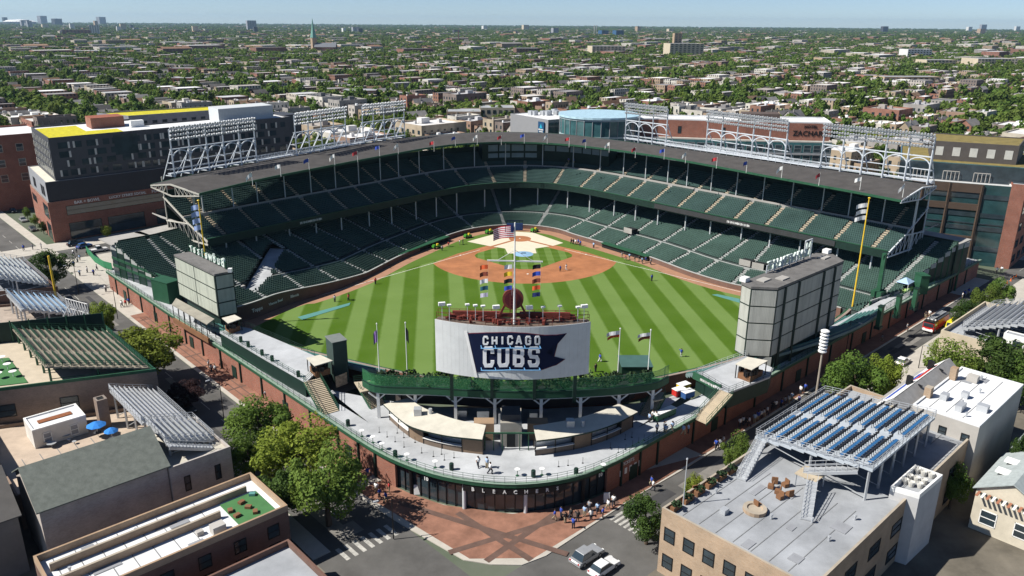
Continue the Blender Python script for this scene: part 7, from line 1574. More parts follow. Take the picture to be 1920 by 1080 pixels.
o = house_mass(HS[290:]+far); tag(o, 'mass of distant brick and frame houses spreading to the horizon', 'houses', kind='stuff')
# trees: three hundred nearest as individuals
tu = set()
for i, (d, x, y, r_, h) in enumerate(TS[:290]):
    k = i % 7; lab = f'leafy tree {zone(x, y)}, {"near" if d < 430 else "middle" if d < 520 else "farther"} rows'
    if k in tu: t = dup(mids[k], (x, y, 0))
    else: t = mids[k]; tu.add(k); t.location = (x, y, 0)
    t.rotation_euler = (0, 0, hr_.random()*6); t.scale = (r_, r_, h/1.75); NAMED.append((lab, x, y, t, 'tree'))
def upx(x, y): d = Vector((x, y, 0))-CAM; return d.dot(rt)/d.dot(fw)
byl = {}
for e in NAMED: byl.setdefault(e[0], []).append(e)
for lab, L_ in byl.items():
    L_.sort(key=lambda e: upx(e[1], e[2]))
    for k, e in enumerate(L_): tag(e[3], lab if len(L_) == 1 else f'{lab}, {ORD[k] if k < 30 else "number "+str(k+1)} from left', e[4], lab)
# the rest as one wooded mass, instanced crowns on points
def tree_mass(name, pts, src_objs, label):
    me = bpy.data.meshes.new(name); me.from_pydata([(x, y, 0) for x, y, r_, h in pts], [], []); o = bpy.data.objects.new(name, me); link(o)
    at1 = me.attributes.new('sc', 'FLOAT_VECTOR', 'POINT'); at1.data.foreach_set('vector', np.array([(r_, r_, h/1.75) for x, y, r_, h in pts], np.float32).ravel())
    ng = bpy.data.node_groups.new(name, 'GeometryNodeTree'); ng.interface.new_socket('Geometry', in_out='INPUT', socket_type='NodeSocketGeometry'); ng.interface.new_socket('Geometry', in_out='OUTPUT', socket_type='NodeSocketGeometry')
    N = ng.nodes; gi, go = N.new('NodeGroupInput'), N.new('NodeGroupOutput'); ip = N.new('GeometryNodeInstanceOnPoints'); jn = N.new('GeometryNodeJoinGeometry'); m2p = N.new('GeometryNodeMeshToPoints'); ng.links.new(gi.outputs[0], m2p.inputs[0])
    gti = N.new('GeometryNodeGeometryToInstance')
    for s_ in src_objs: oi = N.new('GeometryNodeObjectInfo'); oi.inputs[0].default_value = s_; oi.inputs['As Instance'].default_value = True; ng.links.new(oi.outputs['Geometry'], gti.inputs[0])
    na = N.new('GeometryNodeInputNamedAttribute'); na.data_type = 'FLOAT_VECTOR'; na.inputs[0].default_value = 'sc'; rv = N.new('FunctionNodeRandomValue'); rv.data_type = 'FLOAT'; rv.inputs[3].default_value = 6.28; cx = N.new('ShaderNodeCombineXYZ'); ng.links.new(rv.outputs[1], cx.inputs[2])
    ng.links.new(m2p.outputs[0], ip.inputs['Points']); ng.links.new(gti.outputs[0], ip.inputs['Instance']); ip.inputs['Pick Instance'].default_value = True; ng.links.new(na.outputs[0], ip.inputs['Scale']); ng.links.new(cx.outputs[0], ip.inputs['Rotation']); ng.links.new(ip.outputs[0], go.inputs[0])
    md = o.modifiers.new('crowns', 'NODES'); md.node_group = ng; tag(o, label, 'trees', kind='stuff'); return o
kn_src = []
v, f, cc = crown_np(91, 260, .16, 12); v[:, 2] += .8
for i, mt in enumerate((m_leaff, m_leaf, m_leaff)):
    v, f, cc = crown_np(91+i, 420, .14, 12); v[:, 2] += .85; q = npmesh('crown_source', v, f, mt); q.hide_render = True; q.hide_viewport = True; q['kind'] = 'helper'; q.location = (0, -3000, 0); kn_src.append(q)
ft = [(x, y, r_, h) for d, x, y, r_, h in TS[290:]]
for k in range(56000):
    d = 1400*(12.3**(g.random()**.95)); a = g.uniform(-.62, .66)+YAW; x, y = CAM.x+math.sin(a)*d, CAM.y+math.cos(a)*d; c_ = max(0, min(1, patch(x*.6, y*.6)))
    if g.random() < .15+.85*c_: ft.append((x, y, g.uniform(4, 7)*(1+d/4500)*(.8+.8*c_), g.uniform(9, 14)*(1+d/20000)))
tree_mass('district_trees', ft, kn_src, 'mass of distant green trees between the houses out to the horizon')
# ------------------------------------------------------------------ landmarks in the distance
def block_px(label, x0, x1, yb, yt, depth, wall, roof=None, cat='building', wins=0, extra=None):
    yb = max(yb, 44.8+((x0+x1)/2-886)*.0071+7); a, b = at(x0, yb), at(x1, yb); u = (b-a).normalized(); n = Vector((-u.y, u.x, 0)); 
    d0 = (a-CAM).dot(fw); h = (yb-yt)*d0/FOC*1.03; P = [(p.x, p.y) for p in (a, b, b+n*depth, a+n*depth)]
    ww = []
    if wins: ns = max(1, int(h/3.6)); ww = [(0, [1.2+i*h/ns for i in range(ns)], wins, .55/wins, h/ns*.5, m_glass, None)]
    return bldg(label, P, h, wall, roof or m_groof, cat=cat, par=.4, wins=ww), h, P
m_w2 = {'tan': m_bricktan, 'red': m_brick, 'cream': m_cream, 'dark': m_dgrey, 'grey': m_lgrey, 'white': M('white_render', (.6, .6, .58)), 'brown': m_brickd, 'blue': M('blue_glass_tower', (.04, .1, .2), rough=.2)}
LM = [('long red brick school with white roof behind the dark apartment block', 308, 432, 165, 148, 30, 'red', 14), ('taller red brick wing of the school', 318, 365, 152, 130, 22, 'red', 6), ('tan office building with square tower on the skyline', 1255, 1318, 110, 84, 40, 'cream', 8), ('square tower of the tan office building', 1262, 1276, 108, 66, 12, 'tan', 2),
 ('cream stepped apartment complex left of the tan tower', 1110, 1172, 105, 88, 40, 'cream', 9), ('long dark brick warehouse in the middle distance', 968, 1012, 109, 92, 40, 'brown', 8), ('dark blue glass cube on the skyline right of the chimneys', 1155, 1169, 69, 58, 40, 'blue', 4), ('smaller dark blue glass block on the skyline left of the cube', 1128, 1141, 68, 58, 40, 'blue', 4),
 ('beige tower block on the skyline left of the church', 465, 482, 58, 40, 30, 'grey', 4), ('pale tower on the hazy skyline above the dark block', 188, 200, 43, 33, 60, 'grey', 0), ('dark tower on the far left skyline', 104, 118, 48, 36, 60, 'dark', 0), ('grey tower on the far left skyline beside the arena', 78, 90, 45, 31, 60, 'grey', 0),
 ('white building with dark neighbour on the left skyline', 170, 188, 68, 49, 30, 'white', 4), ('red brick mill range on the left horizon', 118, 172, 68, 57, 60, 'red', 8), ('low pale row of flats right of the hotel', 1700, 1745, 112, 94, 30, 'white', 8), ('long pale apartment row on the right horizon', 1830, 1905, 133, 112, 40, 'cream', 12), ('beige apartment row behind the third base roof', 1735, 1790, 131, 114, 30, 'cream', 8),
 ('brown gabled school hall at the right horizon', 1540, 1590, 124, 110, 30, 'tan', 7), ('tan three storey flats behind the press box roof', 838, 902, 248, 212, 22, 'tan', 7), ('brick flats with dark bay behind the press box roof', 900, 965, 243, 205, 20, 'cream', 6), ('brown brick commercial block left of the press box', 640, 706, 196, 172, 26, 'brown', 8), ('red brick row houses in the right middle distance', 1620, 1665, 160, 143, 20, 'red', 5), ('tan blocks of flats in the right middle distance', 1655, 1760, 168, 146, 24, 'tan', 10)]
for lab, x0, x1, yb, yt, dp, mk, nw in LM: block_px(lab, x0, x1, yb, yt, dp, m_w2[mk], wins=nw)
tr_ = random.Random(31); XS = sorted([tr_.uniform(5, 330) for _ in range(13)]+[tr_.uniform(330, 1910) for _ in range(17)])
for k, x in enumerate(XS): wpx = tr_.uniform(5, 11); yb = 60-14*max(0, (330-x)/330)+tr_.uniform(-3, 6); block_px(f'small distant tower on the horizon, {ORD[k] if k < 30 else "last"} from left', x, x+wpx, yb, yb-tr_.uniform(5, 13), 30, m_w2[tr_.choice(('grey', 'cream', 'white', 'dark', 'tan', 'grey'))], wins=0)
# church with green copper spire
p = at(590, 102); d0 = (p-CAM).dot(fw); k_ = d0/FOC; t = thing('church', 'stone church with a tall green copper spire on the left horizon', 'church', p)
mb = MB(); mb.box((p.x, p.y, 15*k_), (9*k_, 9*k_, 30*k_), .6); mb.build('tower', m_w2['tan'], t); mb = MB(); mb.lathe([(6*k_, 30*k_), (3.2*k_, 42*k_), (.3, 64*k_)], p, 8); mb.build('spire', M('copper_green', (.16, .33, .28)), t)
mb = MB(); q = p+rt*22*k_; u = rt; mb.box((q.x, q.y, 7*k_), (40*k_, 18*k_, 14*k_), 0); mb.build('nave', m_w2['brown'], t); mb = MB(); e = 20*k_
for s in (-1, 1): mb.poly([(q.x-e, q.y+s*10*k_, 13.5*k_), (q.x+e, q.y+s*10*k_, 13.5*k_), (q.x+e, q.y, 21*k_), (q.x-e, q.y, 21*k_)])
mb.build('nave_roof', M('slate_roof', (.16, .17, .19)), t)
p = at(38, 46); k_ = (p-CAM).dot(fw)/FOC; t = thing('arena', 'wide white domed arena on the far left horizon', 'arena', p); mb = MB(); mb.lathe([(26*k_, 0), (27*k_, 5*k_)], p, 24); mb.build('wall', m_lgrey, t); mb = MB(); mb.lathe([(28*k_, 5*k_), (20*k_, 8*k_), (4, 9.5*k_)], p, 24); mb.build('dome', m_white, t)
for px, lab in ((1114, 'left of two thin chimneys on the horizon'), (1118, 'right of two thin chimneys on the horizon')): p = at(px, 66); k_ = (p-CAM).dot(fw)/FOC; t = thing('chimney', lab, 'chimney', p); mb = MB(); mb.tube(p, p+V(0, 0, 18*k_), .9*k_, .6*k_); mb.build('stack', m_pale, t)
p = at(860, 84); k_ = (p-CAM).dot(fw)/FOC; t = thing('chimney', 'brown brick mill chimney in the middle of the horizon', 'chimney', p); mb = MB(); mb.tube(p, p+V(0, 0, 26*k_), 1.1*k_, .8*k_); mb.build('stack', m_brickd, t)
# ------------------------------------------------------------------ people: one continuous skinned body per clothing variant
def person_mesh(name, mats, pose):
    "skeleton grown with a skin modifier; pose 0 standing, 1 walking, 2 arm raised"
    w_ = pose == 1; st = .22 if w_ else .05
    J = {'pel': (0, 0, .95), 'che': (0, .01, 1.3), 'nec': (0, .0, 1.5), 'hea': (0, -.01, 1.6), 'top': (0, -.01, 1.74), 'shl': (-.19, 0, 1.42), 'ell': (-.26, .04 if w_ else 0, 1.15), 'hal': (-.27, -.12 if w_ else -.06, .9), 'shr': (.19, 0, 1.42), 'elr': (.27, -.05, 1.16), 'har': (.27, .14 if w_ else -.08, .92),
         'hil': (-.1, 0, .9), 'knl': (-.11, -st, .5), 'anl': (-.11, -st*.6 if w_ else 0, .08), 'tol': (-.12, -st*.6-.16, .04), 'hir': (.1, 0, .9), 'knr': (.11, st*.3, .5), 'anr': (.11, st*1.6 if w_ else .02, .1), 'tor': (.12, st*1.6-.14, .04)}
    if pose == 2: J['elr'] = (.36, -.12, 1.36); J['har'] = (.3, -.26, 1.58)
    E_ = [('pel', 'che'), ('che', 'nec'), ('nec', 'hea'), ('hea', 'top'), ('che', 'shl'), ('shl', 'ell'), ('ell', 'hal'), ('che', 'shr'), ('shr', 'elr'), ('elr', 'har'), ('pel', 'hil'), ('hil', 'knl'), ('knl', 'anl'), ('anl', 'tol'), ('pel', 'hir'), ('hir', 'knr'), ('knr', 'anr'), ('anr', 'tor')]
    rad = {'pel': .15, 'che': .16, 'nec': .065, 'hea': .1, 'top': .085, 'shl': .07, 'ell': .05, 'hal': .04, 'shr': .07, 'elr': .05, 'har': .04, 'hil': .1, 'knl': .07, 'anl': .05, 'tol': .04, 'hir': .1, 'knr': .07, 'anr': .05, 'tor': .04}
    ks = list(J); me = bpy.data.meshes.new('rig'); me.from_pydata([J[k] for k in ks], [(ks.index(a), ks.index(b)) for a, b in E_], []); o = bpy.data.objects.new('rig', me); link(o)
    md = o.modifiers.new('skin', 'SKIN'); 
    if not me.skin_vertices: bpy.context.view_layer.objects.active = o
    lay = me.skin_vertices[0].data if me.skin_vertices else None
    if lay is None:
        bm = bmesh.new(); bm.from_mesh(me); bm.verts.layers.skin.verify(); bm.to_mesh(me); bm.free(); lay = me.skin_vertices[0].data
    for i, k in enumerate(ks): lay[i].radius = (rad[k], rad[k]); lay[i].use_root = (k == 'pel')
    dg = bpy.context.evaluated_depsgraph_get(); dg.update(); m2 = bpy.data.meshes.new_from_object(o.evaluated_get(dg)); bpy.data.objects.remove(o); m2.name = name
    m2.materials.clear(); [m2.materials.append(m_) for m_ in mats]
    for p in m2.polygons:
        c = p.center; p.use_smooth = True
        p.material_index = 3 if c.z > 1.66 else (2 if c.z > 1.5 or (abs(c.x) > .23 and c.z < 1.16) else (0 if c.z > .92 or abs(c.x) > .2 and c.z > .95 else (1 if c.z > .1 else 3)))
    return m2
SH = {'white': (.7, .7, .7), 'royal blue': (.03, .07, .35), 'grey': (.25, .26, .28), 'red': (.45, .04, .04), 'black': (.02, .02, .022), 'pale blue': (.3, .42, .6)}
m_hair = M('dark_hair', (.03, .02, .015)); m_tr = [M('dark_trousers', (.03, .032, .045)), M('khaki_trousers', (.3, .25, .17)), M('white_trousers', (.65, .65, .64))]
pm = {}
def person(px, py, z, shirt, place, k, tr=0, pose=0, rz=None, group=None):
    key = (shirt, tr, pose)
    if key not in pm: mt = bpy.data.materials.get(shirt+'_shirt') or M(shirt+'_shirt', SH[shirt]); pm[key] = person_mesh('person', [mt, m_tr[tr], m_skin, m_hair], pose)
    o = bpy.data.objects.new('person', pm[key]); link(o); p = at(px, py, z); o.location = (p.x, p.y, z); o.rotation_euler = (0, 0, rng.random()*6.28 if rz is None else rz); s = rng.uniform(.96, 1.08)*1.05; o.scale = (s*1.1, s*1.1, s)
    tag(o, f'person in {shirt} top, {ORD[k]} from left {place}', 'person', group or 'people '+place); return o
pk = ['white', 'royal blue', 'grey', 'red', 'black', 'pale blue']
def crowd(place, pts, z, conv=lambda x, y: (x, y), seed=1):
    r_ = random.Random(seed); q = sorted(conv(x, y) for x, y in pts)
    for k, (x, y) in enumerate(q): person(x, y, z, r_.choices(pk, (4, 4, 2, 1, 2, 2))[0], place, k, r_.randrange(2), r_.choice((0, 0, 1, 1, 2)))
z7c = lambda x, y: (1080+x*400/1920, 620+y*400/1920); z5c = lambda x, y: (640+x/3, 360+y/3); zb = lambda x, y: (1220+x*.27778, 660+y*.27778)
crowd('at the deck stairs', [(727, 918), (790, 908), (805, 932), (865, 905), (965, 938), (1010, 925), (660, 825), (690, 806), (720, 818)], DK, z7c, 2)
crowd('by the curved deck rail table', [(770, 468), (820, 472), (838, 505)], DK, z2, 3)
for k, (x, y, s_) in enumerate(((192, 518, 'red'), (41, 612, 'red'), (1231, 447, 'royal blue'), (1265, 440, 'white'), (1746, 500, 'royal blue'), (1455, 955, 'royal blue'), (1430, 1012, 'black'))): person(*z5c(x, y), .02, s_, 'on the field', k, 2 if k in (5, 3) else 0, 1 if k % 2 else 0)
person(1277, 669, .02, 'royal blue', 'on the field', 7, 2, 2); person(628, 566, .02, 'grey', 'by the long teal cover', 0); person(654, 562, .02, 'red', 'by the long teal cover', 1)
crowd('before the first base dugout', [(752, 481), (762, 476), (771, 473), (780, 469), (829, 470), (841, 463), (862, 459), (868, 458)], .02, seed=5)
crowd('beside the third base dugout', [(1071, 457), (1075, 458), (1079, 459), (1084, 458), (1088, 461), (1113, 465), (1166, 483), (1173, 488), (1180, 486), (1190, 491), (1198, 490), (1204, 494), (1211, 492), (1220, 496)], .02, seed=6)
crowd('on the far Sheffield plaza', [(150, 517), (164, 511), (176, 516), (182, 507), (138, 478), (144, 474), (150, 488), (139, 500), (163, 480), (146, 492), (199, 547), (229, 576), (236, 574), (242, 571), (45, 470), (62, 468), (78, 466)], .13, seed=7)
crowd('on the brick paving by the Sheffield wall', [(397, 697), (404, 699), (499, 748), (690, 895), (706, 924), (712, 934), (730, 923), (724, 941), (392, 690)], .14, seed=8)
crowd('queueing along the Waveland wall', [(600, 505), (622, 492), (642, 498), (662, 500), (840, 385), (905, 360), (930, 350), (1000, 352), (700, 478), (722, 462), (742, 450), (762, 440), (785, 425), (440, 655), (468, 645), (490, 625), (1130, 215), (1040, 268), (1010, 285), (15, 935), (5, 905), (880, 372), (820, 395), (950, 330)], .14, zb, 9)
crowd('on Waveland beside the far brick wall', [(1653, 640), (1700, 620), (1735, 596), (1742, 595), (1808, 556), (1815, 553), (1804, 560), (1868, 512), (1877, 511), (1822, 556)], .13, seed=10)
crowd('waiting under the gate canopy', [(1040, 975), (1052, 970), (1060, 980), (1070, 972), (1083, 978), (1096, 968), (1108, 975), (1120, 962), (1130, 970), (1140, 955), (1105, 958), (1075, 990), (1150, 948)], .14, seed=11)
crowd('in the upper third base rows', [(1066, 305), (1071, 303), (1076, 306), (1083, 299), (1090, 296)], 19.5, seed=12)
# ------------------------------------------------------------------ vehicles
def loft(mb, secs):
    for (A, B) in zip(secs[:-1], secs[1:]):
        n = len(A)
        for i in range(n-1): mb.poly([A[i], A[i+1], B[i+1], B[i]])
m_tyre = M('tyre_rubber', (.015, .015, .016), rough=.8); m_rim = M('wheel_rim', (.45, .46, .47), rough=.35, metal=.5); m_hl = M('headlamp', (.75, .76, .74), rough=.2); m_tl = M('tail_lamp', (.4, .02, .02), rough=.3)
def car(label, p, ang, paint, kind='car', L_=4.6, W_=1.8, H=1.5, nm='parked_car'):
    "side profile swept across the width with tumblehome; glasshouse separate"
    t = thing(nm, label, 'car' if kind == 'car' else kind, p, rz=ang); h = L_/2
    low = [(-h, .35), (-h, .75), (-h*.95, .88), (-h*.45, .95), (h*.3, .95), (h*.92, .82), (h, .62), (h, .35)] if kind != 'pickup' else [(-h, .45), (-h, 1.0), (-h*.1, 1.02), (h*.45, 1.05), (h*.95, .95), (h, .75), (h, .45)]
    mb = MB(); y1 = W_/2
    for s in (-1, 1):
        q = [(x, s*y1*(1 if z < .8 else .96), z) for x, z in low]; mb.poly(q if s < 0 else q[::-1])
    for (x0, z0), (x1, z1) in zip(low[:-1], low[1:]): k0, k1 = (1 if z0 < .8 else .96), (1 if z1 < .8 else .96); mb.poly([(x0, y1*k0, z0), (x0, -y1*k0, z0), (x1, -y1*k1, z1), (x1, y1*k1, z1)][::-1])
    mb.build('body', paint, t, local=True)
    a, b, c, d = ((-h*.8, -h*.58, h*.08, h*.42) if kind == 'car' else (-h*.15, -h*.08, h*.25, h*.48)); zb_ = .94 if kind == 'car' else 1.03
    mb = MB(); lo = [(a, zb_), (d, zb_)]; B_ = [(a, -y1*.93, zb_), (d, -y1*.93, zb_), (d, y1*.93, zb_), (a, y1*.93, zb_)]; T_ = [(b, -y1*.74, H), (c, -y1*.74, H), (c, y1*.74, H), (b, y1*.74, H)]; mb.hexa(B_, T_); mb.build('glasshouse', m_glass, t, local=True)
    mb = MB(); mb.hexa([(b-.05, -y1*.77, H-.02), (c+.05, -y1*.77, H-.02), (c+.05, y1*.77, H-.02), (b-.05, y1*.77, H-.02)], [(b, -y1*.72, H+.04), (c, -y1*.72, H+.04), (c, y1*.72, H+.04), (b, y1*.72, H+.04)]); mb.build('roof_panel', paint, t, local=True)
    for sx in (-.62, .62):
        for sy in (-1, 1):
            mb = MB(); mb.tube((h*sx, sy*(y1-.2), .34), (h*sx, sy*(y1+.01), .34), .34, n=12); wl = mb.build('wheel', m_tyre, t, local=True); mb = MB(); mb.tube((h*sx, sy*(y1+.005), .34), (h*sx, sy*(y1+.025), .34), .2, n=10); rm_ = mb.build('rim', m_rim, None, local=True); setp(rm_, wl)
    for sy in (-1, 1): mb = MB(); mb.box((h*.985, sy*y1*.7, .68), (.1, .35, .16)); mb.build('headlight', m_hl, t, local=True); mb = MB(); mb.box((-h*.985, sy*y1*.75, .78), (.1, .3, .18)); mb.build('tail_light', m_tl, t, local=True)
    return t
aS, aW = math.atan2(US.y, US.x), math.atan2(UW.y, UW.x)
pw, pb_, ps, pd, pbl = M('white_car_paint', (.72, .72, .72), rough=.25, spec=.6), M('black_car_paint', (.012, .013, .015), rough=.2, spec=.6), M('silver_car_paint', (.42, .43, .44), rough=.25, metal=.4), M('dark_grey_car_paint', (.06, .06, .065), rough=.2, spec=.6), M('blue_car_paint', (.03, .1, .3), rough=.25, spec=.6)
def gpt(px, py): p = at(px, py, 0); return (p.x, p.y, .014)
car('white hatchback parked at the kerb on Waveland', gpt(1692, 682), aW, pw, L_=4.2); car('black sport utility vehicle crossing at the far end of Sheffield', gpt(143, 460), aW, pb_, L_=5.2, W_=2, H=1.85); car('blue car at the far Sheffield crossing', gpt(158, 464), aW+.3, pbl); car('white pickup truck behind the green barrier', gpt(184, 472), aW, pw, 'pickup', 5.6, 2, 1.9, 'pickup_truck')
car('silver minivan waiting at the crossing near the gate plaza', gpt(1100, 1048), aW, ps, L_=5, W_=2, H=1.75); car('white car parked behind the silver minivan', gpt(1132, 1070), aW, pw); car('dark grey car parked under the dark Sheffield tree', gpt(130, 566), aS, pd); car('dark car parked beside the tall sign on Sheffield', gpt(145, 580), aS, pb_)
for k, (px, py, c_) in enumerate(((62, 432, pd), (44, 415, ps), (25, 398, pb_), (330, 745, ps), (352, 770, pd))): car(f'{("dark grey", "silver", "black", "silver", "dark")[k]} car on Sheffield, {ORD[k]} of the kerbside row from the far end', gpt(px, py), aS, c_)
# fire engine and yellow van
def fire_engine(p, ang):
    t = thing('fire_engine', 'red fire engine with black top and ladder on Waveland', 'fire engine', p, rz=ang); r_ = bpy.data.materials.get('fire_red') or M('fire_red', (.42, .02, .02), rough=.25, spec=.6)
    mb = MB(); mb.hexa([(-4.6, -1.25, .5), (-1.9, -1.25, .5), (-1.9, 1.25, .5), (-4.6, 1.25, .5)], [(-4.45, -1.2, 2.5), (-1.9, -1.2, 2.5), (-1.9, 1.2, 2.5), (-4.45, 1.2, 2.5)]); mb.build('cab', r_, t, local=True)
    mb = MB(); mb.box((-3.2, 0, 2.68), (2.6, 2.3, .36)); mb.build('cab_roof', m_black, t, local=True); mb = MB(); mb.box((-4.6, 0, 1.95), (.12, 2.1, .85)); mb.build('windscreen', m_glass, t, local=True)
    for s in (-1, 1): mb = MB(); mb.box((-3.4, s*1.24, 1.9), (1.6, .08, .8)); mb.build('side_window', m_glass, t, local=True); mb = MB(); mb.box((-4.62, s*.85, .95), (.12, .4, .25)); mb.build('headlight', m_hl, t, local=True)
    mb = MB(); mb.box((1.6, 0, 1.6), (6.6, 2.45, 2.2)); mb.build('body', r_, t, local=True); mb = MB(); mb.box((1.6, 0, 2.78), (6.4, 2.3, .16)); mb.build('deck', m_dgrey, t, local=True)
    mb = MB()
    for s in (-.45, .45): mb.bar((-3.6, s, 3.15), (4.8, s, 3.0), .12, .3)
    for k in range(18): mb.bar((-3.4+k*.47, -.45, 3.14), (-3.4+k*.47, .45, 3.14), .07)
    mb.build('ladder', m_galv, t, local=True); mb = MB(); mb.box((-2.9, 0, 2.95), (.4, 1.9, .2)); mb.build('light_bar', m_white, t, local=True); mb = MB(); mb.box((-4.75, 0, .75), (.3, 2.4, .4)); mb.build('bumper', m_white, t, local=True)
    for x in (-3.4, 2.2, 3.6):
        for s in (-1, 1): mb = MB(); mb.tube((x, s*.95, .52), (x, s*1.27, .52), .52, n=14); wl = mb.build('wheel', m_tyre, t, local=True); mb = MB(); mb.tube((x, s*1.27, .52), (x, s*1.3, .52), .28, n=10); setp(mb.build('rim', m_rim, None, local=True), wl)
    return t
p = at(1752, 615, 0); fire_engine((p.x, p.y, .014), aW)
t = thing('yellow_van', 'bright yellow van beside the fire engine on Waveland', 'van', gpt(1786, 617), rz=aW); ym = M('yellow_van_paint', (.75, .62, .02), rough=.35)
mb = MB(); mb.hexa([(-2.5, -1, .4), (2.5, -1, .4), (2.5, 1, .4), (-2.5, 1, .4)], [(-2.1, -.92, 2.3), (2.4, -.92, 2.3), (2.4, .92, 2.3), (-2.1, .92, 2.3)]); mb.build('body', ym, t, local=True); mb = MB(); mb.hexa([(-2.42, -.8, 1.3), (-2.3, -.8, 1.3), (-2.3, .8, 1.3), (-2.42, .8, 1.3)], [(-2.24, -.76, 2.05), (-2.1, -.76, 2.05), (-2.1, .76, 2.05), (-2.24, .76, 2.05)]); mb.build('windscreen', m_glass, t, local=True)
for x in (-1.6, 1.6):
    for s in (-1, 1): mb = MB(); mb.tube((x, s*.8, .36), (x, s*1.02, .36), .36, n=12); wl = mb.build('wheel', m_tyre, t, local=True); mb = MB(); mb.tube((x, s*1.02, .36), (x, s*1.04, .36), .2, n=10); setp(mb.build('rim', m_rim, None, local=True), wl)
for s in (-1, 1): mb = MB(); mb.box((-2.5, s*.7, .85), (.1, .35, .2)); mb.build('headlight', m_hl, t, local=True)
# carts on the field edge, bins and carts on the deck
def cart(px, py, label, col, z=.02):
    p = at(px, py, z); t = thing('groundskeeping_cart', label, 'cart', p, rz=.6); mb = MB(); mb.box((0, 0, .75), (2.6, 1.3, .5)); mb.box((-.7, 0, 1.15), (.7, 1.1, .4)); mb.build('body', col, t, local=True); mb = MB(); mb.box((.5, 0, 1.25), (.6, .6, .6)); mb.build('seat', m_yellow, t, local=True)
    for x in (-.9, .9):
        for s in (-1, 1): mb = MB(); mb.tube((x, s*.5, .35), (x, s*.75, .35), .35, n=10); mb.build('wheel', m_tyre, t, local=True)
gc = M('cart_green', (.06, .25, .03), rough=.4)
cart(877, 446, 'green utility cart left of home plate by the wall', gc); cart(917, 438, 'green utility cart behind home plate', gc); cart(818, 466, 'green and yellow cart by the first base dugout', gc); cart(1002, 435, 'small green cart right of the backstop panel', gc)
def kit(px, py, label, mat, z=DK, rz=.5, sz=(2.2, 1.4, 1.1)):
    p = at(px, py, z); t = thing('drinks_cart', label, 'cart', p, rz=rz); mb = MB(); mb.box((0, 0, sz[2]/2+.15), sz); mb.build('cart_body', mat, t, local=True); mb = MB(); mb.box((0, 0, sz[2]+.2), (sz[0]*1.05, sz[1]*1.05, .1)); mb.build('lid', m_white, t, local=True)
    for x in (-.7, .7): mb = MB(); mb.tube((x, -sz[1]/2, .2), (x, sz[1]/2, .2), .18, n=8); mb.build('wheel_axle', m_tyre, t, local=True)
kit(*z7c(925, 580), 'red drinks cart parked by the green wall on the deck', m_red); kit(*z7c(1000, 600), 'blue drinks cart beside the red cart', M('cart_blue', (.03, .09, .25))); kit(*z7c(965, 535), 'yellow topped cart behind the red cart', m_yellow); kit(*z7c(790, 780), 'long green serving counter at the foot of the stairs', m_green, rz=.6, sz=(4.6, 1.2, 1.1))
t = thing('outdoor_kiosk', 'white and lime tent kiosk at the end of the left field deck', 'kiosk', at(1695, 545, DK), rz=aW); mb = MB(); mb.hexa([(-2, -1.5, 2.4), (2, -1.5, 2.4), (2, 1.5, 2.4), (-2, 1.5, 2.4)], [(-.3, -.2, 3.4), (.3, -.2, 3.4), (.3, .2, 3.4), (-.3, .2, 3.4)]); mb.build('canopy', M('pale_blue_canopy', (.35, .5, .7)), t, local=True); mb = MB(); mb.box((0, -1.3, .55), (3.8, .5, 1.1)); mb.box((-1.8, 0, .55), (.5, 2.4, 1.1)); mb.build('counter', M('lime_counter', (.4, .6, .2)), t, local=True)
for x in (-1.9, 1.9):
    for y in (-1.4, 1.4): mb = MB(); mb.bar((x, y, 0), (x, y, 2.4), .08); mb.build('post', m_white, t, local=True)
cabin(at(1722, 552, DK), at(1738, 552, DK), 3.0, DK, 9.8, m_green)
# warning siren on a wooden pole, street lamps, barriers
best = min(((abs((Vector(at(1522, y)[:2])-W0).dot(NW)-11.2), y) for y in range(700, 900)))[1]; p = at(1522, best); t = thing('warning_siren', 'stack of white siren discs on a tall wooden pole beside Waveland', 'siren', p); mb = MB(); mb.tube(p, p+V(0, 0, 14.0), .22, .16, n=8); mb.build('pole', M('weathered_pole', (.32, .28, .23)), t)
zs = None
for k in range(7): mb = MB(); z = 14.0+k*.62; mb.lathe([(.5, z), (.72, z+.12), (.74, z+.32), (.5, z+.46)], p, 14); mb.build('horn_disc', m_white, t)
def lamp(px, py, label, h=8.0, arm=(0, 0)):
    p = at(px, py, .12); t = thing('street_lamp', label, 'street lamp', p, 'street lamps by the park'); mb = MB(); mb.tube(p, p+V(0, 0, h), .09, .06, n=7); mb.build('pole', m_black, t); mb = MB(); q = p+V(0, 0, h); e = q+V(*arm, .3); mb.bar(q, e, .07); mb.build('arm', m_black, t); mb = MB(); mb.box((e.x, e.y, e.z-.05), (.7, .3, .14), math.atan2(arm[1], arm[0])); mb.build('lantern', m_galv, t)
ax = NS*2.0; lamp(420, 786, 'dark street lamp on Sheffield below the purple tree', arm=(ax.x, ax.y)); lamp(221, 598, 'dark street lamp beside the broad Sheffield tree', arm=(ax.x, ax.y)); lamp(148, 552, 'dark street lamp by the dark tree on Sheffield', arm=(ax.x, ax.y)); ax = NW*2
lamp(1585, 668, 'street lamp on Waveland above the round tree', arm=(ax.x, ax.y)); lamp(1722, 690, 'street sign lamp near the white hatchback', 5, (.6, -.6)); lamp(738, 1010, 'traffic lamp post at the plaza crossing', 6.5, (-2, -1))
p = at(1281, 945, 9.0); flagpole('flagpole', 'thin bare pole at the wall of the grey roof terrace', p, 6.5, m_galv, [])
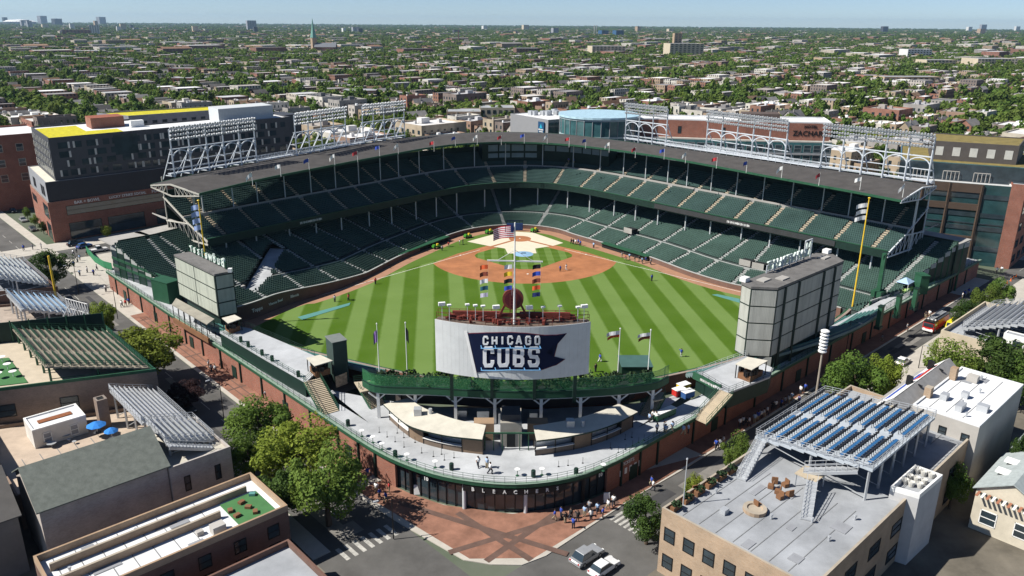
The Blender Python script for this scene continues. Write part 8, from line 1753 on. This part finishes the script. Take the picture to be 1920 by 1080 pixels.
t = thing('green_barrier', 'long green windscreen fence at the far Sheffield plaza', 'fence', at(185, 490)); mb = MB(); q = [at(*k) for k in ((163, 474), (178, 492), (196, 503), (211, 507))]; mb.wall([(a.x, a.y) for a in q], .12, 2.2, .08); mb.build('screen', M('barrier_green', (.03, .18, .08)), t)
mb = MB()
for k, (px, py) in enumerate(((1895, 527), (1900, 523), (1905, 519), (1888, 532))): p = at(px, py); t = thing('traffic_cone', f'orange traffic cone on the plaza at right, {ORD[k]} of four', 'cone', p, 'traffic cones on the plaza'); mb = MB(); mb.lathe([(.3, .02), (.3, .06), (.18, .08), (.04, .9)], p, 8); mb.build('cone', m_orange, t)
for k, (px, py, lab) in enumerate(((782, 925, 'white folding sign board left of the gate'), (1137, 940, 'white folding sign board right of the gate'))): p = at(px, py, .12); t = thing('sign_board', lab, 'sign', p); mb = MB(); mb.hexa([p+V(-.45, -.35, 0), p+V(.45, -.35, 0), p+V(.45, -.3, 0), p+V(-.45, -.3, 0)], [p+V(-.45, -.05, 1.5), p+V(.45, -.05, 1.5), p+V(.45, 0, 1.5), p+V(-.45, 0, 1.5)]); mb.build('front_panel', m_white, t); mb = MB(); mb.hexa([p+V(-.45, .3, 0), p+V(.45, .3, 0), p+V(.45, .35, 0), p+V(-.45, .35, 0)], [p+V(-.45, .02, 1.5), p+V(.45, .02, 1.5), p+V(.45, .07, 1.5), p+V(-.45, .07, 1.5)]); mb.build('rear_panel', m_white, t)
# ------------------------------------------------------------------ haze
mb = MB(); mb.hexa([(-15500, -1600, -1), (15500, -1600, -1), (15500, 17800, -1), (-15500, 17800, -1)], [(-15500, -1600, 190), (15500, -1600, 190), (15500, 17800, 190), (-15500, 17800, 190)])
hm = bpy.data.materials.new('air_haze'); hm.use_nodes = True; hn = hm.node_tree; hn.nodes.remove(hn.nodes['Principled BSDF']); pv = hn.nodes.new('ShaderNodeVolumePrincipled'); pv.inputs['Color'].default_value = (.5, .74, 1, 1); pv.inputs['Density'].default_value = 3.2e-5; pv.inputs['Anisotropy'].default_value = 0.2
hn.links.new(pv.outputs[0], hn.nodes['Material Output'].inputs['Volume']); hz2 = mb.build('haze', hm); hz2['kind'] = 'stuff'
